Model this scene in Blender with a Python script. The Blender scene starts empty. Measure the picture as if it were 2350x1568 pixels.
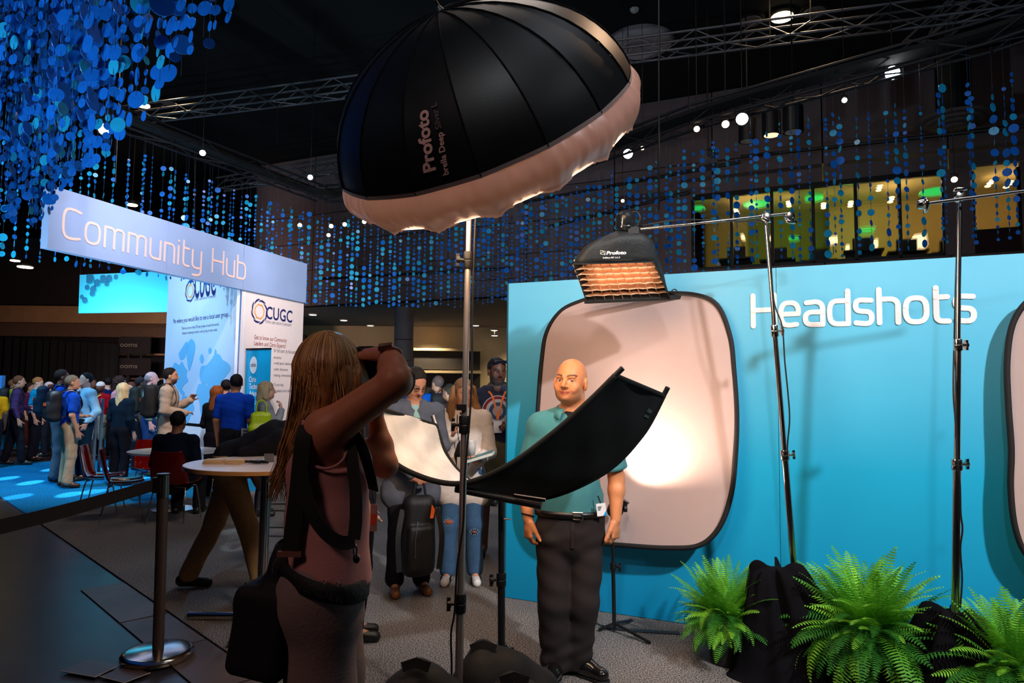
import bpy, math, random
import numpy as np
from mathutils import Vector, Matrix

random.seed(7)
RNG = np.random.default_rng(11)
SC = bpy.context.scene
COL = SC.collection

# ---------------------------------------------------------------- camera
F_PX, CX, CY = 1560.0, 1175.0, 784.0
CAM_H = 1.6
PITCH = math.atan(110.0 / F_PX)
ROLL = 0.011
_F = Vector((0, math.cos(PITCH), math.sin(PITCH)))
_R0 = Vector((1, 0, 0))
_U0 = Vector((0, -math.sin(PITCH), math.cos(PITCH)))
_U = _U0 * math.cos(ROLL) - _R0 * math.sin(ROLL)
_R = _R0 * math.cos(ROLL) + _U0 * math.sin(ROLL)
cam_data = bpy.data.cameras.new('camera')
cam_data.sensor_width = 36.0
cam_data.lens = F_PX / 2350.0 * 36.0
cam_data.clip_end = 200
cam_data.clip_start = 0.05
cam = bpy.data.objects.new('camera', cam_data)
COL.objects.link(cam)
_m = Matrix.Identity(4)
for _i in range(3):
    _m[_i][0] = _R[_i]; _m[_i][1] = _U[_i]; _m[_i][2] = -_F[_i]
_m[2][3] = CAM_H
cam.matrix_world = _m
SC.camera = cam

SC.view_settings.view_transform = 'Standard'
SC.view_settings.look = 'None'
SC.view_settings.exposure = 0.0
SC.view_settings.gamma = 1.0
SC.view_settings.use_curve_mapping = False

# ---------------------------------------------------------------- world
world = bpy.data.worlds.new('hall_air')
SC.world = world
world.use_nodes = True
_bg = world.node_tree.nodes['Background']
_bg.inputs[0].default_value = (0.30, 0.28, 0.42, 1)
_bg.inputs[1].default_value = 0.006


def ray(px, py):
    return _F + _R * ((px - CX) / F_PX) + _U * ((CY - py) / F_PX)


def P(px, py, Y):
    """the point at depth Y seen along a direction measured in the photograph"""
    d = ray(px, py)
    p = d * (Y / d.y)
    return Vector((p.x, p.y, p.z + CAM_H))


def G(px, py, z=0.0):
    d = ray(px, py)
    t = (z - CAM_H) / d.z
    return Vector((d.x * t, d.y * t, z))


def HIT(px, py, p0, n):
    d = ray(px, py)
    o = Vector((0, 0, CAM_H))
    t = (Vector(p0) - o).dot(n) / d.dot(n)
    return o + d * t


# ---------------------------------------------------------------- lamps of the hall
def light(name, kind, loc, energy, color=(1, 1, 1), aim=None, size=0.3, spot=60, blend=0.4, size_y=None):
    l = bpy.data.lights.new(name, kind)
    l.energy = energy
    l.color = color
    if kind == 'AREA':
        l.size = size
        if size_y:
            l.shape = 'RECTANGLE'; l.size_y = size_y
    else:
        l.shadow_soft_size = size
    if kind == 'SPOT':
        l.spot_size = math.radians(spot); l.spot_blend = blend
    o = bpy.data.objects.new(name, l)
    COL.objects.link(o)
    o.location = loc
    if aim is not None:
        d = Vector(aim) - Vector(loc)
        o.rotation_euler = d.to_track_quat('-Z', 'Y').to_euler()
    return o


WALL_P = Vector((-0.03, 5.36, 0)); WALL_U = Vector((0.9125, -0.409, 0)).normalized()
WALL_N = Vector((-WALL_U.y * -1, WALL_U.x * -1, 0)).normalized()
if WALL_N.y > 0:
    WALL_N = -WALL_N
WARM = (1.0, 0.62, 0.38)
COOL = (0.78, 0.9, 1.0)
# white spots on trusses behind the photographer, washing the blue wall
light('wall_spot', 'SPOT', (4.6, -2.4, 6.6), 3300, (0.95, 0.97, 1.0), aim=(2.4, 4.3, 2.0), size=0.16, spot=46, blend=0.9)
light('wall_spot', 'SPOT', (-0.4, -3.0, 6.8), 700, (0.95, 0.97, 1.0), aim=(1.3, 4.9, 1.9), size=0.16, spot=34, blend=0.9)
# ceiling wash over the booth
light('ceiling_wash', 'AREA', (2.2, 1.8, 8.2), 55, (0.85, 0.9, 1.0), aim=(2.2, 3.2, 0), size=2.5)
light('wall_spot', 'SPOT', (-3.4, 0.6, 3.9), 170, (0.80, 0.94, 1.0), aim=(0.6, 5.1, 1.5), size=0.3, spot=34, blend=1.0)  # added cool fill, no lamp of the hall; lifts the wall's left part
light('umbrella_top_light', 'SPOT', (3.4, 6.2, 8.4), 620, (1.0, .62, .38), aim=(-.1, 2.8, 2.9), size=0.1, spot=16, blend=.8)  # added warm spot that turns the umbrella's upper right panel tan
light('ceiling_wash', 'AREA', (0.0, 6.5, 8.6), 110, (1.0, 0.85, 0.75), aim=(0, 6.5, 0), size=2.0)
# aisle lamp behind the photographer: the dim pink light on her back
light('aisle_lamp', 'SPOT', (-2.6, -1.2, 4.5), 120, (1.0, 0.62, 0.55), aim=(-0.5, 1.9, 1.1), size=0.5, spot=40, blend=1.0)
# community stand is washed white
light('stand_spot', 'SPOT', (-0.8, 9.4, 7.2), 1500, (1.0, 0.84, 0.76), aim=(-5.0, 14.8, 2.8), size=0.2, spot=46, blend=0.8)
light('stand_spot', 'SPOT', (-8.5, 9.2, 6.4), 1050, (0.62, 0.8, 1.0), aim=(-6.6, 14.3, 2.4), size=0.2, spot=50, blend=0.9)
light('stand_spot', 'SPOT', (-2.2, 6.2, 3.2), 420, (0.85, 0.82, 1.0), aim=(-6.2, 12.2, 4.2), size=0.2, spot=60, blend=0.9)
# blue wash on the carpet and the crowd
light('blue_wash', 'SPOT', (-9.5, 8.0, 7.5), 2600, (0.25, 0.62, 1.0), aim=(-8.2, 13.5, 0), size=0.15, spot=75, blend=0.8)
light('crowd_wash', 'SPOT', (-3.0, 7.0, 7.0), 1700, (1.0, 0.86, 0.8), aim=(-6.5, 13.0, 0.8), size=0.25, spot=62, blend=0.9)
light('blue_kicker', 'SPOT', (-1.5, 12.5, 6.5), 420, (0.35, 0.65, 1.0), aim=(-0.6, 6.0, 0), size=0.1, spot=50, blend=0.9)
# disc curtain lights
light('disc_light', 'SPOT', (-4.2, 2.6, 1.2), 620, (0.55, 0.8, 1.0), aim=(-3.2, 5.2, 4.6), size=0.15, spot=110, blend=0.6)
light('disc_light', 'SPOT', (-7.0, 6.5, 0.8), 800, (0.55, 0.85, 1.0), aim=(-5.4, 11.3, 4.6), size=0.1, spot=60, blend=0.8)
light('disc_light', 'SPOT', (-1.0, 8.0, 1.0), 260, (0.6, 0.85, 1.0), aim=(-2.5, 13.6, 4.5), size=0.1, spot=70, blend=0.8)
light('disc_light', 'SPOT', (6.5, 1.0, 3.0), 330, (0.5, 0.75, 1.0), aim=(3.2, 9.5, 4.6), size=0.1, spot=80, blend=0.8)
# pattern lights: cool streaks on the carpet
for _x, _y, _e in ((70, 1108, 1.0), (160, 1135, .8), (250, 1075, 1.), (330, 1095, .9), (120, 1078, .8), (40, 1140, .6), (470, 1165, .10), (530, 1225, .12), (545, 1250, .1),
                   (60, 1012, 1.6), (150, 1008, 1.2), (430, 1060, 1.0), (15, 1098, .8), (215, 1128, .7)):
    _g = G(_x, _y)
    _l = light('pattern_spot', 'SPOT', (_g.x - 3.0, _g.y - .6, 6.5), 7000 * _e, (0.62, 0.88, 1.0), aim=_g, size=0.02, spot=5.5, blend=0.5)
    _l.scale = (1.0, 0.45, 1.0)
# warm downlights behind, under the low ceiling
for _x, _y, _e in ((-3.4, 26.6, 560), (0.6, 26.3, 460), (3.4, 25.2, 360), (-0.6, 23.5, 90), (-6.0, 24.5, 90)):
    light('soffit_light', 'SPOT', (_x, _y, 4.05), _e, (1.0, 0.83, 0.55), aim=(_x, _y + .9, 0), size=0.06, spot=110, blend=0.9)
# warm light catching the trusses
light('truss_light', 'SPOT', (4.75, 11.0, 8.7), 260, (1.0, 0.66, 0.36), aim=(4.75, 11.0, 0), size=0.0, spot=105, blend=.6)
light('truss_light', 'SPOT', (-7.9, 14.8, 8.7), 220, (1.0, 0.66, 0.36), aim=(-7.9, 14.8, 0), size=0.0, spot=105, blend=.6)
light('upper_wall_light', 'SPOT', (3.0, 11.0, 2.6), 110, (1.0, 0.75, 0.68), aim=(1.5, 18.5, 6.2), size=0.3, spot=110, blend=1.0)
light('upper_wall_light', 'SPOT', (-9.0, 15.0, 2.6), 1100, (1.0, 0.7, 0.6), aim=(-11, 23.0, 3.8), size=0.3, spot=100, blend=1.0)
light('banner_fill', 'SPOT', (-9.0, 11.5, 6.5), 650, (.9, .97, 1.0), aim=(-9.7, 16.7, 4.2), size=.1, spot=32, blend=.7)  # added fill, no lamp of the hall; brightens the cyan banner

# ---------------------------------------------------------------- materials
def lin(r, g, b):
    def f(c):
        c /= 255.0
        return c / 12.92 if c <= 0.04045 else ((c + 0.055) / 1.055) ** 2.4
    return (f(r), f(g), f(b))


MATS = {}


def M(name, rgb=None, rough=0.6, metal=0.0, var=0.10, scale=12.0, bump=0.0, bscale=60.0, emit=None, estr=0.0,
      trans=0.0, alpha=1.0, attr=False, aniso=None, sheen=0.0, coat=0.0, spec=0.5, ior=1.45, sss=0.0, translucent=0.0):
    if name in MATS:
        return MATS[name]
    m = bpy.data.materials.new(name)
    m.use_nodes = True
    nt = m.node_tree
    b = nt.nodes['Principled BSDF']
    b.inputs['Roughness'].default_value = rough
    b.inputs['Metallic'].default_value = metal
    b.inputs['Specular IOR Level'].default_value = spec
    b.inputs['IOR'].default_value = ior
    if trans: b.inputs['Transmission Weight'].default_value = trans
    if alpha < 1: b.inputs['Alpha'].default_value = alpha
    if sheen: b.inputs['Sheen Weight'].default_value = sheen
    if coat: b.inputs['Coat Weight'].default_value = coat
    tc = nt.nodes.new('ShaderNodeTexCoord')
    mp = nt.nodes.new('ShaderNodeMapping')
    nt.links.new(tc.outputs['Object'], mp.inputs[0])
    if aniso: mp.inputs['Scale'].default_value = aniso
    nz = nt.nodes.new('ShaderNodeTexNoise')
    nz.inputs['Scale'].default_value = scale
    nz.inputs['Detail'].default_value = 3
    nt.links.new(mp.outputs[0], nz.inputs['Vector'])
    mr = nt.nodes.new('ShaderNodeMapRange')
    mr.inputs['From Min'].default_value = 0.25; mr.inputs['From Max'].default_value = 0.75
    mr.inputs['To Min'].default_value = 1 - var; mr.inputs['To Max'].default_value = 1 + var
    nt.links.new(nz.outputs[0], mr.inputs[0])
    mx = nt.nodes.new('ShaderNodeVectorMath'); mx.operation = 'SCALE'
    if attr:
        at = nt.nodes.new('ShaderNodeAttribute'); at.attribute_name = 'col'
        nt.links.new(at.outputs['Color'], mx.inputs[0])
    else:
        mx.inputs[0].default_value = rgb
    nt.links.new(mr.outputs[0], mx.inputs['Scale'])
    nt.links.new(mx.outputs[0], b.inputs['Base Color'])
    if bump:
        n2 = nt.nodes.new('ShaderNodeTexNoise')
        n2.inputs['Scale'].default_value = bscale; n2.inputs['Detail'].default_value = 2
        nt.links.new(mp.outputs[0], n2.inputs['Vector'])
        bp = nt.nodes.new('ShaderNodeBump'); bp.inputs['Strength'].default_value = bump
        bp.inputs['Distance'].default_value = 0.01
        nt.links.new(n2.outputs[0], bp.inputs['Height'])
        nt.links.new(bp.outputs[0], b.inputs['Normal'])
    if emit is not None:
        b.inputs['Emission Color'].default_value = (*emit, 1)
        b.inputs['Emission Strength'].default_value = estr
    if translucent:
        tl = nt.nodes.new('ShaderNodeBsdfTranslucent')
        nt.links.new(mx.outputs[0], tl.inputs[0])
        ms = nt.nodes.new('ShaderNodeMixShader'); ms.inputs[0].default_value = translucent
        nt.links.new(b.outputs[0], ms.inputs[1]); nt.links.new(tl.outputs[0], ms.inputs[2])
        nt.links.new(ms.outputs[0], nt.nodes['Material Output'].inputs[0])
    MATS[name] = m
    return m


def carpet(name, c1, c2, scale=160, rough=0.95, big=0.25):
    m = bpy.data.materials.new(name); m.use_nodes = True
    nt = m.node_tree; b = nt.nodes['Principled BSDF']
    b.inputs['Roughness'].default_value = rough; b.inputs['Specular IOR Level'].default_value = 0.15
    tc = nt.nodes.new('ShaderNodeTexCoord')
    nz = nt.nodes.new('ShaderNodeTexNoise'); nz.inputs['Scale'].default_value = scale; nz.inputs['Detail'].default_value = 2
    nt.links.new(tc.outputs['Object'], nz.inputs['Vector'])
    cr = nt.nodes.new('ShaderNodeValToRGB')
    cr.color_ramp.elements[0].position = 0.40; cr.color_ramp.elements[0].color = (*c1, 1)
    cr.color_ramp.elements[1].position = 0.62; cr.color_ramp.elements[1].color = (*c2, 1)
    nt.links.new(nz.outputs[0], cr.inputs[0])
    n3 = nt.nodes.new('ShaderNodeTexNoise'); n3.inputs['Scale'].default_value = 1.3
    nt.links.new(tc.outputs['Object'], n3.inputs['Vector'])
    mr = nt.nodes.new('ShaderNodeMapRange'); mr.inputs['To Min'].default_value = 1 - big; mr.inputs['To Max'].default_value = 1 + big
    nt.links.new(n3.outputs[0], mr.inputs[0])
    mx = nt.nodes.new('ShaderNodeVectorMath'); mx.operation = 'SCALE'
    nt.links.new(cr.outputs[0], mx.inputs[0]); nt.links.new(mr.outputs[0], mx.inputs['Scale'])
    nt.links.new(mx.outputs[0], b.inputs['Base Color'])
    bp = nt.nodes.new('ShaderNodeBump'); bp.inputs['Strength'].default_value = 0.6; bp.inputs['Distance'].default_value = 0.006
    nt.links.new(nz.outputs[0], bp.inputs['Height']); nt.links.new(bp.outputs[0], b.inputs['Normal'])
    MATS[name] = m
    return m


# ---------------------------------------------------------------- object helpers
def tag(o, label=None, cat=None, group=None, kind=None):
    if label: o['label'] = label
    if cat: o['category'] = cat
    if group: o['group'] = group
    if kind: o['kind'] = kind
    return o


def empty(name, loc=(0, 0, 0), label=None, cat=None, group=None, rotz=0.0):
    o = bpy.data.objects.new(name, None)
    COL.objects.link(o)
    o.location = loc; o.rotation_euler = (0, 0, rotz)
    o.empty_display_size = 0.05
    return tag(o, label, cat, group)


def mk(name, verts, faces, mat, parent=None, smooth=False, local=None, col=None):
    """one mesh object; verts are world coordinates unless the parent is at the origin"""
    me = bpy.data.meshes.new(name)
    V = np.asarray(verts, dtype=np.float32).reshape(-1, 3)
    if parent is not None and local is None:
        w = parent; off_ = Vector(w.location)
        while w.parent is not None:
            w = w.parent; off_ += w.location
        V = V - np.array(off_, dtype=np.float32)
        if abs(w.rotation_euler[2]) > 1e-6:
            a = -w.rotation_euler[2]
            c, s = math.cos(a), math.sin(a)
            V = np.stack([V[:, 0] * c - V[:, 1] * s, V[:, 0] * s + V[:, 1] * c, V[:, 2]], 1)
    if isinstance(faces, np.ndarray) and faces.ndim == 2:
        nf, k = faces.shape
        me.vertices.add(len(V)); me.vertices.foreach_set('co', V.ravel())
        me.loops.add(nf * k); me.loops.foreach_set('vertex_index', faces.ravel().astype(np.int32))
        me.polygons.add(nf)
        me.polygons.foreach_set('loop_start', np.arange(0, nf * k, k, dtype=np.int32))
        me.update(calc_edges=True)
    else:
        me.from_pydata(V.tolist(), [], [list(map(int, f)) for f in faces])
    if smooth:
        me.polygons.foreach_set('use_smooth', np.ones(len(me.polygons), dtype=bool))
    if col is not None:
        ca = me.color_attributes.new('col', 'FLOAT_COLOR', 'POINT')
        c4 = np.ones((len(V), 4), dtype=np.float32); c4[:, :3] = col
        ca.data.foreach_set('color', c4.ravel())
    me.validate()
    me.update()
    if mat is not None:
        me.materials.append(mat)
    o = bpy.data.objects.new(name, me)
    COL.objects.link(o)
    if parent is not None:
        o.parent = parent
    return o


def dup(src, parent=None, loc=None, rot=None, scale=None):
    c = src.copy(); COL.objects.link(c)
    c.parent = parent
    if loc is not None: c.location = loc
    if rot is not None: c.rotation_euler = rot
    if scale is not None: c.scale = scale
    return c


class MB:
    """collects simple solids into one mesh"""
    def __init__(s): s.v = []; s.f = []

    def add(s, V, Fc):
        n = len(s.v)
        s.v += [tuple(v) for v in V]
        s.f += [[i + n for i in f] for f in Fc]
        return s

    def box(s, c, h, ux=(1, 0, 0), uy=(0, 1, 0), uz=(0, 0, 1)):
        c = Vector(c); ux = Vector(ux) * h[0]; uy = Vector(uy) * h[1]; uz = Vector(uz) * h[2]
        V = [c + ux * a + uy * b + uz * d for d in (-1, 1) for b in (-1, 1) for a in (-1, 1)]
        return s.add(V, [(0, 2, 3, 1), (4, 5, 7, 6), (0, 1, 5, 4), (2, 6, 7, 3), (0, 4, 6, 2), (1, 3, 7, 5)])

    def quadbox(s, pts, n, th):
        """a slab: four corners pushed back by th along -n"""
        n = Vector(n) * th
        V = [Vector(p) for p in pts] + [Vector(p) - n for p in pts]
        k = len(pts)
        F_ = [tuple(range(k)), tuple(range(2 * k - 1, k - 1, -1))] + [(i, i + k, (i + 1) % k + k, (i + 1) % k) for i in range(k)]
        return s.add(V, F_)

    def cyl(s, a, b, r0, r1=None, n=12, cap=True):
        a = Vector(a); b = Vector(b); r1 = r0 if r1 is None else r1
        d = (b - a)
        if d.length < 1e-9: return s
        d.normalize()
        x = d.orthogonal().normalized(); y = d.cross(x)
        V = []
        for (p, r) in ((a, r0), (b, r1)):
            for i in range(n):
                t = 2 * math.pi * i / n
                V.append(p + x * (r * math.cos(t)) + y * (r * math.sin(t)))
        Fc = [(i, (i + 1) % n, (i + 1) % n + n, i + n) for i in range(n)]
        if cap: Fc += [tuple(range(n - 1, -1, -1)), tuple(range(n, 2 * n))]
        return s.add(V, Fc)

    def tube(s, pts, r, n=8, closed=False):
        pts = [Vector(p) for p in pts]
        rs = r if isinstance(r, (list, tuple)) else [r] * len(pts)
        V = []; Fc = []
        N = len(pts)
        ref = None
        for i, p in enumerate(pts):
            if closed: d = pts[(i + 1) % N] - pts[i - 1]
            else: d = pts[min(i + 1, N - 1)] - pts[max(i - 1, 0)]
            d.normalize()
            if ref is None: ref = d.orthogonal().normalized()
            x = (ref - d * ref.dot(d))
            if x.length < 1e-6: x = d.orthogonal()
            x.normalize(); ref = x; y = d.cross(x)
            for k in range(n):
                t = 2 * math.pi * k / n
                V.append(p + x * (rs[i] * math.cos(t)) + y * (rs[i] * math.sin(t)))
        for i in range(N if closed else N - 1):
            j = (i + 1) % N
            for k in range(n):
                Fc.append((i * n + k, i * n + (k + 1) % n, j * n + (k + 1) % n, j * n + k))
        if not closed:
            Fc += [tuple(range(n - 1, -1, -1)), tuple(range((N - 1) * n, N * n))]
        return s.add(V, Fc)

    def lathe(s, c, prof, n=24, axis=(0, 0, 1)):
        """prof: list of (r, h) along the axis"""
        c = Vector(c); ax = Vector(axis).normalized(); x = ax.orthogonal().normalized(); y = ax.cross(x)
        V = []; Fc = []
        for (r, h) in prof:
            for i in range(n):
                t = 2 * math.pi * i / n
                V.append(c + ax * h + x * (r * math.cos(t)) + y * (r * math.sin(t)))
        for j in range(len(prof) - 1):
            for i in range(n):
                Fc.append((j * n + i, j * n + (i + 1) % n, (j + 1) * n + (i + 1) % n, (j + 1) * n + i))
        Fc += [tuple(range(n - 1, -1, -1)), tuple(range((len(prof) - 1) * n, len(prof) * n))]
        return s.add(V, Fc)

    def ribbon(s, pts, w, nrm, th=0.002):
        """a flat strap along pts, its width across (tangent x nrm)"""
        pts = [Vector(p) for p in pts]; N = len(pts)
        V = []
        for i, p in enumerate(pts):
            d = (pts[min(i + 1, N - 1)] - pts[max(i - 1, 0)]).normalized()
            nn = Vector(nrm[i] if isinstance(nrm, list) else nrm).normalized()
            side = d.cross(nn).normalized() * (w / 2); nn = side.cross(d).normalized() * (th / 2)
            V += [p + side + nn, p - side + nn, p - side - nn, p + side - nn]
        Fc = []
        for i in range(N - 1):
            for k in range(4):
                Fc.append((i * 4 + k, i * 4 + (k + 1) % 4, (i + 1) * 4 + (k + 1) % 4, (i + 1) * 4 + k))
        Fc += [(3, 2, 1, 0), tuple(range((N - 1) * 4, N * 4))]
        return s.add(V, Fc)

    def build(s, name, mat, parent=None, smooth=False):
        return mk(name, s.v, s.f, mat, parent, smooth)


def smooth_by_angle(o, deg=40):
    me = o.data
    me.polygons.foreach_set('use_smooth', np.ones(len(me.polygons), dtype=bool))
    try:
        me.set_sharp_from_angle(angle=math.radians(deg))
    except Exception:
        pass
    return o


def crv(pts, n=8):
    """Catmull-Rom through the points"""
    pts = [Vector(p) for p in pts]
    out = []
    for i in range(len(pts) - 1):
        p0 = pts[max(i - 1, 0)]; p1 = pts[i]; p2 = pts[i + 1]; p3 = pts[min(i + 2, len(pts) - 1)]
        for k in range(n):
            t = k / n
            out.append(0.5 * ((2 * p1) + (p2 - p0) * t + (2 * p0 - 5 * p1 + 4 * p2 - p3) * t * t + (3 * p1 - p0 - 3 * p2 + p3) * t ** 3))
    out.append(pts[-1])
    return out


# ---------------------------------------------------------------- lettering
def _arc(cx, cy, rx, ry, a0, a1, n=14, pw=2.0):
    o = []
    for i in range(n + 1):
        a = math.radians(a0 + (a1 - a0) * i / n)
        c, s_ = math.cos(a), math.sin(a)
        e = 2.0 / pw
        o.append((cx + rx * math.copysign(abs(c) ** e, c), cy + ry * math.copysign(abs(s_) ** e, s_)))
    return o


X = 0.72
GLY = {
    'H': (0.62, [[(0, 0), (0, 1)], [(.62, 0), (.62, 1)], [(0, .52), (.62, .52)]]),
    'C': (0.58, [[(.58, .95)] + _arc(.30, .5, .30, .5, 75, 285, 22, 3.2) + [(.58, .05)]]),
    'o': (0.52, [_arc(.26, X / 2, .26, X / 2, 0, 360, 26, 2.8)]),
    'e': (0.50, [[(.02, X * .5), (.49, X * .5)] + _arc(.25, X / 2, .25, X / 2, 8, 290, 22, 2.8) + [(.44, .02)]]),
    'a': (0.48, [[(.04, X * .97)] + _arc(.24, X - .24, .24, .24, 85, 0, 8, 2.6) + [(.48, 0)], [(.48, X * .55), (.24, X * .55)] + _arc(.22, X * .275, .22, X * .275, 90, 270, 10, 2.6) + [(.48, 0)]]),
    'd': (0.50, [[(.50, 1.02), (.50, 0)], [(.50, X)] + _arc(.25, X / 2, .25, X / 2, 90, 270, 16, 2.8) + [(.50, 0)]]),
    'b': (0.50, [[(0, 1.02), (0, 0)], [(0, X)] + _arc(.25, X / 2, .25, X / 2, 90, -90, 16, 2.8) + [(0, 0)]]),
    's': (0.44, [[(.42, X * .97), (.2, X)] + _arc(.17, X * .76, .16, X * .24, 95, 262, 10, 2.4) + _arc(.27, X * .24, .16, X * .26, 80, -95, 10, 2.4) + [(.02, .02)]]),
    'h': (0.48, [[(0, 0), (0, 1.02)], [(0, X)] + _arc(.24, X - .24, .24, .24, 85, 0, 8, 2.6) + [(.48, 0)]]),
    'n': (0.46, [[(0, 0), (0, X)], [(0, X)] + _arc(.23, X - .23, .23, .23, 85, 0, 8, 2.6) + [(.46, 0)]]),
    'u': (0.46, [[(0, X)] + _arc(.23, .23, .23, .23, 180, 275, 8, 2.6) + [(.46, 0)], [(.46, X), (.46, 0)]]),
    'm': (0.74, [[(0, 0), (0, X)], [(0, X)] + _arc(.18, X - .19, .19, .19, 85, 0, 8, 2.6) + [(.37, 0)], [(.37, X - .1)] + _arc(.55, X - .19, .19, .19, 110, 0, 8, 2.6) + [(.74, 0)]]),
    'i': (0.0, [[(0, 0), (0, X)], [(0, .93), (0, .94)]]),
    't': (0.32, [[(.05, 1.0)] + _arc(.24, .19, .19, .19, 180, 270, 8, 2.6) + [(.34, 0)], [(.05, X), (.32, X)]]),
    'y': (0.46, [[(0, X)] + _arc(.23, .2, .23, .2, 180, 270, 8, 2.6) + [(.46, 0.02)], [(.46, X), (.46, -.1)] + _arc(.24, -.08, .22, .22, 0, -90, 6, 2.2) + [(.03, -.3)]]),
    ' ': (0.22, []),
}


def stroke_text(name, text, origin, u, v, n, cap, width, w=0.10, mat=None, parent=None, gap=0.17, off=0.004):
    """rounded letters drawn as flat print on the plane origin + u,v ; scaled so that the word is `width` long"""
    adv = 0; lay = []
    for ch in text:
        a, st = GLY[ch]
        lay.append((adv, st)); adv += a + gap
    total = adv - gap
    sx = width / total; sy = cap
    u = Vector(u); v = Vector(v); n = Vector(n); o0 = Vector(origin) + n * off
    V = []; Fc = []
    wr = w * cap / 2
    for x0, st in lay:
        for s_ in st:
            pl = [(x0 * sx + p[0] * sx, p[1] * sy) for p in s_]
            for i in range(len(pl) - 1):
                (ax, ay), (bx, by) = pl[i], pl[i + 1]
                dx, dy = bx - ax, by - ay
                L = math.hypot(dx, dy) or 1e-6
                nx, ny = -dy / L * wr, dx / L * wr
                k = len(V); lz = n * ((k // 4 % 37) * 4e-5)
                for (qx, qy) in ((ax + nx, ay + ny), (ax - nx, ay - ny), (bx - nx, by - ny), (bx + nx, by + ny)):
                    V.append(o0 + lz + u * qx + v * qy)
                Fc.append((k, k + 1, k + 2, k + 3))
            for j, (ax, ay) in enumerate(pl):
                k = len(V); lz = n * ((k // 4 % 37) * 4e-5 + .0016)
                for i in range(12):
                    t = 2 * math.pi * i / 12
                    V.append(o0 + lz + u * (ax + wr * math.cos(t)) + v * (ay + wr * math.sin(t)))
                Fc.append(tuple(range(k, k + 12)))
    # give it a little body so that it is a real layer of print
    return mk(name, V, Fc, mat, parent)


def font_mesh(text, size=1.0, bold=0.0, shear=0.0):
    c = bpy.data.curves.new('type', 'FONT')
    c.body = text; c.size = size; c.offset = bold; c.shear = shear
    c.resolution_u = 3
    o = bpy.data.objects.new('type', c)
    COL.objects.link(o)
    dg = bpy.context.evaluated_depsgraph_get()
    dg.update()
    me = bpy.data.meshes.new_from_object(o.evaluated_get(dg))
    V = np.array([v.co[:] for v in me.vertices], dtype=float).reshape(-1, 3)
    Fc = [tuple(p.vertices) for p in me.polygons]
    bpy.data.objects.remove(o); bpy.data.curves.remove(c); bpy.data.meshes.remove(me)
    return V, Fc


def print_text(name, text, origin, u, v, n, h, width=None, mat=None, parent=None, bold=0.0, off=0.004, center=False, shear=0.0):
    V, Fc = font_mesh(text, 1.0, bold, shear)
    if len(V) == 0: return None
    x0, x1 = V[:, 0].min(), V[:, 0].max()
    sy = h / 0.73
    sx = (width / (x1 - x0)) if width else sy
    u = np.array(u); v = np.array(v); n = np.array(n); o0 = np.array(origin) + n * off
    xs = (V[:, 0] - (x0 + x1) / 2 if center else V[:, 0] - x0) * sx
    W = o0[None] + xs[:, None] * u[None] + (V[:, 1] * sy)[:, None] * v[None]
    return mk(name, W, Fc, mat, parent)
# ================================================================ THE SETTING
conc = M('polished_concrete', lin(48, 48, 56), rough=0.30, var=0.30, scale=2.5, bump=0.12, bscale=3, spec=0.5)
grey_carpet = carpet('grey_carpet', lin(40, 38, 38), lin(165, 157, 152), scale=130)
blue_carpet = carpet('blue_carpet', lin(0, 92, 140), lin(20, 150, 205), scale=60)
brown_floor = M('dark_aisle', lin(60, 42, 44), rough=0.35, var=0.3, scale=2)


def floor_piece(pts, z0, z1, mat, name='floor'):
    mb = MB(); mb.quadbox([Vector((p[0], p[1], z1)) for p in pts], (0, 0, 1), z1 - z0)
    return tag(mb.build(name, mat), kind='structure')


# base concrete slab of the hall
floor_piece([(-30, -6), (22, -6), (22, 32), (-30, 32)], -0.2, -0.012, conc)
gA = G(62, 1180); gB = G(540, 1508)
dAB = (gB - gA).normalized()
gC = gB + dAB * 1.2
gE = G(430, 1143)                       # near border of the blue carpet
# grey carpet
blue_dir = (gE - gA).normalized()
gF = gA + blue_dir * 3.2
floor_piece([gC, (7.5, 0.4), (12, 32), (-3.2, 32), (-3.2, 16.5), gF, gA][::1], -0.012, 0.0, grey_carpet)
# blue carpet
gH = G(0, 1141)
gI = G(0, 1063); gJ = G(225, 1055)
edge = (gJ - gI).normalized()
kk = gI + edge * 8.2
floor_piece([gA, gF, (-3.2, 16.5), kk, gI - edge * 3, gH - dAB * 2], -0.012, -0.001, blue_carpet)
gK = G(0, 1031); gL = G(225, 1027); e2 = (gL - gK).normalized()
floor_piece([gI - edge * 3 + Vector((0, .02, 0)), kk + Vector((0, .02, 0)), gK + e2 * 8.2, gK - e2 * 4], -0.012, -0.004, brown_floor)
floor_piece([gK - e2 * 4 + Vector((0, .02, 0)), gK + e2 * 8.2 + Vector((0, .02, 0)), (-3.2, 30), (-28, 30)], -0.012, -0.001, blue_carpet)
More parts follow.
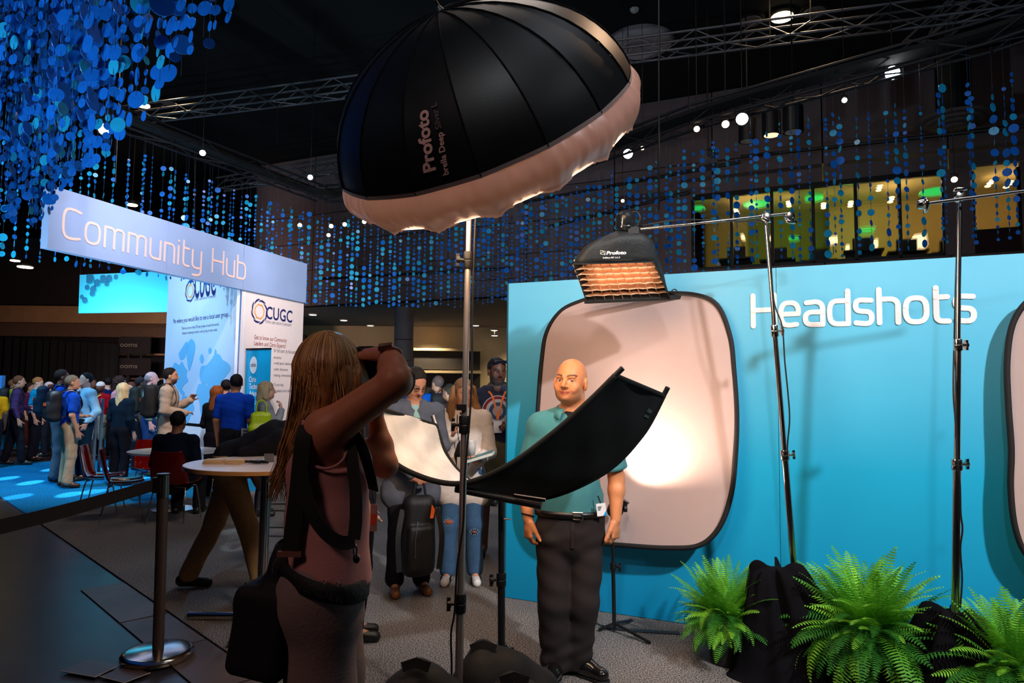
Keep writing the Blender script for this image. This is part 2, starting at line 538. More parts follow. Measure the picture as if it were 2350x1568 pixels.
# concrete border slabs along the carpet edge (joints left open)
slab_m = M('border_slab', lin(92, 80, 78), rough=0.42, var=0.28, scale=4, bump=0.1, bscale=6)
border = tag(mk('floor_border', [(gA.x, gA.y, -0.011), (gA.x + .01, gA.y, -0.011), (gA.x, gA.y + .01, -0.011)], [(0, 1, 2)], slab_m), kind='structure')
nrm2 = Vector((dAB.y, -dAB.x, 0)).normalized()
if nrm2.x > 0: nrm2 = -nrm2
L = (gB - gA).length
for (t0, t1) in ((-.3, 1.1), (1.11, 2.3), (2.31, 3.3), (L - 2.15, L - 1.12), (L - 1.10, L - .42), (L - .40, L + .35), (L + .37, L + 1.2)):
    if t0 < 3.3 and t0 > 2: continue
    if t1 < L - 2.2: continue
    a = gA + dAB * t0 + nrm2 * .015; b = gA + dAB * t1 + nrm2 * .015
    mb = MB(); mb.quadbox([Vector((p.x, p.y, -0.003)) for p in (a, b, b + nrm2 * .30, a + nrm2 * .30)], (0, 0, 1), 0.008)
    mb.build('slab', slab_m, border)

black_m = M('black_ceiling', lin(9, 9, 11), rough=0.9, var=0.3)
wall_dark = M('upper_wall_plaster', lin(118, 100, 100), rough=0.85, var=0.10, scale=1.5)
tan_wall = M('tan_plaster', lin(205, 180, 140), rough=0.8, var=0.06)
ceil = tag(MB().quadbox([(-30, -6, 9), (22, -6, 9), (22, 34, 9), (-30, 34, 9)], (0, 0, -1), 0.2).build('ceiling', black_m), kind='structure')

# upper back wall, and the low ceiling under it
UW = Vector((0.9125, -0.409, 0)).normalized(); UN = Vector((-0.409, -0.9125, 0)).normalized()
BW0 = Vector((-3.5, 20.0, 0))


def bw(px, py):
    return HIT(px, py, BW0, UN)


uwall = empty('wall_back', (0, 0, 0)); tag(uwall, kind='structure')
xl = (bw(583, 600) - BW0).dot(UW)
SOF = 4.15
win_l = (bw(1588, 520) - BW0).dot(UW); win_r = (bw(1925, 520) - BW0).dot(UW) + 5.6
wz0, wz1 = 4.55, bw(1700, 448).z
seams = [xl]
while seams[-1] < 22: seams.append(seams[-1] + 2.45)
pm = 0.015


def wpanel(a, b, z0, z1, name='wall_panel', mat=wall_dark, par=None, back=0.12, p0=BW0, u=UW, n=UN, off=0):
    A = p0 + u * a + n * off; B = p0 + u * b + n * off
    return MB().quadbox([(A.x, A.y, z0), (B.x, B.y, z0), (B.x, B.y, z1), (A.x, A.y, z1)], n, back).build(name, mat, par)


for i in range(len(seams) - 1):
    a, b = seams[i] + pm, seams[i + 1] - pm
    if b < win_l:
        for (z0, z1) in ((SOF, 4.62), (4.64, 5.28), (5.30, 6.15), (6.18, 7.05), (7.08, 8.95)):
            wpanel(a, b, z0, z1, par=uwall)
    else:
        a2 = a
        if a < win_l: 
            wpanel(a, win_l, SOF, 6.6, par=uwall)
        wpanel(a, b, wz1 + .12, 7.2, par=uwall)
        wpanel(a, b, 7.23, 8.95, par=uwall)
        wpanel(max(a, win_l), b, SOF, wz0, par=uwall)
# dark core behind the panel joints
wpanel(xl, win_l, SOF, 8.95, 'joint_backing', black_m, uwall, off=-.13)
tag(wpanel(-16, xl, SOF + 1.5, 9, 'wall_back', black_m), kind='structure')

# offices behind the windows
off = empty('window_1', (0, 0, 0)); tag(off, kind='structure')
mull = M('window_frame_black', lin(14, 12, 12), rough=0.4)
glass = M('window_glass', (0.95, 0.97, 0.95), rough=0.02, trans=1.0, var=0.0, ior=1.1, alpha=0.35)
mx_t = [(bw(x, 520) - BW0).dot(UW) for x in (1590, 1679, 1772, 1867, 1965, 2066, 2168)]
for t in mx_t:
    wpanel(t - .035, t + .035, wz0, wz1, 'mullion', mull, off, back=.1, off=.02)
wpanel(mx_t[0], mx_t[-1], wz1, wz1 + .12, 'window_frame', mull, off, back=.1, off=.02)
wpanel(mx_t[0], mx_t[-1], wz0, wz0 + .06, 'window_frame', mull, off, back=.1, off=.02)
for i in range(len(mx_t) - 1):
    wpanel(mx_t[i] + .04, mx_t[i + 1] - .04, wz0 + .07, wz1 - .01, 'pane', glass, off, back=.012)
t8, t9 = (bw(2235, 520) - BW0).dot(UW), (bw(2342, 520) - BW0).dot(UW)
off2 = empty('window_2', (0, 0, 0)); tag(off2, kind='structure')
zb2 = bw(2290, 530).z
wpanel(mx_t[-1], t8, wz0, wz1 + .1, 'wall_panel', wall_dark, uwall, off=.03)
wpanel(t8, t9, wz0, zb2, 'wall_panel', M('maroon_panel', lin(50, 26, 32), rough=.8), uwall, off=.03)
wpanel(t8, t9, zb2 + .05, wz1 - .01, 'pane', glass, off2, back=.012)
for t in (t8, t9): wpanel(t - .03, t + .03, zb2, wz1, 'mullion', mull, off2, back=.1, off=.02)
wpanel(t8, t9, zb2, zb2 + .05, 'window_frame', mull, off2, back=.1, off=.02)
wpanel(t9 + .03, t9 + 6, wz0, wz1 + .1, 'wall_panel', wall_dark, uwall, off=.03)
# office room
orm = empty('room_office', (0, 0, 0)); tag(orm, kind='structure')
room_m = M('office_wall_tan', lin(214, 178, 110), rough=0.8, var=0.05)
green_m = M('office_wall_green', lin(140, 140, 62), rough=0.8, var=0.05)
DEP = 4.2
rb = BW0 - UN * DEP
a0, a1 = mx_t[0] - .3, t9 + 3
wpanel(a0, mx_t[1], 4.0, 6.9, 'office_wall', room_m, orm, p0=rb)
wpanel(mx_t[1], mx_t[3] + .4, 4.0, 6.9, 'office_wall', green_m, orm, p0=rb)
wpanel(mx_t[3] + .4, a1, 4.0, 6.9, 'office_wall', room_m, orm, p0=rb + UN * .4)
MB().quadbox([BW0 + UW * a0 + Vector((0, 0, 6.75)), BW0 + UW * a1 + Vector((0, 0, 6.75)), rb + UW * a1 + Vector((0, 0, 6.75)), rb + UW * a0 + Vector((0, 0, 6.75))], (0, 0, -1), .1).build('office_ceiling', M('office_ceiling', lin(190, 165, 110), rough=.9), orm)
MB().quadbox([BW0 - UN * .15 + UW * a0 + Vector((0, 0, 4.2)), BW0 - UN * .15 + UW * a1 + Vector((0, 0, 4.2)), rb + UW * a1 + Vector((0, 0, 4.2)), rb + UW * a0 + Vector((0, 0, 4.2))], (0, 0, 1), .1).build('office_floor', mull, orm)
mid = (a0 + a1) / 2
for t, e in ((a0 + 1.5, 60), (mid, 75), (a1 - 2.5, 75)):
    q = BW0 + UW * t - UN * 2.0
    light('office_light', 'POINT', (q.x, q.y, 6.2), e * .22, (1.0, 0.78, 0.42), size=.0)
for t in (mx_t[2], mx_t[4]):
    q = BW0 + UW * t - UN * 2.6
    light('office_light', 'POINT', (q.x, q.y, 5.7), 7, (0.35, 1.0, 0.2), size=.0)
# glowing green ceiling discs, lamps and dark desks in the office
greenglow = M('green_glow', (0.05, .8, .15), emit=(0.02, 0.75, 0.13), estr=.75)
warmglow = M('warm_glow', (1, .8, .55), emit=(1.0, 0.68, 0.36), estr=1.7)
whiteglow = M('white_lamp_glow', (1, 1, 1), emit=(1.0, 0.98, 0.95), estr=14)
amberglow = M('amber_lamp_glow', (1, .8, .5), emit=(1.0, 0.72, 0.38), estr=9)
G1 = [(1735, 468, 1.4, .48), (1868, 455, 2.2, .34), (1600, 478, 1.6, .3), (1990, 528, 3.6, .30), (1822, 548, 3.4, .22), (2148, 440, 1.2, .5)]
gr = 'green glowing ceiling discs in the office'
gl = ['flat green glowing ceiling disc in the second pane from the left', 'small green glowing disc high in the fourth office pane', 'green glowing disc cut off by the leftmost office pane edge',
      'thin green glowing disc low in the fifth office pane', 'small green glowing disc low in the third office pane', 'slanted bright green ceiling disc in the last wide office pane']
for i, (px, py, d, r) in enumerate(G1):
    q = HIT(px, py, BW0 - UN * d, UN)
    o = tag(MB().lathe(q, [(r * .66, -.015), (r * .68, 0), (r * .66, .015)], n=28).build('ceiling_disc_light', greenglow), gl[i], 'ceiling light', gr)
for i, (px, py, w, h) in enumerate([(1705, 545, .1, .13), (1912, 552, .22, .16), (1945, 570, .1, .14), (2110, 555, .34, .3), (1770, 548, .09, .12), (2010, 560, .1, .2)]):
    q = HIT(px, py, BW0 - UN * 2.6, UN)
    lab = ['small lit lamp in the leftmost wide office pane', 'squat lit lamp above desk in the middle office pane', 'narrow lit lamp right of the middle office pane', 'large square lit lamp shade at the right end of the office',
           'tiny lit lamp near a mullion in the office', 'tall slim lit lamp in the fifth office pane'][i]
    e = empty('office_lamp', (q.x, q.y, q.z - .3), lab, 'lamp', 'lit lamps on office desks')
    MB().lathe(q, [(w * .42, -h / 2), (w * .5, -h / 2 + .01), (w * .44, h / 2)], n=16).build('lamp_shade', warmglow, e)
    MB().cyl(q - Vector((0, 0, h / 2 + .3)), q - Vector((0, 0, h / 2)), .012, n=8).build('stem', mull, e)
for i in range(7):
    t = mx_t[1] + i * .95
    q = BW0 + UW * t - UN * (1.0 + (i % 3) * .5)
    e = empty('office_desk', (q.x, q.y, 4.2), 'dark office desk with monitor behind the upstairs window', 'desk', 'dark desks in the upstairs office')
    MB().box((q.x, q.y, 4.92), (.42, .3, .02), UW, UN).box((q.x, q.y, 4.6), (.38, .02, .3), UW, UN).build('desk_top', mull, e)
    MB().box((q.x, q.y, 5.12), (.22, .02, .14), UW, UN).box((q.x, q.y, 4.96), (.03, .03, .04), UW, UN).build('monitor', mull, e)
# small downlights on the office ceiling
for i, (px, py) in enumerate([(1810, 470), (1890, 432 + 42), (1952, 470), (2018, 433), (2045, 460), (2272, 423), (2315, 425), (1690, 487)]):
    q = HIT(px, py, BW0 - UN * 2.2, UN)
    tag(MB().lathe((q.x, q.y, q.z), [(.05, 0), (.07, .02), (.05, .04)], n=12).build('downlight', amberglow), 'tiny amber downlight in the upstairs office ceiling', 'downlight', 'small downlights in the upstairs office')

# low ceiling (soffit) running back under the upper wall
s0 = BW0 + UW * (xl - 14); s1 = BW0 + UW * 20
sofm = M('soffit_plaster', lin(120, 108, 98), rough=0.9, var=0.06)
tag(MB().quadbox([(s0.x, s0.y, SOF), (s1.x, s1.y, SOF), (s1.x + 4, s1.y + 18, SOF), (s0.x - 2, s0.y + 10, SOF)], (0, 0, -1), .03).build('ceiling', sofm), kind='structure')
# rear wall under the soffit
tag(MB().quadbox([(-9, 28, 0), (20, 28, 0), (20, 28, SOF), (-9, 28, SOF)], (0, -1, 0), .2).build('wall_rear', tan_wall), kind='structure')
dk = M('dark_shutter', lin(52, 46, 42), rough=.7)
sh = tag(MB().box((-5.6, 27.7, 1.9), (2.0, .12, 1.35)).build('wall_recess', dk), kind='structure')
for (x0, x1, y0, y1) in ((950, 1102, 806, 848), (950, 1102, 858, 905)):
    a = P(x0, y1, 27.6); b = P(x1, y0, 27.6)
    tag(MB().box(((a.x + b.x) / 2, 27.6, (a.z + b.z) / 2), ((b.x - a.x) / 2, .1, (b.z - a.z) / 2)).build('wall_recess', dk), kind='structure')
for (x0, x1, y) in ((950, 1105, 802), (950, 1105, 853)):
    a = P(x0, y, 27.4); b = P(x1, y, 27.4)
    tag(MB().box(((a.x + b.x) / 2, 27.4, a.z), ((b.x - a.x) / 2, .12, .05)).build('trim_1', tan_wall), kind='structure')
colm = M('column_grey', lin(150, 138, 138), rough=.6, var=.05)
cp = P(927, 760, 21.5)
cc = empty('column', (cp.x, 21.5, 0)); tag(cc, kind='structure')
for (z0, z1) in ((0, 1.3), (1.32, 2.45), (2.47, 3.12), (3.14, SOF)):
    smooth_by_angle(MB().cyl((cp.x, 21.5, z0), (cp.x, 21.5, z1), .30, n=32).build('column_segment', colm, cc))
dl = M('downlight_glow', (1, .95, .85), emit=(1.0, .9, .72), estr=6)
rim_m = M('downlight_rim', lin(200, 195, 185), rough=.5)
for i, (px, py) in enumerate([(718, 722), (789, 735), (850, 747), (1092, 747), (1134, 758), (1135, 770)]):  # the last disc stands in for a glow reflected on the ceiling
    q = G(px, py, SOF - .03) if False else None
    d = ray(px, py); t = (SOF - .02 - CAM_H) / d.z
    q = Vector((d.x * t, d.y * t, SOF - .02))
    if q.y > 27: q = P(px, py, 27.0)
    e = empty('soffit_light_disc', q, ['small round downlight in low ceiling nearest the tall white stand', 'round downlight second along the low ceiling', 'round downlight in low ceiling just left of the column', 'small downlight in low ceiling right of the column and umbrella pole',
                                'downlight under low ceiling beside the blue wall, upper of two', 'wide glowing downlight beside the blue wall, lower of two'][i], 'downlight', 'downlights in the low ceiling')
    MB().lathe(q, [(.14, -.015), (.16, 0), (.16, .02)], n=20).build('rim', rim_m, e)
    MB().lathe(q, [(.12, -.022), (.12, -.012)], n=20).build('lamp_face', dl, e)
    if q.z < SOF - .1: MB().cyl(q, (q.x, q.y, SOF), .02, n=6).build('stem', rim_m, e)

# left back wall: dark fascia, tan bands, black drape, room sign
lw = M('fascia_dark', lin(30, 22, 24), rough=.85, var=.2)
lt = M('fascia_tan', lin(150, 112, 76), rough=.85, var=.12, scale=3)


def band(x0, x1, y0, y1, Y, mat, name='wall_left', th=.3):
    a = P(x0, y1, Y); b = P(x1, y0, Y)
    return tag(MB().box(((a.x + b.x) / 2, Y + th / 2, (a.z + b.z) / 2), ((b.x - a.x) / 2, th / 2, abs(b.z - a.z) / 2)).build(name, mat), kind='structure')


band(-260, 640, 600, 706, 23.0, lw)
band(-260, 640, 708, 736, 22.6, lt)
band(-260, 640, 738, 768, 23.0, M('fascia_tan_low', lin(92, 68, 52), rough=.85, var=.2))
band(-260, 700, 768, 980, 24.6, lw)
band(272, 382, 812, 815, 23.2, lt, 'trim_2')
band(272, 382, 868, 871, 23.2, lt, 'trim_3')
# black drape with folds
dr = P(-200, 770, 21.5); dr2 = P(270, 770, 21.5)
V = []; Fc = []
nf = 90
for i in range(nf + 1):
    x = dr.x + (dr2.x - dr.x) * i / nf
    y = 21.5 + .12 * math.sin(i * 1.9) + .03 * math.sin(i * .7)
    zt = P(0, 765 + 22 * i / nf, 21.5).z
    V += [(x, y, 0.02), (x, y, zt)]
Fc = [(2 * i, 2 * i + 2, 2 * i + 3, 2 * i + 1) for i in range(nf)]
drape_m = M('black_drape', lin(7, 6, 9), rough=.95)
o = tag(mk('curtain', V, Fc, drape_m, smooth=True), 'tall black pleated drape along the far left wall behind the crowd', 'curtain')
sm = o.modifiers.new('th', 'SOLIDIFY'); sm.thickness = .02
signm = M('sign_letters', lin(120, 112, 105), rough=.7)
for i, (y0, lab) in enumerate(((792, 'upper dark sign board ending in the letters ooms beside the black drape'), (841, 'lower dark sign board ending in the letters ooms beside the black drape'))):
    a = P(270, y0 + 20, 22.2); b = P(345, y0 - 18, 22.2)
    e = empty('room_sign', ((a.x + b.x) / 2, 22.2, a.z), lab, 'sign', 'room signs by the drape')
    MB().box(((a.x + b.x) / 2, 22.25, (a.z + b.z) / 2), ((b.x - a.x) / 2, .03, (b.z - a.z) / 2)).build('board', lw, e)
    for sx in (.3, .7): MB().cyl((a.x + (b.x - a.x) * sx, 22.27, 0), (a.x + (b.x - a.x) * sx, 22.27, a.z), .03, n=8).build('post', lw, e)
    q = P(275, y0 + 4, 22.15)
    print_text('lettering', 'ooms', q, (1, 0, 0), (0, 0, 1), (0, -1, 0), .16, .57, signm, e, bold=.01)

# ================================================================ HEADSHOTS WALL
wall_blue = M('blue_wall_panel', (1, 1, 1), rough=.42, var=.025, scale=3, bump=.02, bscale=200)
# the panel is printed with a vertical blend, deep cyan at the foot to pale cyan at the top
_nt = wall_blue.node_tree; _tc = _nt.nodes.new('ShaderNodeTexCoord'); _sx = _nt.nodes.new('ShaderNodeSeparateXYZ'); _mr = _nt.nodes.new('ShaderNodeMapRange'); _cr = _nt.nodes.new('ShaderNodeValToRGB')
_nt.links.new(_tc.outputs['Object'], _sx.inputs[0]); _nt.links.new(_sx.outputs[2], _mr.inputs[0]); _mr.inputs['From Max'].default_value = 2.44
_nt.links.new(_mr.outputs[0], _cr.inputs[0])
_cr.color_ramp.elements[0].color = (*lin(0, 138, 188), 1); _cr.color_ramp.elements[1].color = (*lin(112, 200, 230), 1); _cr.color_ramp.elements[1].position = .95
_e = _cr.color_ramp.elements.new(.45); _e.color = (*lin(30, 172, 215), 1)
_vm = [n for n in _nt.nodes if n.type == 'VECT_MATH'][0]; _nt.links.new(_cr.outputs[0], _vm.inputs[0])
WH = 2.44
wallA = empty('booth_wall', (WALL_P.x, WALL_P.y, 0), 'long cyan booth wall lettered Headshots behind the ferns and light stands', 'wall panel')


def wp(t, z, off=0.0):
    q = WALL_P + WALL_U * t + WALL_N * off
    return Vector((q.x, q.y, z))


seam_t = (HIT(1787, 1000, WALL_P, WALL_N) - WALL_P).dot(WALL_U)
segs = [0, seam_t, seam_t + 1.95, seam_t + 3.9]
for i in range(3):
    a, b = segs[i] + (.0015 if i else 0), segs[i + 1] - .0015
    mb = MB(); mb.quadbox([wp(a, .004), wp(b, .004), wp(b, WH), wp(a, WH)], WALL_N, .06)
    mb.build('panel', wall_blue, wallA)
MB().quadbox([wp(-.012, .004, .002), wp(0, .004, .002), wp(0, WH + .006, .002), wp(-.012, WH + .006, .002)], WALL_N, .08).build('edge_trim', M('edge_trim_grey', lin(30, 90, 110), rough=.4), wallA)
white_print = M('white_print', lin(250, 240, 238), rough=.55, var=.02)
q0 = HIT(1729, 749, WALL_P, WALL_N); q1 = HIT(2236, 733, WALL_P, WALL_N)
t0 = (q0 - WALL_P).dot(WALL_U); t1 = (q1 - WALL_P).dot(WALL_U)
stroke_text('lettering', 'Headshots', q0, WALL_U, (0, 0, 1), WALL_N, HIT(1729, 679, WALL_P, WALL_N).z - q0.z, t1 - t0, .155, white_print, wallA, gap=.19)
print('wall top z', HIT(1170, 642, WALL_P, WALL_N), HIT(2350, 563, WALL_P, WALL_N), 'bot', HIT(1163, 1353, WALL_P, WALL_N), HIT(1552, 1404, WALL_P, WALL_N))

# collapsible backdrops leaning on the wall
cloth_white = M('backdrop_cloth', lin(205, 174, 166), rough=.75, var=.02, translucent=.15)
rim_black = M('black_binding', lin(22, 18, 18), rough=.7)


def backdrop(name, label, pts_px, off_top, off_bot, zc=None):
    """outline as pixel points on a plane just in front of the wall"""
    P0 = wp(1.0, 0, .10)
    pts = []
    for (x, y) in pts_px:
        q = HIT(x, y, P0, WALL_N)
        k = (q.z - 0.3) / 1.9
        pts.append(q + WALL_N * (off_bot * (1 - k) + off_top * k - .12))
    e = empty(name, (sum(p.x for p in pts) / len(pts), sum(p.y for p in pts) / len(pts), min(p.z for p in pts)), label, 'backdrop', 'collapsible backdrops on the wall')
    loop = crv(pts + [pts[0]], 6)[:-1]
    n = len(loop)
    cen = sum(loop, Vector()) / n
    V = []; Fc = []
    rings = [1.0, .93, .8, .6, .35, .1]
    for r in rings:
        for p in loop:
            q = cen + (p - cen) * r
            V.append(q + WALL_N * (.010 * math.sin(3 * q.z + 2 * q.x)))
    for j in range(len(rings) - 1):
        for i in range(n):
            Fc.append((j * n + i, j * n + (i + 1) % n, (j + 1) * n + (i + 1) % n, (j + 1) * n + i))
    Fc.append(tuple(range((len(rings) - 1) * n, len(rings) * n)))
    fab = mk('fabric', V, Fc, cloth_white, e, smooth=True)
    MB().tube(loop, .017, n=8, closed=True).build('rim', rim_black, e, smooth=True)
    return e


backdrop('pop_up_backdrop', 'white rounded collapsible backdrop with black rim behind the bald man',
         [(1345, 687), (1290, 712), (1256, 762), (1245, 830), (1239, 930), (1236, 1020), (1237, 1100), (1248, 1165), (1285, 1215), (1360, 1238),
          (1450, 1247), (1540, 1252), (1610, 1246), (1655, 1205), (1681, 1130), (1690, 1040), (1692, 950), (1685, 850), (1675, 770), (1645, 700), (1590, 676), (1500, 674), (1420, 678)], .12, .22)
backdrop('pop_up_backdrop', 'second white backdrop with black rim cut off at the right frame edge',
         [(2420, 668), (2362, 690), (2325, 745), (2312, 830), (2314, 930), (2320, 1030), (2318, 1120), (2328, 1210), (2356, 1275), (2420, 1330), (2560, 1370), (2700, 1370), (2800, 1250), (2800, 900), (2750, 720), (2600, 655)], .10, .16)
# backdrop hanger bar
a = P(1342, 692, 4.85); b = P(1565, 682, 4.72)
hb = empty('hanger_bar', a, 'thin dark bar clipped along the top of the backdrop behind the softbox', 'bar')
MB().box((a + b) / 2, ((b - a).length / 2, .012, .016), (b - a).normalized(), WALL_N, (0, 0, 1)).build('rail', rim_black, hb)
MB().tube(crv([P(1537, 672, 4.72), P(1548, 664, 4.72), P(1556, 672, 4.72), P(1552, 682, 4.72)], 4), .004, n=6).build('hook', M('bright_steel', lin(190, 185, 180), rough=.25, metal=1), hb)

# ================================================================ COMMUNITY STAND
YA = 8.6
A = P(117, 425, YA); zt = A.z
B = P(705, 606, 1.0); YB = (zt - CAM_H) / (B.z - CAM_H); B = P(705, 606, YB)
SU = Vector((B.x - A.x, B.y - A.y, 0)).normalized(); SN = Vector((SU.y, -SU.x, 0))
if SN.dot(Vector((0, 0, 0)) - A) < 0: SN = -SN
zb = HIT(112, 570, A, SN).z
SLEN = (B - A).length
print('sign', A, B, zt, zb, HIT(703, 702, A, SN).z, SLEN)
hdr_m = M('header_print', lin(150, 176, 222), rough=.35, var=.16, scale=.8)


def sp(t, z, off=0):
    q = A + SU * t + SN * off
    return Vector((q.x, q.y, z))


hdr = empty('header_sign', (A.x, A.y, zb), 'long pale blue header sign reading Community Hub', 'sign')
tm = (HIT(560, 600, A, SN) - A).dot(SU)
tmm = (HIT(385, 560, A, SN) - A).dot(SU)
for (a, b) in ((0, tmm - .004), (tmm + .004, tm - .004), (tm + .004, SLEN)):
    MB().quadbox([sp(a, zb), sp(b, zb), sp(b, zt), sp(a, zt)], SN, .12).build('board', hdr_m, hdr)
q0 = HIT(143, 543, A, SN); q1 = HIT(562, 641, A, SN)
pinkw = M('pale_lettering', lin(240, 208, 202), rough=.5, var=.02)
hb0 = HIT(150, 545, A, SN).z; ht0 = HIT(155, 478, A, SN).z
stroke_text('lettering', 'Community Hub', (q0.x, q0.y, hb0), SU, (0, 0, 1), SN, ht0 - hb0, (q1 - q0).length, .095, pinkw, hdr, gap=.20)

tR0 = (HIT(557, 700, A, SN) - A).dot(SU)
white_pan = M('white_panel_print', lin(238, 228, 230), rough=.4, var=.02)
bluish_pan = M('pale_blue_panel', lin(196, 214, 238), rough=.4, var=.05, scale=1)
navy = M('navy_print', lin(36, 42, 105), rough=.5)
orange_p = M('orange_print', lin(240, 165, 60), rough=.5)
greyp = M('grey_print', lin(120, 120, 135), rough=.5)
redp = M('red_print', lin(150, 60, 50), rough=.5)
mapblue = M('map_blue_print', lin(110, 185, 228), rough=.5, var=.03)
p2 = empty('info_panel', (B.x, B.y, 0), 'white panel with user group logo and red heading, right end of the stand', 'sign')
MB().quadbox([sp(tR0, .01, -.03), sp(SLEN - .03, .01, -.03), sp(SLEN - .03, zb - .002, -.03), sp(tR0, zb - .002, -.03)], SN, .1).build('panel', white_pan, p2)


def swirl(e, c, u, v, n, R):
    c = Vector(c); u = Vector(u); v = Vector(v); n = Vector(n)
    for col, r0, mat in (('outer', R, navy), ('inner', R * .62, orange_p)):
        V = []; Fc = []
        for k in range(8):
            base = 2 * math.pi * k / 8
            m0 = len(V)
            for i in range(9):
                s_ = i / 8
                a = base + s_ * 1.05
                rr = r0 * (1.0 - .18 * s_)
                w = r0 * .075 * math.sin(math.pi * min(1, s_ + .08)) + .001
                for sg in (1, -1):
                    V.append(c + n * .006 + u * ((rr + sg * w) * math.cos(a)) + v * ((rr + sg * w) * math.sin(a)))
            for i in range(8): Fc.append((m0 + 2 * i, m0 + 2 * i + 1, m0 + 2 * i + 3, m0 + 2 * i + 2))
        mk('logo_ring', V, Fc, mat, e)


def s_hit(px, py): return HIT(px, py, A - SN * .03, SN)


up = Vector((0, 0, 1))
c = s_hit(595, 715)
swirl(p2, c, SU, up, SN, .23)
q = s_hit(610, 736); w = (s_hit(670, 736) - q).length
print_text('logo_lettering', 'CUGC', s_hit(610, 731), SU, up, SN, s_hit(612, 702).z - s_hit(612, 732).z, w, navy, p2, bold=.012)
print_text('small_print', 'CITRIX USER GROUP COMMUNITY', s_hit(609, 741), SU, up, SN, .05, w, greyp, p2)
for (x0, x1, y, txt, h, mt) in ((583, 658, 774, 'Get to know our Community', .085, redp), (583, 655, 788, 'Leaders and Citrix Experts!', .085, redp), (628, 678, 806, 'for the users, by the users', .08, greyp),
                                (628, 645, 821, 'events', .06, greyp), (628, 676, 834, 'a well spent relationships', .06, greyp), (628, 660, 848, 'under discounts', .06, greyp), (628, 668, 862, 'meeting, conversations', .06, greyp),
                                (628, 650, 884, 'Try our help', .06, greyp), (628, 668, 898, 'speakers and talks', .06, greyp)):
    qa = s_hit(x0, y + (4 if y < 800 else 2)); qb = s_hit(x1, y + 4)
    print_text('small_print', txt, qa, SU, up, SN, h, (qb - qa).length, mt, p2)

# map panel, at an angle to the header
Rm = sp(tR0, 0, -.06)
MU = Vector((1.14, -1.0, 0)).normalized(); MN = Vector((-MU.y * -1, -MU.x, 0))
MN = Vector((MU.y, -MU.x, 0))
if MN.y > 0: MN = -MN
qL = HIT(379, 800, Rm, MN)
mlen = (Vector((Rm.x, Rm.y, 0)) - Vector((qL.x, qL.y, 0))).length
Lm = Vector((Rm.x, Rm.y, 0)) - MU * mlen
zmt = HIT(379, 628, Rm, MN).z + .15
print('map panel', Lm, Rm, mlen, zmt)


def mp_(t, z, off=0):
    q = Lm + MU * t + MN * off
    return Vector((q.x, q.y, z))


def m_hit(px, py): return HIT(px, py, Rm, MN)


p3 = empty('map_panel', (Lm.x, Lm.y, 0), 'pale blue panel printed with a world map, people pinning it', 'sign')
zlow = m_hit(450, 976).z
MB().quadbox([mp_(0, zlow + .03), mp_(mlen, zlow + .03), mp_(mlen, zmt), mp_(0, zmt)], MN, .1).build('panel', bluish_pan, p3)
MB().quadbox([mp_(0, zlow - .03), mp_(mlen, zlow - .03), mp_(mlen, zlow + .03), mp_(0, zlow + .03)], MN, .09).build('rail', mull, p3)
MB().quadbox([mp_(0, .01), mp_(mlen, .01), mp_(mlen, zlow - .03), mp_(0, zlow - .03)], MN, .1).build('plinth', white_pan, p3)
tsx = (m_hit(548, 800) - Lm).dot(MU)
MB().quadbox([mp_(tsx, zlow + .03, .004), mp_(mlen, zlow + .03, .004), mp_(mlen, zmt, .004), mp_(tsx + .05, zmt, .004)], MN, .003).build('blue_stripe', M('slate_blue_print', lin(90, 125, 175), rough=.5), p3)
swirl(p3, m_hit(437, 668), MU, up, MN, .22)
qa = m_hit(446, 685); qb = m_hit(495, 676)
print_text('logo_lettering', 'CUGC', qa, MU, up, MN, .62, (qb - qa).length, navy, p3, bold=.012)
for (x0, y0, x1, txt, h, mt) in ((447, 691, 496, 'CITRIX USER GROUP COMMUNITY', .05, greyp), (398, 743, 527, 'Pin where you would like to see a local user group...', .10, navy), (417, 757, 502, 'There are more than 50 user groups around the world,', .06, greyp), (418, 768, 498, 'Attend a meeting or start a user group in your area!', .06, greyp)):
    qa = m_hit(x0, y0); qb = m_hit(x1, y0)
    print_text('small_print', txt, qa, MU, up, MN, h, (qb - qa).length, mt, p3)
conts = [
    [(396, 842), (402, 832), (412, 838), (418, 830), (424, 842), (430, 850), (428, 862), (432, 874), (424, 882), (418, 892), (424, 902), (420, 908), (410, 896), (402, 880), (396, 862)],
    [(410, 812), (420, 796), (428, 784), (432, 792), (428, 806), (424, 822), (414, 826)],
    [(432, 786), (440, 778), (448, 790), (446, 812), (440, 836), (434, 852), (430, 830), (428, 806)],
    [(420, 908), (430, 910), (442, 924), (446, 938), (438, 954), (430, 972), (424, 968), (424, 940), (416, 922)],
    [(458, 862), (462, 842), (474, 838), (486, 824), (494, 812), (504, 814), (512, 826), (524, 834), (530, 846), (520, 862), (508, 876), (500, 892), (492, 884), (484, 896), (474, 880), (462, 878)],
    [(456, 882), (470, 880), (482, 892), (488, 908), (478, 926), (474, 948), (466, 962), (460, 944), (458, 922), (450, 904)],
    [(478, 900), (490, 896), (496, 912), (488, 922)],
    [(500, 930), (514, 924), (522, 938), (514, 952), (500, 948)],
    [(458, 822), (464, 812), (468, 826), (462, 834)], [(478, 802), (484, 798), (486, 808), (480, 812)], [(494, 800), (498, 808), (492, 812)]]
for pl in conts:
    V = [m_hit(x, y) + MN * .004 for (x, y) in pl]
    loop = crv(V + [V[0]], 3)[:-1]
    mk('map_land', loop, [tuple(range(len(loop)))], mapblue, p3)

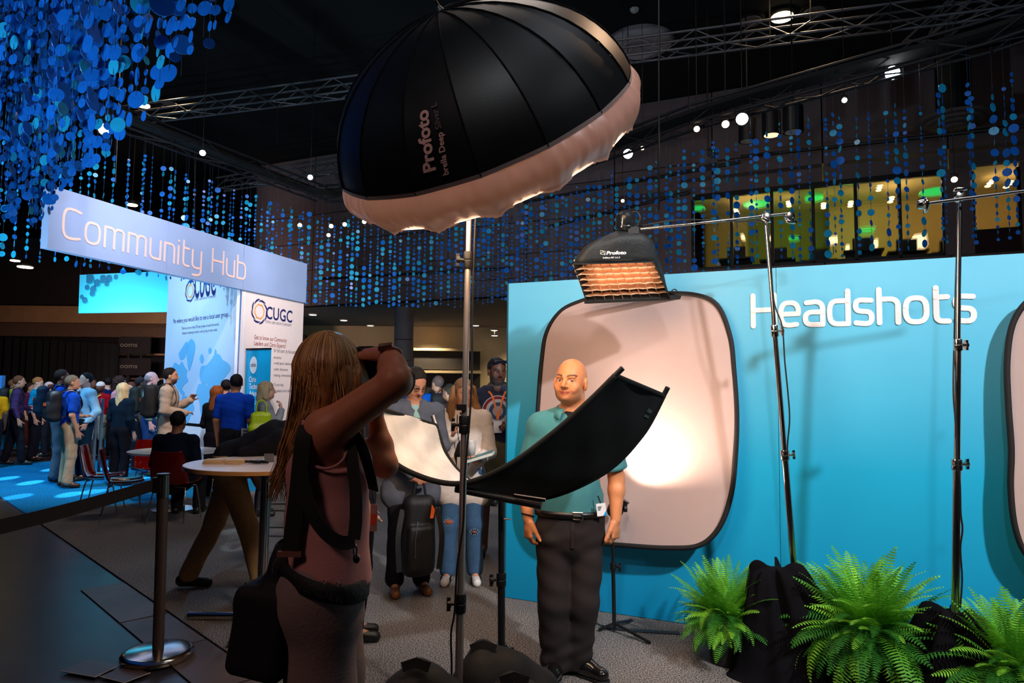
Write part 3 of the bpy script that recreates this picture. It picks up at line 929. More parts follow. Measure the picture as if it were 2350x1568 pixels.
# roll-up banner
YR = 12.3
ra = P(565, 803, YR); rb_ = P(622, 800, YR - .25)
RU = Vector((rb_.x - ra.x, rb_.y - ra.y, 0)).normalized(); RN = Vector((RU.y, -RU.x, 0))
if RN.y > 0: RN = -RN
rw = (Vector((rb_.x, rb_.y, 0)) - Vector((ra.x, ra.y, 0))).length
e = empty('roll_up_banner', (ra.x, ra.y, 0), 'narrow bright blue roll-up banner with white round badge', 'banner')
ban_m = M('banner_blue', lin(0, 150, 205), rough=.45, var=.02)


def rp(t, z, off=0):
    q = ra + RU * t + RN * off
    return Vector((q.x, q.y, z))


MB().quadbox([rp(0, .08), rp(rw, .08), rp(rw, ra.z), rp(0, ra.z)], RN, .01).build('sheet', ban_m, e)
MB().box(rp(rw / 2, .04), (rw / 2, .1, .04), RU, RN).build('base', mull, e)
MB().box(rp(rw / 2, ra.z + .01), (rw / 2, .015, .015), RU, RN).build('top_bar', mull, e)
cb = HIT(582, 838, ra, RN)
disc = [cb + RN * .004 + RU * (.085 * math.cos(2 * math.pi * i / 28)) + up * (.155 * math.sin(2 * math.pi * i / 28)) for i in range(28)]
bdg_o = mk('badge', disc, [tuple(range(28))], M('badge_pale', lin(205, 225, 240), rough=.5), e)
blk = M('black_print', lin(20, 22, 30), rough=.5)
print_text('badge_lettering', 'citrix', cb - up * .03, RU, up, RN, .075, .13, blk, bdg_o, bold=.012, off=.008, center=True)
for i, (y, txt, w, h) in enumerate(((877, 'Citrix', .17, .13), (893, 'Technology', .36, .13), (909, 'Advocates', .34, .13), (922, 'Recognizing experts', .26, .03), (928, 'in the community', .22, .03))):
    print_text('lettering', txt, HIT(572, y, ra, RN), RU, up, RN, h * .8, w, white_print, e, bold=.004)

# blue banner behind the stand
e = empty('hanging_banner', P(182, 718, 16.5), 'bright cyan hanging banner with dark dots behind the map panel', 'banner')
bb = [P(180, 719, 16.5), P(386, 716, 17.2), P(388, 622, 17.2), P(183, 631, 16.5)]
MB().quadbox(bb, (0, -1, 0), .05).build('sheet', M('cyan_banner', lin(0, 172, 228), rough=.45, var=.08, scale=1), e)
for q in (bb[2], bb[3]): MB().cyl(q - Vector((0, -.02, .02)), (q.x, q.y + .02, 9.0), .006, n=6).build('cord', mull, e)
dm = M('banner_dot_print', lin(20, 110, 160), rough=.5)
for (x, y, r) in ((205, 640, .12), (222, 650, .09), (214, 664, .08), (235, 641, .10), (200, 660, .06), (249, 640, .09), (212, 674, .07), (195, 690, .07), (245, 652, .06), (265, 636, .06), (188, 682, .05)):
    q = P(x, y, 16.5 + (x - 182) / 200 * .7 - .03)
    mk('printed_dot', [q + Vector((r * math.cos(t * .4488), 0, r * math.sin(t * .4488))) for t in range(14)], [tuple(range(14))], dm, e)
# small blue lit panel at the far left edge
a = P(-25, 925, 14.5); b = P(9, 862, 14.5)
MBx = MB().box(((a.x + b.x) / 2, 14.5, b.z / 2), ((b.x - a.x) / 2, .05, b.z / 2))
e = empty('kiosk_panel', ((a.x + b.x) / 2, 14.5, 0), 'tall light blue kiosk panel cut off at the left frame edge', 'kiosk')
MBx.build('board', M('kiosk_blue', lin(70, 150, 225), rough=.4), e)
# ================================================================ TRUSSES, CEILING FITTINGS, DISC CURTAINS
alu = M('truss_aluminium', lin(118, 116, 120), rough=.45, metal=.6)
alu_dark = M('truss_black', lin(32, 32, 36), rough=.6, metal=.3)
_unit = {}


def unit_tube(mat):
    if mat.name not in _unit:
        mb = MB(); mb.cyl((0, 0, 0), (0, 0, 1), 1.0, n=6)
        me_o = mk('brace', mb.v, mb.f, mat)
        _unit[mat.name] = me_o.data
        bpy.data.objects.remove(me_o)
    return _unit[mat.name]


def strut(name, a, b, r, mat, parent):
    a = Vector(a); b = Vector(b); d = b - a
    o = bpy.data.objects.new(name, unit_tube(mat)); COL.objects.link(o)
    o.parent = parent
    o.location = a - parent.location
    o.rotation_mode = 'QUATERNION'
    o.rotation_quaternion = d.to_track_quat('Z', 'Y')
    o.scale = (r, r, d.length)
    return o


def truss(a, b, label, size=.30, step=.42, mat=alu, r=.022, group='lighting trusses under the black ceiling'):
    a = Vector(a); b = Vector(b)
    d = (b - a).normalized(); side = d.cross(Vector((0, 0, 1))).normalized(); up_ = side.cross(d).normalized()
    e = empty('lighting_truss', a, label, 'truss', group)
    h = size / 2
    cs = [(-h, -h), (h, -h), (h, h), (-h, h)]
    for (x, z) in cs:
        strut('chord', a + side * x + up_ * z, b + side * x + up_ * z, r, mat, e)
    n = int((b - a).length / step)
    for i in range(n):
        p = a + d * (i * step); q = a + d * ((i + 1) * step)
        sgn = 1 if i % 2 else -1
        for f in (-1, 1):
            strut('brace', p + side * (h * f) + up_ * (h * sgn), q + side * (h * f) - up_ * (h * sgn), r * .5, mat, e)
        strut('brace', p - side * h * sgn - up_ * h, q + side * h * sgn - up_ * h, r * .5, mat, e)
    return e


T0 = P(275, 268, 14.9)
T1 = P(2600, -40, 9.6); T1.z = T0.z
truss(T0, T1, 'long silver box truss crossing the picture behind the umbrella', step=.5)
q0 = P(2250, -20, 9.96); q1 = P(2085, 125, 11.8)
truss(q0, q1, 'silver truss running away from the camera at the upper right', .32, .55)
truss(P(505, 424, 17.5), P(800, 376, 15.8), 'short distant silver truss left of the umbrella', .28, .5)
truss(P(1380, 320, 16), P(1560, 312, 15.0), 'small distant truss just right of the umbrella rim', .25, .5)

# curtain path
ZB, ZT = 3.4, 5.4


def cpath(px, s):
    return Vector(((px - CX) / s, F_PX / s, 0))


path = [cpath(-420, 205), cpath(-150, 180), cpath(0, 163), cpath(200, 151), cpath(400, 134), cpath(560, 119), cpath(727, 106), cpath(1000, 105), cpath(1170, 113), cpath(1600, 152), cpath(1990, 180), cpath(2300, 200), cpath(2700, 235)]
pc = crv(path, 24)
cum = [0]
for i in range(1, len(pc)): cum.append(cum[-1] + (pc[i] - pc[i - 1]).length)


def pat(s):
    import bisect
    i = min(max(bisect.bisect(cum, s), 1), len(pc) - 1)
    k = (s - cum[i - 1]) / max(cum[i] - cum[i - 1], 1e-6)
    return pc[i - 1].lerp(pc[i], k)


# dark trusses that carry the curtain
prev = None
idx = 0
labs = ['dark truss above the disc curtain, leftmost run', 'dark truss above the disc curtain over the header sign', 'dark truss above the disc curtain, deepest run left of umbrella',
        'dark truss above the disc curtain behind the umbrella', 'dark truss with lamps above the disc curtain right of umbrella', 'dark truss above the disc curtain toward the right edge']
for i in (1, 3, 6, 8, 9, 11, 12):
    p = path[i] + Vector((0, 0, ZT + .45))
    if prev is not None:
        truss(prev, p, labs[idx], .28, .6, alu_dark, .022, 'dark trusses over the disc curtain'); idx += 1
    prev = p

disc_m = M('blue_disc', lin(18, 105, 200), rough=.32, var=.12, scale=.8, spec=.5)
disc_c = M('cyan_disc', lin(30, 160, 205), rough=.28, var=.12, scale=.8, spec=.6)
cord_m = M('clear_cord', lin(40, 60, 80), rough=.5)


def disc_mesh(mat, n=16):
    mb = MB(); mb.cyl((0, -.035, 0), (0, .035, 0), 1.0, n=n)
    o = mk('disc', mb.v, mb.f, mat); me = o.data
    bpy.data.objects.remove(o); return me


DM = [disc_mesh(disc_m), disc_mesh(disc_c)]
DMF = [disc_mesh(disc_m, 26), disc_mesh(disc_c, 26)]


def strand(loc, z0, z1, label, group, rmax, minr, meshes, fill=1.0, cyan=.5, ztop=5.9):
    """one hanging cord with its discs; discs under minr are joined into one small-disc part"""
    e = empty('disc_strand', (loc.x, loc.y, z0), label, 'hanging decoration', group)
    mb = MB(); mb.cyl((loc.x, loc.y, z0), (loc.x, loc.y, ztop), .0016, n=4)
    mb.build('cord', cord_m, e)
    small = MB()
    z = z0
    ph = random.random() * 6
    while z < z1:
        k = .5 + .5 * math.sin(ph + z * 2.6) 
        r = rmax * (.32 + .68 * (k * .6 + random.random() * .4) ** 1.6)
        z += r
        yaw = random.uniform(-1.3, 1.3) if random.random() < .6 else random.uniform(-.4, .4)
        yaw += math.atan2(-loc.x, loc.y) * -1
        if random.random() < fill:
            mi = 1 if random.random() < cyan else 0
            if r > minr:
                o = bpy.data.objects.new('disc', meshes[mi]); COL.objects.link(o)
                o.parent = e; o.location = (0, 0, z - z0); o.scale = (r, r, r)
                o.rotation_euler = (random.uniform(-.12, .12), 0, yaw)
            else:
                c_, s_ = math.cos(yaw), math.sin(yaw)
                v = Vector((-s_, c_, 0)) * (r * .04)
                small.cyl(Vector((loc.x, loc.y, z)) - v, Vector((loc.x, loc.y, z)) + v, r, n=10)
        z += r + random.uniform(.010, .055)
    if small.v:
        o = small.build('small_disc', meshes[0].materials[0], e)
        o['kind'] = 'stuff'
    return e


s = 0.3
tot = cum[-1]
n_l = 0
side_of = lambda p: p.x < -1.6
while s < tot:
    p = pat(s)
    k = p.y
    jit = Vector((random.uniform(-.02, .02), random.uniform(-.12, .12), 0))
    if p.x < -1.6:
        lab = 'strand of blue discs in the curtain hanging behind the community stand'
        grp = 'disc strands of the left curtain run'
        step = .135; rm = .060; cy = .55
    else:
        lab = 'strand of blue discs in the curtain hanging before the upstairs windows'
        grp = 'disc strands of the right curtain run'
        step = .145; rm = .058; cy = .35
    strand(p + jit, ZB + random.uniform(-.03, .05), ZT - random.uniform(0, .25), lab, grp, rm, .021 if k < 11 else .030, DM, .97, cy)
    n_l += 1
    s += step
V = []; Fc = []
for i in range(0, len(pc), 3):
    d_ = (pc[min(i + 1, len(pc) - 1)] - pc[max(i - 1, 0)]).normalized(); sd = Vector((-d_.y, d_.x, 0)) * .15
    for a_ in (sd, -sd): V += [pc[i] + a_ + Vector((0, 0, 5.86)), pc[i] + a_ + Vector((0, 0, 5.92))]
for i in range(len(V) // 4 - 1):
    a_ = i * 4; b_ = a_ + 4
    Fc += [(a_, a_ + 2, b_ + 2, b_), (a_ + 1, b_ + 1, b_ + 3, a_ + 3), (a_, b_, b_ + 1, a_ + 1), (a_ + 2, a_ + 3, b_ + 3, b_ + 2)]
tag(mk('curtain_rail', V, Fc, black_m), 'dark rail under the trusses from which the disc curtain strands hang', 'rail')

# near cluster, upper left: rows of strands passing overhead
c0 = Vector((-1.42, 3.25, 0)); c1 = Vector((-1.85, 3.65, 0)); c2 = Vector((-5.1, 7.2, 0))
edge_dir = (c2 - c0).normalized(); back_dir = Vector((-edge_dir.y, edge_dir.x, 0))
if back_dir.x > 0: back_dir = -back_dir
cnt = 0
Ltot = (c2 - c0).length
mass = MB(); mass_n = 0
for row in range(9):
    off_r = row * .23
    t = -.2 + random.random() * .1
    while t < Ltot + .6:
        p = c0 + edge_dir * t + back_dir * (off_r + random.uniform(-.06, .06))
        sc = F_PX / p.y
        lab = 'strand of large blue discs hanging overhead at the upper left'
        if p.y > 1.8:
            zmin = ZB + .06 * math.sin(t * 2) + row * .02
            if cnt < 150 and row < 5:
                strand(p, zmin, zmin + min(2.0, .35 + p.y * .52), lab, 'disc strands of the near overhead cluster', .072 if row < 2 else .056, .026, DMF, .95, .12, 9.0)
                cnt += 1
            else:
                z = zmin
                while z < zmin + min(2.0, .35 + p.y * .5):
                    r = random.uniform(.018, .052); z += r
                    yaw = random.uniform(-1.2, 1.2)
                    v = Vector((math.sin(yaw), math.cos(yaw), 0)) * (r * .04)
                    mass.cyl(Vector((p.x, p.y, z)) - v, Vector((p.x, p.y, z)) + v, r, n=12); mass_n += 1
                    z += r + random.uniform(.01, .03)
        t += .125 + random.uniform(0, .05)
o = mass.build('disc_mass', disc_m); tag(o, 'dense mass of blue hanging discs deep inside the overhead cluster', 'hanging decoration', kind='stuff')
print('near strands', cnt, 'mass', mass_n)
# dark frame the cluster hangs from
truss(c0 + back_dir * 2.3 + Vector((0, 0, 5.5)) - edge_dir * .5, c2 + back_dir * 2.3 + Vector((0, 0, 5.5)), 'dark truss over the near disc cluster, top left corner', .35, .5, alu_dark, .025, 'dark trusses over the disc cluster')


# stage lamps
can_m = M('lamp_housing', lin(18, 18, 20), rough=.45)
spotw = M('spot_glow_white', (1, 1, 1), emit=(.93, .98, 1.0), estr=26)
spoty = M('spot_glow_warm', (1, .9, .7), emit=(1.0, .74, .40), estr=14)


def stage_lamp(px, py, Y, r, label, mat=spotw, name='stage_lamp', grp='stage lamps on the trusses', aim=None):
    q = P(px, py, Y)
    e = empty(name, q, label, 'stage light', grp)
    d = (Vector((0, 0, 1.6)) - q).normalized() if aim is None else Vector(aim).normalized()
    d = (d + Vector((0, 0, -.25))).normalized()
    MB().lathe(q - d * (r * 2.6), [(r * .7, 0), (r * .95, r * .6), (r * 1.15, r * 2.2), (r * 1.22, r * 2.7)], n=20, axis=d).build('housing', can_m, e)
    MB().lathe(q + d * (r * .02), [(r * 1.0, 0), (r * .97, r * .12), (r * .6, r * .2), (r * .1, r * .24)], n=20, axis=d).build('lens', mat, e)
    MB().box(q - d * r * 1.2 + Vector((0, 0, r * 1.7)), (r * 1.2, r * .12, r * .1)).box(q - d * r * 1.2 + Vector((r * 1.15, 0, r * .9)), (r * .08, r * .12, r * .9)).box(q - d * r * 1.2 + Vector((-r * 1.15, 0, r * .9)), (r * .08, r * .12, r * .9)).cyl(q - d * r * 1.2 + Vector((0, 0, r * 1.7)), (q.x, q.y, 9.0) if name == 'stage_lamp' else q - d * r * 1.2 + Vector((0, 0, r * 3.6)), min(r * .15, .008), n=6).build('yoke', can_m, e)
    return e


stage_lamp(2048, 167, 8.6, .088, 'largest white stage lamp, upper right beneath the crossing truss')
stage_lamp(1703, 273, 9.6, .085, 'bright white stage lamp beside two warm ones')
stage_lamp(1441, 353, 12.3, .088, 'bright white stage lamp just right of the umbrella')
stage_lamp(240, 297, 10.0, .085, 'bright white stage lamp by the overhead disc cluster')
stage_lamp(465, 351, 11.3, .048, 'small white stage lamp above the header sign')
stage_lamp(712, 407, 12.8, .048, 'small white stage lamp left of the umbrella')
stage_lamp(1246, 410, 13.0, .05, 'small white lamp peeping below the umbrella skirt')
stage_lamp(1938, 230, 9.2, .035, 'tiny cool white lamp on the right curtain truss')
stage_lamp(1599, 296, 10.2, .045, 'small warm lamp facing sideways, left of the warm pair', spoty)
stage_lamp(1665, 285, 9.9, .055, 'round warm lamp left of the white lamp on the right truss', spoty)
stage_lamp(1474, 340, 11.8, .035, 'slim warm lamp next to the white lamp by the umbrella', spoty)
stage_lamp(1429, 461, 12.0, .03, 'tiny warm lamp above the softbox', spoty)
stage_lamp(2190, 412, 8.1, .035, 'tiny warm lamp above the right boom clamp', spoty)
for i, (px, py) in enumerate(((688, 517), (836, 509), (791, 515), (760, 519))):
    stage_lamp(px, py, 16.0, .05, ['small warm wall lamp farthest left in the row under the umbrella', 'small warm wall lamp touching the umbrella skirt edge', 'small warm wall lamp third in the row under the umbrella', 'small warm wall lamp second in the row under the umbrella'][i], spoty, 'wall_lamp', 'row of small warm lamps under the umbrella')
# dark lamp bodies clustered on the right truss
for i, (px, py, Y, r) in enumerate(((1820, 275, 10.8, .16), (1770, 285, 11.2, .15), (1715, 300, 11.6, .15))):
    q = P(px, py, Y)
    e = empty('pendant_can', q, ['large dark drum pendant hanging right of the white lamp', 'middle dark drum pendant with lit underside', 'leftmost dark drum pendant behind the discs'][i], 'pendant light', 'drum pendants before the upper wall')
    MB().cyl(q - Vector((0, 0, r * 1.3)), q + Vector((0, 0, r * 1.3)), r, n=24).build('drum', can_m, e, smooth=False)
    MB().cyl(q + Vector((0, 0, r * 1.3)), (q.x, q.y, 8.95), .012, n=6).build('rod', can_m, e)
    MB().cyl(q - Vector((0, 0, r * 1.32)), q - Vector((0, 0, r * 1.3)), r * .8, n=20).build('lamp_face', warmglow if i == 1 else rim_m, e)

# ceiling downlights
ZC = 8.98


def ceil_at(px, py, z=ZC):
    d = ray(px, py); t = (z - CAM_H) / d.z
    return Vector((d.x * t, d.y * t, z))


glow_hi = M('ceiling_lamp_glow', (1, .9, .7), emit=(1.0, .78, .42), estr=12)
plate = M('ceiling_lamp_off', lin(135, 115, 108), rough=.5)
for i, (px, py, r, on, z) in enumerate(((1795, 33, .24, 1, ZC), (1722, 43, .24, 0, ZC), (1870, 22, .24, 0, ZC), (328, 237, .20, 1, ZC), (388, 232, .20, 0, ZC), (303, 465, .14, 1, 5.9), (722, 436, .12, 1, 7.2), (35, 593, .12, 1, 4.6), (58, 608, .2, 1, 4.6))):
    q = ceil_at(px, py, z)
    if q.y > 19: q = P(px, py, 18.0)
    labs_ = ['brightly lit round ceiling lamp above the silver truss, middle of three', 'unlit round ceiling lamp left of the lit one', 'unlit round ceiling lamp right of the lit one', 'lit warm ceiling lamp near the overhead disc cluster',
             'unlit ceiling lamp beside the warm one over the left truss', 'small lit warm ceiling lamp above the letters of the header', 'small lit warm ceiling lamp left of the umbrella rim', 'small warm lamp under the left curtain run, upper of two', 'flat warm lamp under the left curtain run, lower of two']
    e = empty('ceiling_lamp', q, labs_[i], 'ceiling light', 'round ceiling lamps')
    MB().lathe(q, [(r * .9, -.05), (r * 1.15, -.02), (r * 1.15, .02)], n=28).build('rim', can_m, e)
    MB().lathe(q, [(r * .85, -.07), (r * .85, -.05)], n=28).build('lamp_face', glow_hi if on else plate, e)
    if q.z < 8.5:
        MB().cyl(q, (q.x, q.y, 8.98), .01, n=6).build('rod', can_m, e)
# air diffusers
q = ceil_at(1470, 95)
e = empty('air_diffuser', q, 'large pale ring shaped ceiling air diffuser right of the umbrella', 'vent', 'ceiling air diffusers')
grey_p = M('diffuser_grey', lin(165, 155, 155), rough=.6)
MB().lathe(q, [(.34, -.16), (.40, -.20), (.62, -.10), (.70, 0)], n=40).build('ring', grey_p, e, smooth=True)
MB().lathe(q, [(.05, -.10), (.34, -.12), (.335, -.02)], n=30).build('throat', can_m, e)
q = P(2190, 278, 12.6)
e = empty('air_diffuser', q, 'wide stepped grey air diffuser behind the discs at the right', 'vent', 'ceiling air diffusers')
g2 = M('diffuser_dim', lin(90, 78, 76), rough=.7)
for k, r in enumerate((.58, .44, .3, .16)):
    MB().lathe(q - Vector((0, 0, .045 * k)), [(r, -.02), (r + .09, .0), (r + .08, .03)], n=36).build('ring', g2, e, smooth=True)
MB().cyl(q + Vector((0, 0, .02)), (q.x, q.y, 8.98), .3, n=20).build('duct', can_m, e)
q = ceil_at(1456, 21)
e = empty('smoke_detector', q, 'small white smoke detector on the black ceiling', 'detector')
MB().lathe(q, [(.05, -.06), (.075, -.04), (.09, 0)], n=20).build('body', rim_m, e)
# hanging rods and cables
for i, (px, y0, y1, Y) in enumerate(((447, 275, 350, 13.5), (447, 352, 560, 11.5), (635, 215, 335, 13.0), (1512, 0, 480, 9.0), (1580, 130, 300, 12.5), (265, 300, 420, 8.5), (1860, 0, 95, 11.0))):
    a = P(px, y1, Y); b = P(px - (6 if i == 5 else 0), y0, Y)
    if i == 5: b = Vector((b.x, b.y, 9.0))
    tag(MB().tube([a, a.lerp(b, .5), b], .012 if i in (3, 6) else .006, n=6).build('hanging_cable', can_m), ['thin cable dropping from the left truss', 'long cable passing in front of the left disc curtain', 'cable with small sensor left of umbrella', 'dark rigging pole right of the umbrella', 'thin cable below the silver truss at right',
        'thin cable beside the overhead cluster', 'dark rigging strap over the silver truss'][i], 'cable')
# thin dark rails over the upper wall
for i, (x0, y0, x1, y1, Y0, Y1) in enumerate(((740, 640, 1170, 617, 19.2, 18.2), (1200, 465, 1700, 372, 16.5, 14.0), (1260, 520, 1580, 442, 16.0, 14.5), (1700, 360, 2350, 290, 14, 11.5))):
    tag(MB().tube([P(x0, y0, Y0), P(x1, y1, Y1)], .035, n=6).build('trim_%d' % (4 + i), can_m), kind='structure')
a = P(2060, 390, 12.0); b = P(2330, 280, 10.6)
# dark projector screen / monitor hanging between discs
q = P(1625, 372, 11.5)
e = empty('projector', q, 'small grey projector hanging among the discs left of the windows', 'projector')
MB().box(q, (.16, .2, .1), (.9, -.3, .1), (.3, .9, 0), (0, 0, 1)).build('body', g2, e)
MB().cyl(q, (q.x, q.y, 8.98), .014, n=6).build('rod', can_m, e)
q = P(1636, 350, 10.9)
e = empty('dome_camera', q, 'clear dome security camera with tiny green light', 'camera')
MB().lathe(q, [(.02, -.10), (.08, -.06), (.10, 0), (.10, .05), (.04, .08)], n=20).build('dome', M('smoked_dome', lin(90, 85, 90), rough=.1, trans=.6), e, smooth=True)
MB().lathe(q + Vector((-.02, -.09, -.01)), [(.008, -.008), (.008, .008)], n=8).build('indicator', greenglow, e)
# ================================================================ SDF MODELLING (bodies, clothes, bags)
def surface_nets(d, ax, ay, az):
    ins = d < 0
    c = [ins[i:ins.shape[0] - 1 + i, j:ins.shape[1] - 1 + j, k:ins.shape[2] - 1 + k] for i in (0, 1) for j in (0, 1) for k in (0, 1)]
    cnt = np.zeros(c[0].shape, np.int8)
    for a in c: cnt += a
    act = (cnt > 0) & (cnt < 8)
    I, J, K = np.nonzero(act)
    if len(I) == 0: return np.zeros((0, 3)), np.zeros((0, 4), int)
    idx = np.full(act.shape, -1, np.int32); idx[I, J, K] = np.arange(len(I))
    pos = np.zeros((len(I), 3)); n = np.zeros(len(I))
    offs = [(0, 0, 0), (0, 0, 1), (0, 1, 0), (0, 1, 1), (1, 0, 0), (1, 0, 1), (1, 1, 0), (1, 1, 1)]
    vals = [d[I + o[0], J + o[1], K + o[2]] for o in offs]
    for a in range(8):
        for b in range(a + 1, 8):
            if bin(a ^ b).count('1') != 1: continue
            va, vb = vals[a], vals[b]
            m = (va < 0) != (vb < 0)
            t = np.where(m, va / np.where(m, va - vb, 1), 0)
            for x in range(3):
                pos[:, x] += np.where(m, offs[a][x] + t * (offs[b][x] - offs[a][x]), 0)
            n += m
    pos /= n[:, None]
    axs = (ax, ay, az); idc = (I, J, K)
    V = np.empty_like(pos)
    for x in range(3):
        A = np.asarray(axs[x]); V[:, x] = A[idc[x]] + pos[:, x] * (A[idc[x] + 1] - A[idc[x]])
    Fs = []
    for axis in range(3):
        sl0 = [slice(None)] * 3; sl1 = [slice(None)] * 3
        sl0[axis] = slice(0, -1); sl1[axis] = slice(1, None)
        s0 = ins[tuple(sl0)]; s1 = ins[tuple(sl1)]
        m = s0 != s1
        b, c_ = [x for x in range(3) if x != axis]
        m2 = m.copy()
        sl = [slice(None)] * 3
        for x in (b, c_):
            s_ = [slice(None)] * 3; s_[x] = 0; m2[tuple(s_)] = False
            s_[x] = -1; m2[tuple(s_)] = False
        E = np.array(np.nonzero(m2)).T
        if len(E) == 0: continue
        def cell(db, dc):
            q = E.copy(); q[:, b] -= db; q[:, c_] -= dc
            return idx[q[:, 0], q[:, 1], q[:, 2]]
        quad = np.stack([cell(1, 1), cell(0, 1), cell(0, 0), cell(1, 0)], 1)
        fl = s0[E[:, 0], E[:, 1], E[:, 2]]
        if axis == 1: fl = ~fl
        quad[~fl] = quad[~fl][:, ::-1]
        Fs.append(quad)
    Fq = np.concatenate(Fs); Fq = Fq[(Fq >= 0).all(1)]
    return V, Fq


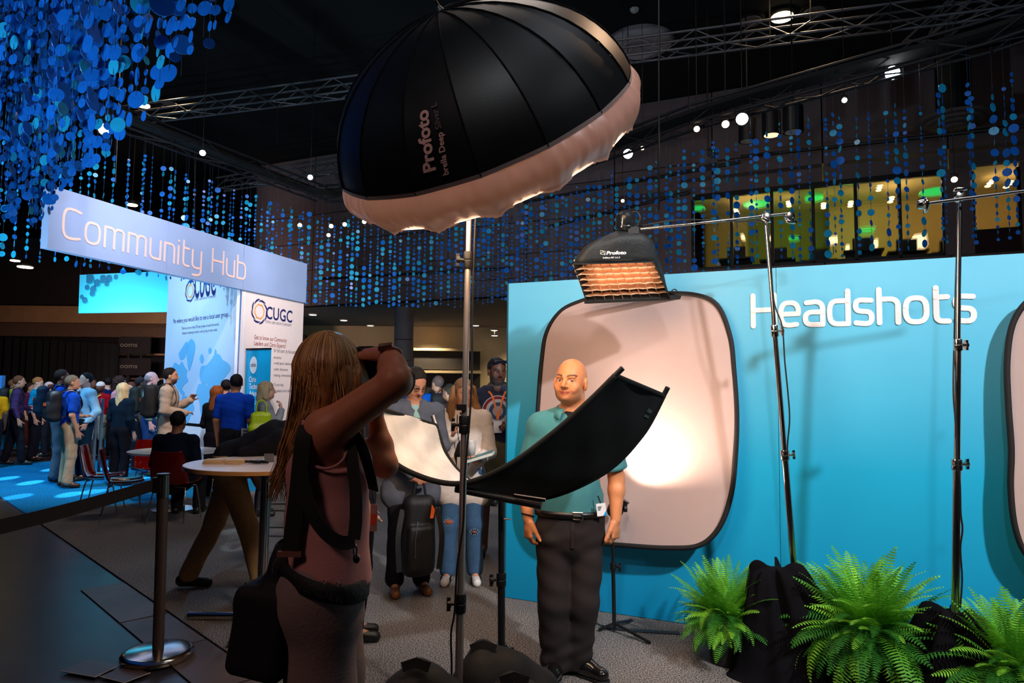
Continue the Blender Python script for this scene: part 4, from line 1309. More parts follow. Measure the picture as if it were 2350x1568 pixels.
class Sdf:
    def __init__(s): s.ops = []; s.lo = np.full(3, 1e9); s.hi = np.full(3, -1e9); s.fr = None; s.inf = 0.0

    def frame(s, origin=None, R=None):
        s.fr = None if origin is None else (np.array(origin, float), np.array(R, float))  # columns of R = local axes in world
        return s

    def _w(s, p):
        p = np.array(p, float)
        return p if s.fr is None else s.fr[0] + s.fr[1] @ p

    def _d(s, v):
        v = np.array(v, float)
        return v if s.fr is None else s.fr[1] @ v

    def _grow(s, pts, r):
        for p in pts:
            s.lo = np.minimum(s.lo, p - r); s.hi = np.maximum(s.hi, p + r)

    def cone(s, a, b, ra, rb, k=.02, flat=None, sub=False):
        a = s._w(a); b = s._w(b); ra += s.inf; rb += s.inf
        fl = None if flat is None else (s._d(flat[0]) / np.linalg.norm(s._d(flat[0])), flat[1])
        rr = max(ra, rb) * (max(1, fl[1]) if fl else 1)
        if not sub: s._grow([a, b], rr)
        s.ops.append(('cone', a, b, ra, rb, k, fl, sub, rr)); return s

    def ell(s, c, r, R=None, k=.02, sub=False):
        c = s._w(c); r = np.array(r, float) + (0 if sub else s.inf)
        Rm = np.eye(3) if R is None else np.array(R, float)
        if s.fr is not None: Rm = s.fr[1] @ Rm
        if not sub: s._grow([c], r.max())
        s.ops.append(('ell', c, r, Rm, None, k, None, sub, r.max())); return s

    def box(s, c, h, rnd, R=None, k=.01, sub=False):
        c = s._w(c); h = np.array(h, float)
        Rm = np.eye(3) if R is None else np.array(R, float)
        if s.fr is not None: Rm = s.fr[1] @ Rm
        rr = float(np.linalg.norm(h))
        ext = np.abs(Rm) @ h
        if not sub: s.lo = np.minimum(s.lo, c - ext); s.hi = np.maximum(s.hi, c + ext)
        s.ops.append(('box', c, h, Rm, rnd, k, None, sub, rr)); return s

    def cut(s, p, n, k=.0):
        n = s._d(n); n = n / np.linalg.norm(n)
        s.ops.append(('cut', s._w(p), n, k)); return s

    def shell(s, t): s.ops.append(('shell', t)); return s

    def wrinkle(s, amp, freq, seed=0, aniso=(1, 1, 1), zr=None):
        s.ops.append(('wr', amp, freq, seed, aniso, zr)); return s

    def func(s, f): s.ops.append(('func', f)); return s

    def eval(s, h=.01, axes=None, pad=None):
        pad = pad or 3 * h
        if axes is None:
            axes = [np.arange(s.lo[i] - pad, s.hi[i] + pad + h, h) for i in range(3)]
        ax = [np.asarray(a, np.float32) for a in axes]
        d = np.full([len(a) for a in ax], .5, np.float32)
        for op in s.ops:
            t = op[0]
            if t in ('cone', 'ell', 'box'):
                k = op[5]; sub = op[7]; rr = op[8]; m = rr + k + .03
                if t == 'cone':
                    lo = np.minimum(op[1], op[2]) - m; hi = np.maximum(op[1], op[2]) + m
                elif t == 'ell':
                    ext = np.sqrt((op[3] ** 2) @ (op[2] ** 2)); lo = op[1] - ext - k - .03; hi = op[1] + ext + k + .03
                else:
                    ext = np.abs(op[3]) @ op[2]; lo = op[1] - ext - k - .03; hi = op[1] + ext + k + .03
                sl = tuple(slice(int(np.searchsorted(ax[i], lo[i])), int(np.searchsorted(ax[i], hi[i])) + 1) for i in range(3))
                X_ = ax[0][sl[0]][:, None, None]; Y_ = ax[1][sl[1]][None, :, None]; Z_ = ax[2][sl[2]][None, None, :]
                cur = d[sl]
                if cur.size == 0: continue
                if t == 'cone':
                    a, b, ra, rb, fl = op[1], op[2], op[3], op[4], op[6]
                    ab = b - a; L2 = max(float(ab @ ab), 1e-9)
                    px, py, pz = X_ - a[0], Y_ - a[1], Z_ - a[2]
                    tt = np.clip((px * ab[0] + py * ab[1] + pz * ab[2]) / L2, 0, 1)
                    qx, qy, qz = px - tt * ab[0], py - tt * ab[1], pz - tt * ab[2]
                    q2 = qx * qx + qy * qy + qz * qz
                    if fl is not None:
                        w = qx * fl[0][0] + qy * fl[0][1] + qz * fl[0][2]
                        q2 = q2 + w * w * (1.0 / fl[1] ** 2 - 1)
                    v = np.sqrt(np.maximum(q2, 0)) - (ra + (rb - ra) * tt)
                elif t == 'ell':
                    c, r, R = op[1], op[2], op[3]
                    px, py, pz = X_ - c[0], Y_ - c[1], Z_ - c[2]
                    l = [px * R[0, i] + py * R[1, i] + pz * R[2, i] for i in range(3)]
                    k0 = np.sqrt(sum((l[i] / r[i]) ** 2 for i in range(3)))
                    k1 = np.sqrt(sum((l[i] / r[i] ** 2) ** 2 for i in range(3))) + 1e-6
                    v = k0 * (k0 - 1) / k1
                    v = np.where(k0 < 1e-3, -min(r), v)
                else:
                    c, hh, R, rd = op[1], op[2], op[3], op[4]
                    px, py, pz = X_ - c[0], Y_ - c[1], Z_ - c[2]
                    l = [np.abs(px * R[0, i] + py * R[1, i] + pz * R[2, i]) - (hh[i] - rd) for i in range(3)]
                    v = np.sqrt(sum(np.maximum(q, 0) ** 2 for q in l)) + np.minimum(np.maximum(np.maximum(l[0], l[1]), l[2]), 0) - rd
                v = v.astype(np.float32)
                if sub:
                    hq = np.clip(.5 - .5 * (cur + v) / k, 0, 1)
                    d[sl] = cur * (1 - hq) + (-v) * hq + k * hq * (1 - hq)
                else:
                    hq = np.clip(.5 + .5 * (cur - v) / k, 0, 1)
                    d[sl] = cur * (1 - hq) + v * hq - k * hq * (1 - hq)
            else:
                X_ = ax[0][:, None, None]; Y_ = ax[1][None, :, None]; Z_ = ax[2][None, None, :]
                if t == 'cut':
                    pl = ((X_ - op[1][0]) * op[2][0] + (Y_ - op[1][1]) * op[2][1] + (Z_ - op[1][2]) * op[2][2]).astype(np.float32)
                    d = np.maximum(d, pl)
                elif t == 'shell':
                    d = np.maximum(d, -(d + op[1]))
                elif t == 'wr':
                    _, amp, fr, seed, an, zr = op
                    rs = np.random.default_rng(seed)
                    w = 0
                    for q in range(5):
                        f = rs.normal(size=3) * np.array(an) * fr; ph = rs.random() * 6.28
                        w = w + np.sin(X_ * f[0] + Y_ * f[1] + Z_ * f[2] + ph)
                    w = w / 2.5
                    if zr is not None:
                        w = w * np.exp(-((Z_ - zr[0]) / zr[1]) ** 2)
                    d = d + (amp * w).astype(np.float32)
                elif t == 'func':
                    d = op[1](d, X_, Y_, Z_)
        return d, ax

    def mesh(s, name, mat, parent, h=.01, axes=None, colfn=None, smooth_it=0):
        d, ax = s.eval(h, axes)
        V, Fq = surface_nets(d, *ax)
        for _ in range(smooth_it):
            acc = np.zeros_like(V); n = np.zeros(len(V))
            for i in range(4):
                a = Fq[:, i]; b = Fq[:, (i + 1) % 4]
                np.add.at(acc, a, V[b]); np.add.at(n, a, 1); np.add.at(acc, b, V[a]); np.add.at(n, b, 1)
            V = V * .5 + .5 * acc / np.maximum(n, 1)[:, None]
        col = None if colfn is None else colfn(V)
        o = mk(name, V, Fq, mat, parent, smooth=True, col=col)
        return o


def hand(S, wr, dirv, n, lat, curl=.5, size=1.0, k=.008, spread=.0, r=1.0, thumb=(.75, .6, .25), tcurl=.3):
    """palm with five fingers; n = palm side, lat = thumb side"""
    wr = np.array(wr, float); D = np.array(dirv, float); D /= np.linalg.norm(D)
    N = np.array(n, float); N -= D * (N @ D); N /= np.linalg.norm(N)
    Lr = np.array(lat, float); Lc = np.cross(D, N)
    if Lc @ Lr < 0: Lc = -Lc
    Lt = Lc
    z = size
    S.cone(wr, wr + D * .05 * z, .024 * z, .030 * z, k=.015, flat=(N, .62))
    for i in range(4):
        bx = (.030 - .020 * i) * z
        S.cone(wr + D * .02 * z + Lt * bx * .6, wr + D * .088 * z + Lt * bx, .013 * z, .0115 * z, k=.012)
    lens = [.072, .080, .074, .058]
    for i in range(4):
        bx = (.030 - .020 * i) * z
        p = wr + D * (.09 - .004 * abs(i - 1)) * z + Lt * bx
        ang = 0; dd = D + Lt * spread * (1.5 - i); dd /= np.linalg.norm(dd)
        rr = (.0098 if i < 3 else .0085) * z * r
        for j, sg in enumerate((.45, .31, .24)):
            ang += curl * (1.0 if j else .8) + (.06 * i)
            v = dd * math.cos(ang) + N * math.sin(ang)
            q = p + v * lens[i] * sg * z
            S.cone(p, q, rr, rr * .88, k=k * .6)
            p = q; rr *= .88
    p = wr + D * .022 * z + Lt * .026 * z + N * .006 * z
    tv = D * thumb[0] + Lt * thumb[1] + N * thumb[2]; tv /= np.linalg.norm(tv)
    q = p + tv * .045 * z
    S.cone(p, q, .0165 * z, .0125 * z, k=.012)
    tv2 = tv * (1 - tcurl) + (D * .5 + N * .5) * tcurl; tv2 /= np.linalg.norm(tv2)
    q2 = q + tv2 * .032 * z
    S.cone(q, q2, .0120 * z, .0108 * z, k=.006)
    S.cone(q2, q2 + tv2 * .022 * z, .0108 * z, .0085 * z, k=.006)


def head_frame(yaw, pitch=0, rollh=0):
    """columns: right, forward, up of the head for a facing angle (0 = +Y, positive turns toward -X)"""
    m = Matrix.Rotation(yaw, 3, 'Z') @ Matrix.Rotation(pitch, 3, 'X') @ Matrix.Rotation(rollh, 3, 'Y')
    return np.array(m)


def head_prims(S, c, R, z=1.0, detail=1, jaw=1.0, ears=True):
    S.frame(c, R)
    q = lambda *a: tuple(v * z for v in a)
    S.ell(q(0, -.012, .028), q(.076, .096, .092), k=.02)
    S.ell(q(0, .030, -.022), q(.064, .062, .085), k=.03)
    S.ell(q(0, .042, -.078), q(.038 * jaw, .036, .032), k=.035)
    S.ell(q(.036, .022, -.060), q(.026 * jaw, .046, .032), k=.03)
    S.ell(q(-.036, .022, -.060), q(.026 * jaw, .046, .032), k=.03)
    if detail:
        S.ell(q(.034, .062, .004), q(.020, .016, .012), k=.012, sub=True)
        S.ell(q(-.034, .062, .004) if 0 else q(-.034, .088, .004), q(.020, .016, .012), k=.012, sub=True)
        S.ops.pop(); S.ops.pop()
        S.ell(q(.033, .096, .002), q(.019, .018, .012), k=.012, sub=True)
        S.ell(q(-.033, .096, .002), q(.019, .018, .012), k=.012, sub=True)
        S.ell(q(.032, .073, .001), q(.0135, .0125, .0105), k=.004)
        S.ell(q(-.032, .073, .001), q(.0135, .0125, .0105), k=.004)
        S.cone(q(-.045, .078, .020), q(-.012, .090, .021), .006 * z, .0075 * z, k=.010)
        S.cone(q(.045, .078, .020), q(.012, .090, .021), .006 * z, .0075 * z, k=.010)
        S.ell(q(.044, .062, -.030), q(.020, .018, .018), k=.02)
        S.ell(q(-.044, .062, -.030), q(.020, .018, .018), k=.02)
    S.cone(q(0, .088, .012), q(0, .112, -.026), .007 * z, .0115 * z, k=.012)
    S.ell(q(.012, .100, -.031), q(.0085, .009, .007), k=.006)
    S.ell(q(-.012, .100, -.031), q(.0085, .009, .007), k=.006)
    if detail:
        for sx in (1, -1):
            S.cone(q(0, .0885, -.0555), q(.024 * sx, .083, -.0515), .0048 * z, .0035 * z, k=.006)
            S.cone(q(0, .0875, -.0665), q(.022 * sx, .082, -.0590), .0060 * z, .0040 * z, k=.006)
            S.cone(q(0, .097, -.0612), q(.031 * sx, .088, -.0535), .0022 * z, .0018 * z, k=.003, sub=True)
            S.ell(q(.041 * sx, .072, -.048), q(.012, .014, .014), k=.012)
        S.ell(q(0, .078, -.086), q(.020, .015, .014), k=.014)
    if ears:
        for sx in (1, -1):
            S.ell(q(.080 * sx, -.002, -.010), q(.010, .020, .034), R=Matrix.Rotation(-.35 * sx, 3, 'Z'), k=.006)
            if detail:
                S.ell(q(.091 * sx, .002, -.008), q(.006, .010, .018), k=.004, sub=True)
    S.frame()


def skin_cols(V, c, R, z, skin, lips=None, brow=None, beard=None, beard_amt=0.0, eyes=True, extra=None):
    C = np.tile(np.array(skin, np.float32), (len(V), 1))
    L = (V - np.array(c)) @ np.array(R) / z
    x, y, u = L[:, 0], L[:, 1], L[:, 2]
    face = (y > .045) & (np.abs(u) < .13) & (np.abs(x) < .09)
    if beard is not None and beard_amt > 0:
        m = (y > .0) & (u < -.035) & (u > -.13) & (np.abs(x) < .075)
        w = np.clip((-.030 - u) / .02, 0, 1) * np.clip((y - .0) / .03, 0, 1) * m * beard_amt
        w = np.where((np.abs(x) < .024) & (u > -.07) & (u < -.045), w * .3, w)
        C = C * (1 - w[:, None]) + np.array(beard, np.float32) * w[:, None]
    if lips is not None:
        uu = u + .0612 - .0072 * (x / .030) ** 2
        m = face & (np.abs(uu) < .0095 * np.sqrt(np.clip(1 - (x / .030) ** 2, 0, 1))) & (np.abs(x) < .030) & (y > .07)
        C[m] = lips
        m = face & (np.abs(uu) < .0018) & (np.abs(x) < .024) & (y > .075)
        C[m] = np.array(lips) * .45
    if brow is not None:
        for sx in (1, -1):
            xx = x * sx
            m = face & (xx > .012) & (xx < .054) & (np.abs(u - (.0225 + .006 * np.sin((xx - .012) / .042 * 2.4))) < .0050) & (y > .05)
            C[m] = np.array(brow) * .85 + np.array(skin) * .15
    if eyes:
        for sx in (1, -1):
            xx = x * sx
            e = face & (((xx - .032) / .0150) ** 2 + ((u - .0005) / .0044) ** 2 < 1) & (y > .06)
            C[e] = (.30 + .3 * skin[0], .26 + .3 * skin[0], .24 + .3 * skin[0])
            m = e & ((xx - .032 + .003 * sx) ** 2 + (u - .0005) ** 2 < .0062 ** 2)
            C[m] = (.03, .018, .012)
            m = face & (((xx - .032) / .0165) ** 2 + ((u - .001) / .0062) ** 2 < 1) & ~e & (u > .0)
            C[m] = np.array(skin) * .30
    if extra: C = extra(V, C)
    return C


skin_mat = M('skin', attr=True, rough=.48, var=.05, scale=30, bump=.03, bscale=220, spec=.45)
hair_mats = {}


def hair_mat(name, rgb, var=.35):
    return M('hair_' + name, rgb, rough=.6, var=var, scale=9, aniso=(9, 9, .8), bump=.5, bscale=30, spec=.2)


def person(label, px=None, Y=None, face=0.0, H=1.75, pose='down', loc=None, shirt=('tee', (.5, .5, .5)), pants=(.03, .03, .05), shoes=(.02, .02, .02), skin=(.55, .32, .22), hair=('short', (.03, .02, .015)),
           h=.016, head_yaw=0.0, head_pitch=0.0, lean=0.0, bulk=1.0, stance=.10, step=0.0, arms=None, group='people in the crowd', glasses=None, beard=None, sit=False, cat='person', shorts=False, lanyard=None, name='person', extra_parts=None, skirt=False, detail=0):
    """a dressed figure. local frame: +Y forward, +X the figure's right hand side"""
    if loc is None:
        q = P(px, 1000, Y); loc = (q.x, Y, 0)
    root = empty(name, (loc[0], loc[1], 0), label, cat, group)
    z = H / 1.75
    Rz = np.array(Matrix.Rotation(face, 3, 'Z'))
    Rl = np.array(Matrix.Rotation(-lean, 3, 'X'))
    piv = np.array((0, 0, .95))

    def Wd(p, up_=False):
        p = np.array(p, float)
        if up_: p = piv + Rl @ (p - piv)
        if sit: p = p - np.array((0, 0, .50))
        return np.array(loc) * np.array((1, 1, 0)) + Rz @ (p * z)

    def Dv(v, up_=False):
        v = np.array(v, float)
        if up_: v = Rl @ v
        return Rz @ v
    fwd = Dv((0, 1, 0)); rgt = Dv((1, 0, 0))
    T = lambda p: Wd(p, True)
    J = {}
    J['pel'] = Wd((0, 0, .96)); J['wai'] = T((0, .0, 1.10)); J['che'] = T((0, .0, 1.30)); J['top'] = T((0, -.01, 1.42)); J['nek'] = T((0, -.01, 1.48)); J['hd'] = T((0, .015, 1.635))
    for s_, c in ((1, 'R'), (-1, 'L')):
        J['sh' + c] = T((.175 * s_ * bulk, -.005, 1.41))
        J['hip' + c] = Wd((.085 * s_, 0, .93))
        st = step * s_
        if sit:
            J['kn' + c] = Wd((.13 * s_, .42, .96)); J['an' + c] = Wd((.13 * s_, .40, .57)); J['to' + c] = Wd((.14 * s_, .56, .54))
        else:
            J['kn' + c] = Wd((stance * s_, .02 + st * .5, .50)); J['an' + c] = Wd((stance * s_ * 1.05, -.02 + st, .085)); J['to' + c] = Wd((stance * s_ * 1.25, .13 + st, .035))
    AP = {'down': ((.215, -.03, 1.13), (.225, .05, .88), (0, .25, -1), (-1, 0, 0)),
          'front': ((.225, -.01, 1.14), (.10, .23, 1.10), (-.6, .7, .15), (0, -.2, -1)),
          'up': ((.225, .05, 1.15), (.16, .26, 1.28), (-.3, .5, .8), (-.7, .3, 0)),
          'chin': ((.19, .12, 1.13), (.05, .20, 1.37), (-.2, -.1, 1), (-.3, -1, 0)),
          'reach': ((.25, .22, 1.30), (.20, .48, 1.38), (0, 1, .3), (-1, 0, 0)),
          'pocket': ((.25, -.07, 1.12), (.20, .06, .92), (-.3, .3, -1), (-1, 0, 0)),
          'hip': ((.33, -.06, 1.14), (.19, .03, 1.02), (-1, .2, -.3), (0, 0, -1))}
    arms = arms or (pose, pose)
    for s_, c, a in ((1, 'R', arms[0]), (-1, 'L', arms[1])):
        e_, w_, dv, pn = AP[a] if isinstance(a, str) else a
        f = lambda v: (v[0] * s_ * (bulk if abs(v[0]) > .15 else 1), v[1], v[2])
        J['el' + c] = T(f(e_)); J['wr' + c] = T(f(w_)); J['hd' + c] = Dv((dv[0] * s_, dv[1], dv[2]), True); J['pn' + c] = Dv((pn[0] * s_, pn[1], pn[2]), True)
    HF = head_frame(face + head_yaw, head_pitch - lean * .3)
    hc = J['hd']

    def torso(S, inf=0.0, neck=True):
        fl = (Dv((0, 1, 0)), .70)
        b = bulk
        S.cone(J['pel'], J['wai'], (.150 * b + inf) * z, (.135 * b + inf) * z, k=.03, flat=fl)
        S.cone(J['wai'], J['che'], (.135 * b + inf) * z, (.155 * b + inf) * z, k=.04, flat=fl)
        S.cone(J['che'], J['top'], (.155 * b + inf) * z, (.10 * b + inf) * z, k=.04, flat=fl)
        S.cone(J['shR'], J['shL'], (.056 + inf) * z, (.056 + inf) * z, k=.05)
        if neck: S.cone(J['top'], (J['hd'] * .7 + J['nek'] * .3), (.062) * z, .054 * z, k=.03)

    def arm(S, c, inf=0.0, frac=1.0, fr=None):
        a, b, w_ = J['sh' + c], J['el' + c], J['wr' + c]
        ra, rb, rc = (.052 + inf) * z * (.7 + .3 * bulk), (.041 + inf) * z * (.8 + .2 * bulk), (.027 + inf) * z
        if frac <= .5:
            q = a + (b - a) * frac * 2
            S.cone(a, q, ra, ra + (rb - ra) * frac * 2 + .006, k=.03)
        else:
            S.cone(a, b, ra, rb, k=.03)
            q = b + (w_ - b) * (frac - .5) * 2
            S.cone(b, q, rb, rb + (rc - rb) * (frac - .5) * 2, k=.02)

    def leg(S, c, inf=0.0, frac=1.0, flare=0.0):
        a, b, w_ = J['hip' + c], J['kn' + c], J['an' + c]
        S.cone(a, b, (.090 * (.6 + .4 * bulk) + inf) * z, (.060 + inf) * z, k=.03)
        if frac > .5:
            q = b + (w_ - b) * (frac - .5) * 2
            S.cone(b, q, (.058 + inf) * z, (.044 + inf + flare) * z, k=.03)

    # ---- body
    S = Sdf(); torso(S)
    for c in 'RL':
        arm(S, c); leg(S, c)
        S.cone(J['an' + c], J['to' + c], .032 * z, .022 * z, k=.03)
        lat = Dv((0, 1, 0)) if abs(J['hd' + c][2]) > .6 else Dv((0, 0, 1))
        hand(S, J['wr' + c], J['hd' + c], J['pn' + c], lat if isinstance(arms[0 if c == 'R' else 1], str) else np.array(arms[0 if c == 'R' else 1][3]) * 0 + lat, .45, z * 1.02, r=1.15 if h > .012 else 1.05)
    head_prims(S, hc, HF, z, detail=1 if h < .012 else 0)
    bc = (.02, .015, .012) if beard is None else beard
    cf = lambda V: skin_cols(V, hc, HF, z, skin, lips=(skin[0] * .8, skin[1] * .45, skin[2] * .42), brow=(hair[1] if hair[0] != 'none' else (.05, .03, .02)), beard=bc, beard_amt=.85 if beard is not None else 0, eyes=True)
    S.mesh('body', skin_mat, root, h, colfn=cf)
    # ---- clothes
    kind, sc = shirt[0], shirt[1]
    sm = M('cloth_%02d_%02d_%02d' % tuple(int(x * 99) for x in sc) + ('p' if kind == 'plaid' else ''), sc, rough=.9, var=.12, scale=25, bump=.15, bscale=90, spec=.15)
    pmn = M('cloth_%02d_%02d_%02d' % tuple(int(x * 99) for x in pants), pants, rough=.9, var=.12, scale=25, bump=.15, bscale=90, spec=.15)
    S = Sdf(); long_ = kind in ('shirt', 'jacket', 'coat', 'blazer', 'plaid')
    inf = .014 if not long_ else .020
    if kind == 'coat': inf = .03
    torso(S, inf, neck=False)
    for c in 'RL': arm(S, c, inf, 1.0 if kind != 'tee' and kind != 'polo' else .36)
    if kind in ('coat', 'blazer'):
        for c in 'RL':
            f = .75 if kind == 'coat' else .35
            q = J['hip' + c] + (J['kn' + c] - J['hip' + c]) * f
            S.cone(J['pel'], q, (.150 + inf) * z, (.13 + inf) * z, k=.05, flat=(Dv((0, 1, 0)), .75))
    S.cone(J['top'], J['nek'], (.075) * z, .062 * z, k=.02)
    S.wrinkle(.0035, 26, seed=int(abs(loc[0]) * 100) % 97, aniso=(1, 1, 1.4))
    upv = (J['nek'] - J['che']); upv = upv / np.linalg.norm(upv)
    S.cone(J['nek'] + upv * .012, J['nek'] + upv * .14, .057 * z, .085 * z, k=.006, sub=True)
    S.ell(J['nek'] + fwd * .075 * z - upv * .004, (.036, .036, .050), k=.01, sub=True)
    S.cut(J['nek'] + upv * .030, upv + fwd * .15)
    if kind not in ('coat', 'blazer'): S.cut(J['pel'] - np.array((0, 0, .02 if kind != 'polo' else .05)) * z, (0, 0, -1))
    S.mesh('shirt' if kind in ('tee', 'polo', 'shirt', 'plaid') else 'jacket', sm, root, h)
    S = Sdf()
    S.cone(J['pel'], J['pel'] + np.array((0, 0, .05)), (.160 * bulk + .008) * z, (.150 * bulk + .008) * z, k=.03, flat=(Dv((0, 1, 0)), .70))
    for c in 'RL': leg(S, c, .016, .45 if shorts else .97, .012)
    S.wrinkle(.004, 24, seed=5, aniso=(1, 1, 1.8))
    if skirt:
        S.cone(J['pel'], (J['knR'] + J['knL']) / 2, .16 * z, .19 * z, k=.03, flat=(Dv((0, 1, 0)), .75))
    S.cut(J['pel'] + np.array((0, 0, .075)) * z, (0, 0, 1))
    S.mesh('trousers', pmn, root, h)
    smt = M('shoe_%02d_%02d_%02d' % tuple(int(x * 99) for x in shoes), shoes, rough=.4, var=.1)
    for c in 'RL':
        S = Sdf()
        a = J['an' + c]; t = J['to' + c]
        hl = a + (a - t) * .25 * np.array((1, 1, 0)); 
        zz = loc[2] if len(loc) > 2 else 0
        S.cone(hl - np.array((0, 0, .03)) * z, t, .040 * z, .036 * z, k=.02)
        S.cone(a + np.array((0, 0, .0)), hl - np.array((0, 0, .02)), .044 * z, .040 * z, k=.02)
        g = .0 if not sit else max(0, t[2] - .035)
        S.cut((0, 0, g + .002), (0, 0, -1))
        S.mesh('shoe', smt, root, min(h, .012))
    # ---- hair
    hk = hair[0]
    if hk != 'none':
        S = Sdf(); S.frame(hc, HF)
        q = lambda *a: tuple(v * z for v in a)
        if hk == 'short':
            S.ell(q(0, -.016, .032), q(.083, .100, .097), k=.02)
            S.wrinkle(.003, 110, seed=int(loc[0] * 31) % 40)
            S.cut(q(0, .046, .055), (0, 1, -.62)); S.cut(q(0, 0, -.030), (0, .75, -1))
        elif hk == 'fringe':
            S.ell(q(0, -.022, .010), q(.083, .095, .085), k=.02)
            S.cut(q(0, .0, .045), (0, .6, 1)); S.cut(q(0, .02, 0), (0, 1, 0)); S.cut(q(0, 0, -.05), (0, .4, -1))
        elif hk in ('long', 'bob', 'curly'):
            ln = {'long': -.30, 'bob': -.10, 'curly': -.14}[hk]
            rr = 1.15 if hk == 'curly' else 1.0
            S.ell(q(0, -.018, .030), q(.088 * rr, .105 * rr, .101 * rr), k=.02)
            S.cone(q(0, -.055, 0), q(0, -.085, ln), .088 * z * rr, .075 * z * rr, k=.04, flat=((0, 1, 0), .65))
            for sx in (1, -1):
                S.cone(q(.062 * sx, -.02, .01), q(.078 * sx, -.01, max(ln, -.17)), .034 * z * rr, .030 * z * rr, k=.03)
            S.ell(q(0, .095, -.035), q(.060, .088, .112), k=.012, sub=True)
            if hk == 'curly': S.wrinkle(.010, 90, seed=3)
            else: S.wrinkle(.004, 160, seed=3, aniso=(1, 1, .12))
        elif hk == 'turban':
            S.ell(q(0, -.01, .050), q(.100, .118, .085), k=.02); S.ell(q(0, -.05, .01), q(.085, .08, .07), k=.04)
            S.cut(q(0, .08, .02), (0, 1, -.9))
            S.wrinkle(.004, 70, seed=2, aniso=(.2, .4, 1))
        elif hk == 'cap':
            S.ell(q(0, -.012, .040), q(.088, .104, .092), k=.02)
            S.cone(q(-.03, .10, .045), q(.03, .10, .045), .030 * z, .030 * z, k=.02, flat=((0, 0, 1), .25))
            S.cut(q(0, 0, .022), (0, -.1, -1))
        S.frame()
        if hk in ('turban', 'cap'):
            S.mesh('turban' if hk == 'turban' else 'cap', M('cloth_hat_%02d_%02d' % (int(hair[1][0] * 99), int(hair[1][2] * 99)), hair[1], rough=.8, bump=.2), root, h)
        else:
            S.mesh('hair', hair_mat('%02d_%02d_%02d' % tuple(int(x * 99) for x in hair[1]), hair[1]), root, min(h, .013))
    if beard is not None and detail:
        S = Sdf(); S.frame(hc, HF)
        S.ell((0, .050, -.098), (.052, .042, .050), k=.02); S.ell((0, .03, -.075), (.070, .06, .040), k=.02)
        S.ell((0, .09, -.052), (.028, .05, .018), k=.01, sub=True); S.ell((0, .06, -.01), (.09, .09, .05), k=.01, sub=True)
        S.wrinkle(.003, 150, seed=8); S.frame()
        S.mesh('beard', hair_mat('beard_grey', (.05, .045, .045)), root, h)
    if glasses:
        S = MB(); fr_ = lambda p: Vector(hc + HF @ (np.array(p) * z))
        for sx in (1, -1):
            loop = [fr_((.032 * sx + .021 * math.cos(a * .5236), .094, .003 + .015 * math.sin(a * .5236))) for a in range(12)]
            S.tube(loop, .0022, n=6, closed=True)
            S.tube([fr_((.053 * sx, .094, .006)), fr_((.080 * sx, .03, .004)), fr_((.083 * sx, -.02, 0))], .0018, n=6)
        S.tube([fr_((-.011, .098, .006)), fr_((.011, .098, .006))], .0018, n=6)
        S.build('glasses', M('glasses_frame', (.01, .01, .012), rough=.3), root)
    if lanyard:
        mb = MB(); lm = M('lanyard_%02d_%02d_%02d' % tuple(int(x * 99) for x in lanyard), lanyard, rough=.6)
        off = fwd * .135 * z * bulk
        for c in 'RL':
            a = J['nek'] + (J['sh' + c] - J['nek']) * .40 + fwd * .06 + np.array((0, 0, .015))
            mb.ribbon(crv([a, (a + J['che']) / 2 + off * .9 + np.array((0, 0, .02)), J['che'] + off * 1.05 - np.array((0, 0, .10))], 6), .018, Vector(fwd), .003)
        mb.build('lanyard', lm, root)
        b = J['che'] + off * 1.07 - np.array((0, 0, .17))
        MB().box(b, (.04, .003, .055), rgt, fwd).build('badge', M('badge_white', lin(225, 225, 230), rough=.4), root)
    root_J = J
    return root, J, dict(fwd=fwd, rgt=rgt, z=z, hc=hc, HF=HF)


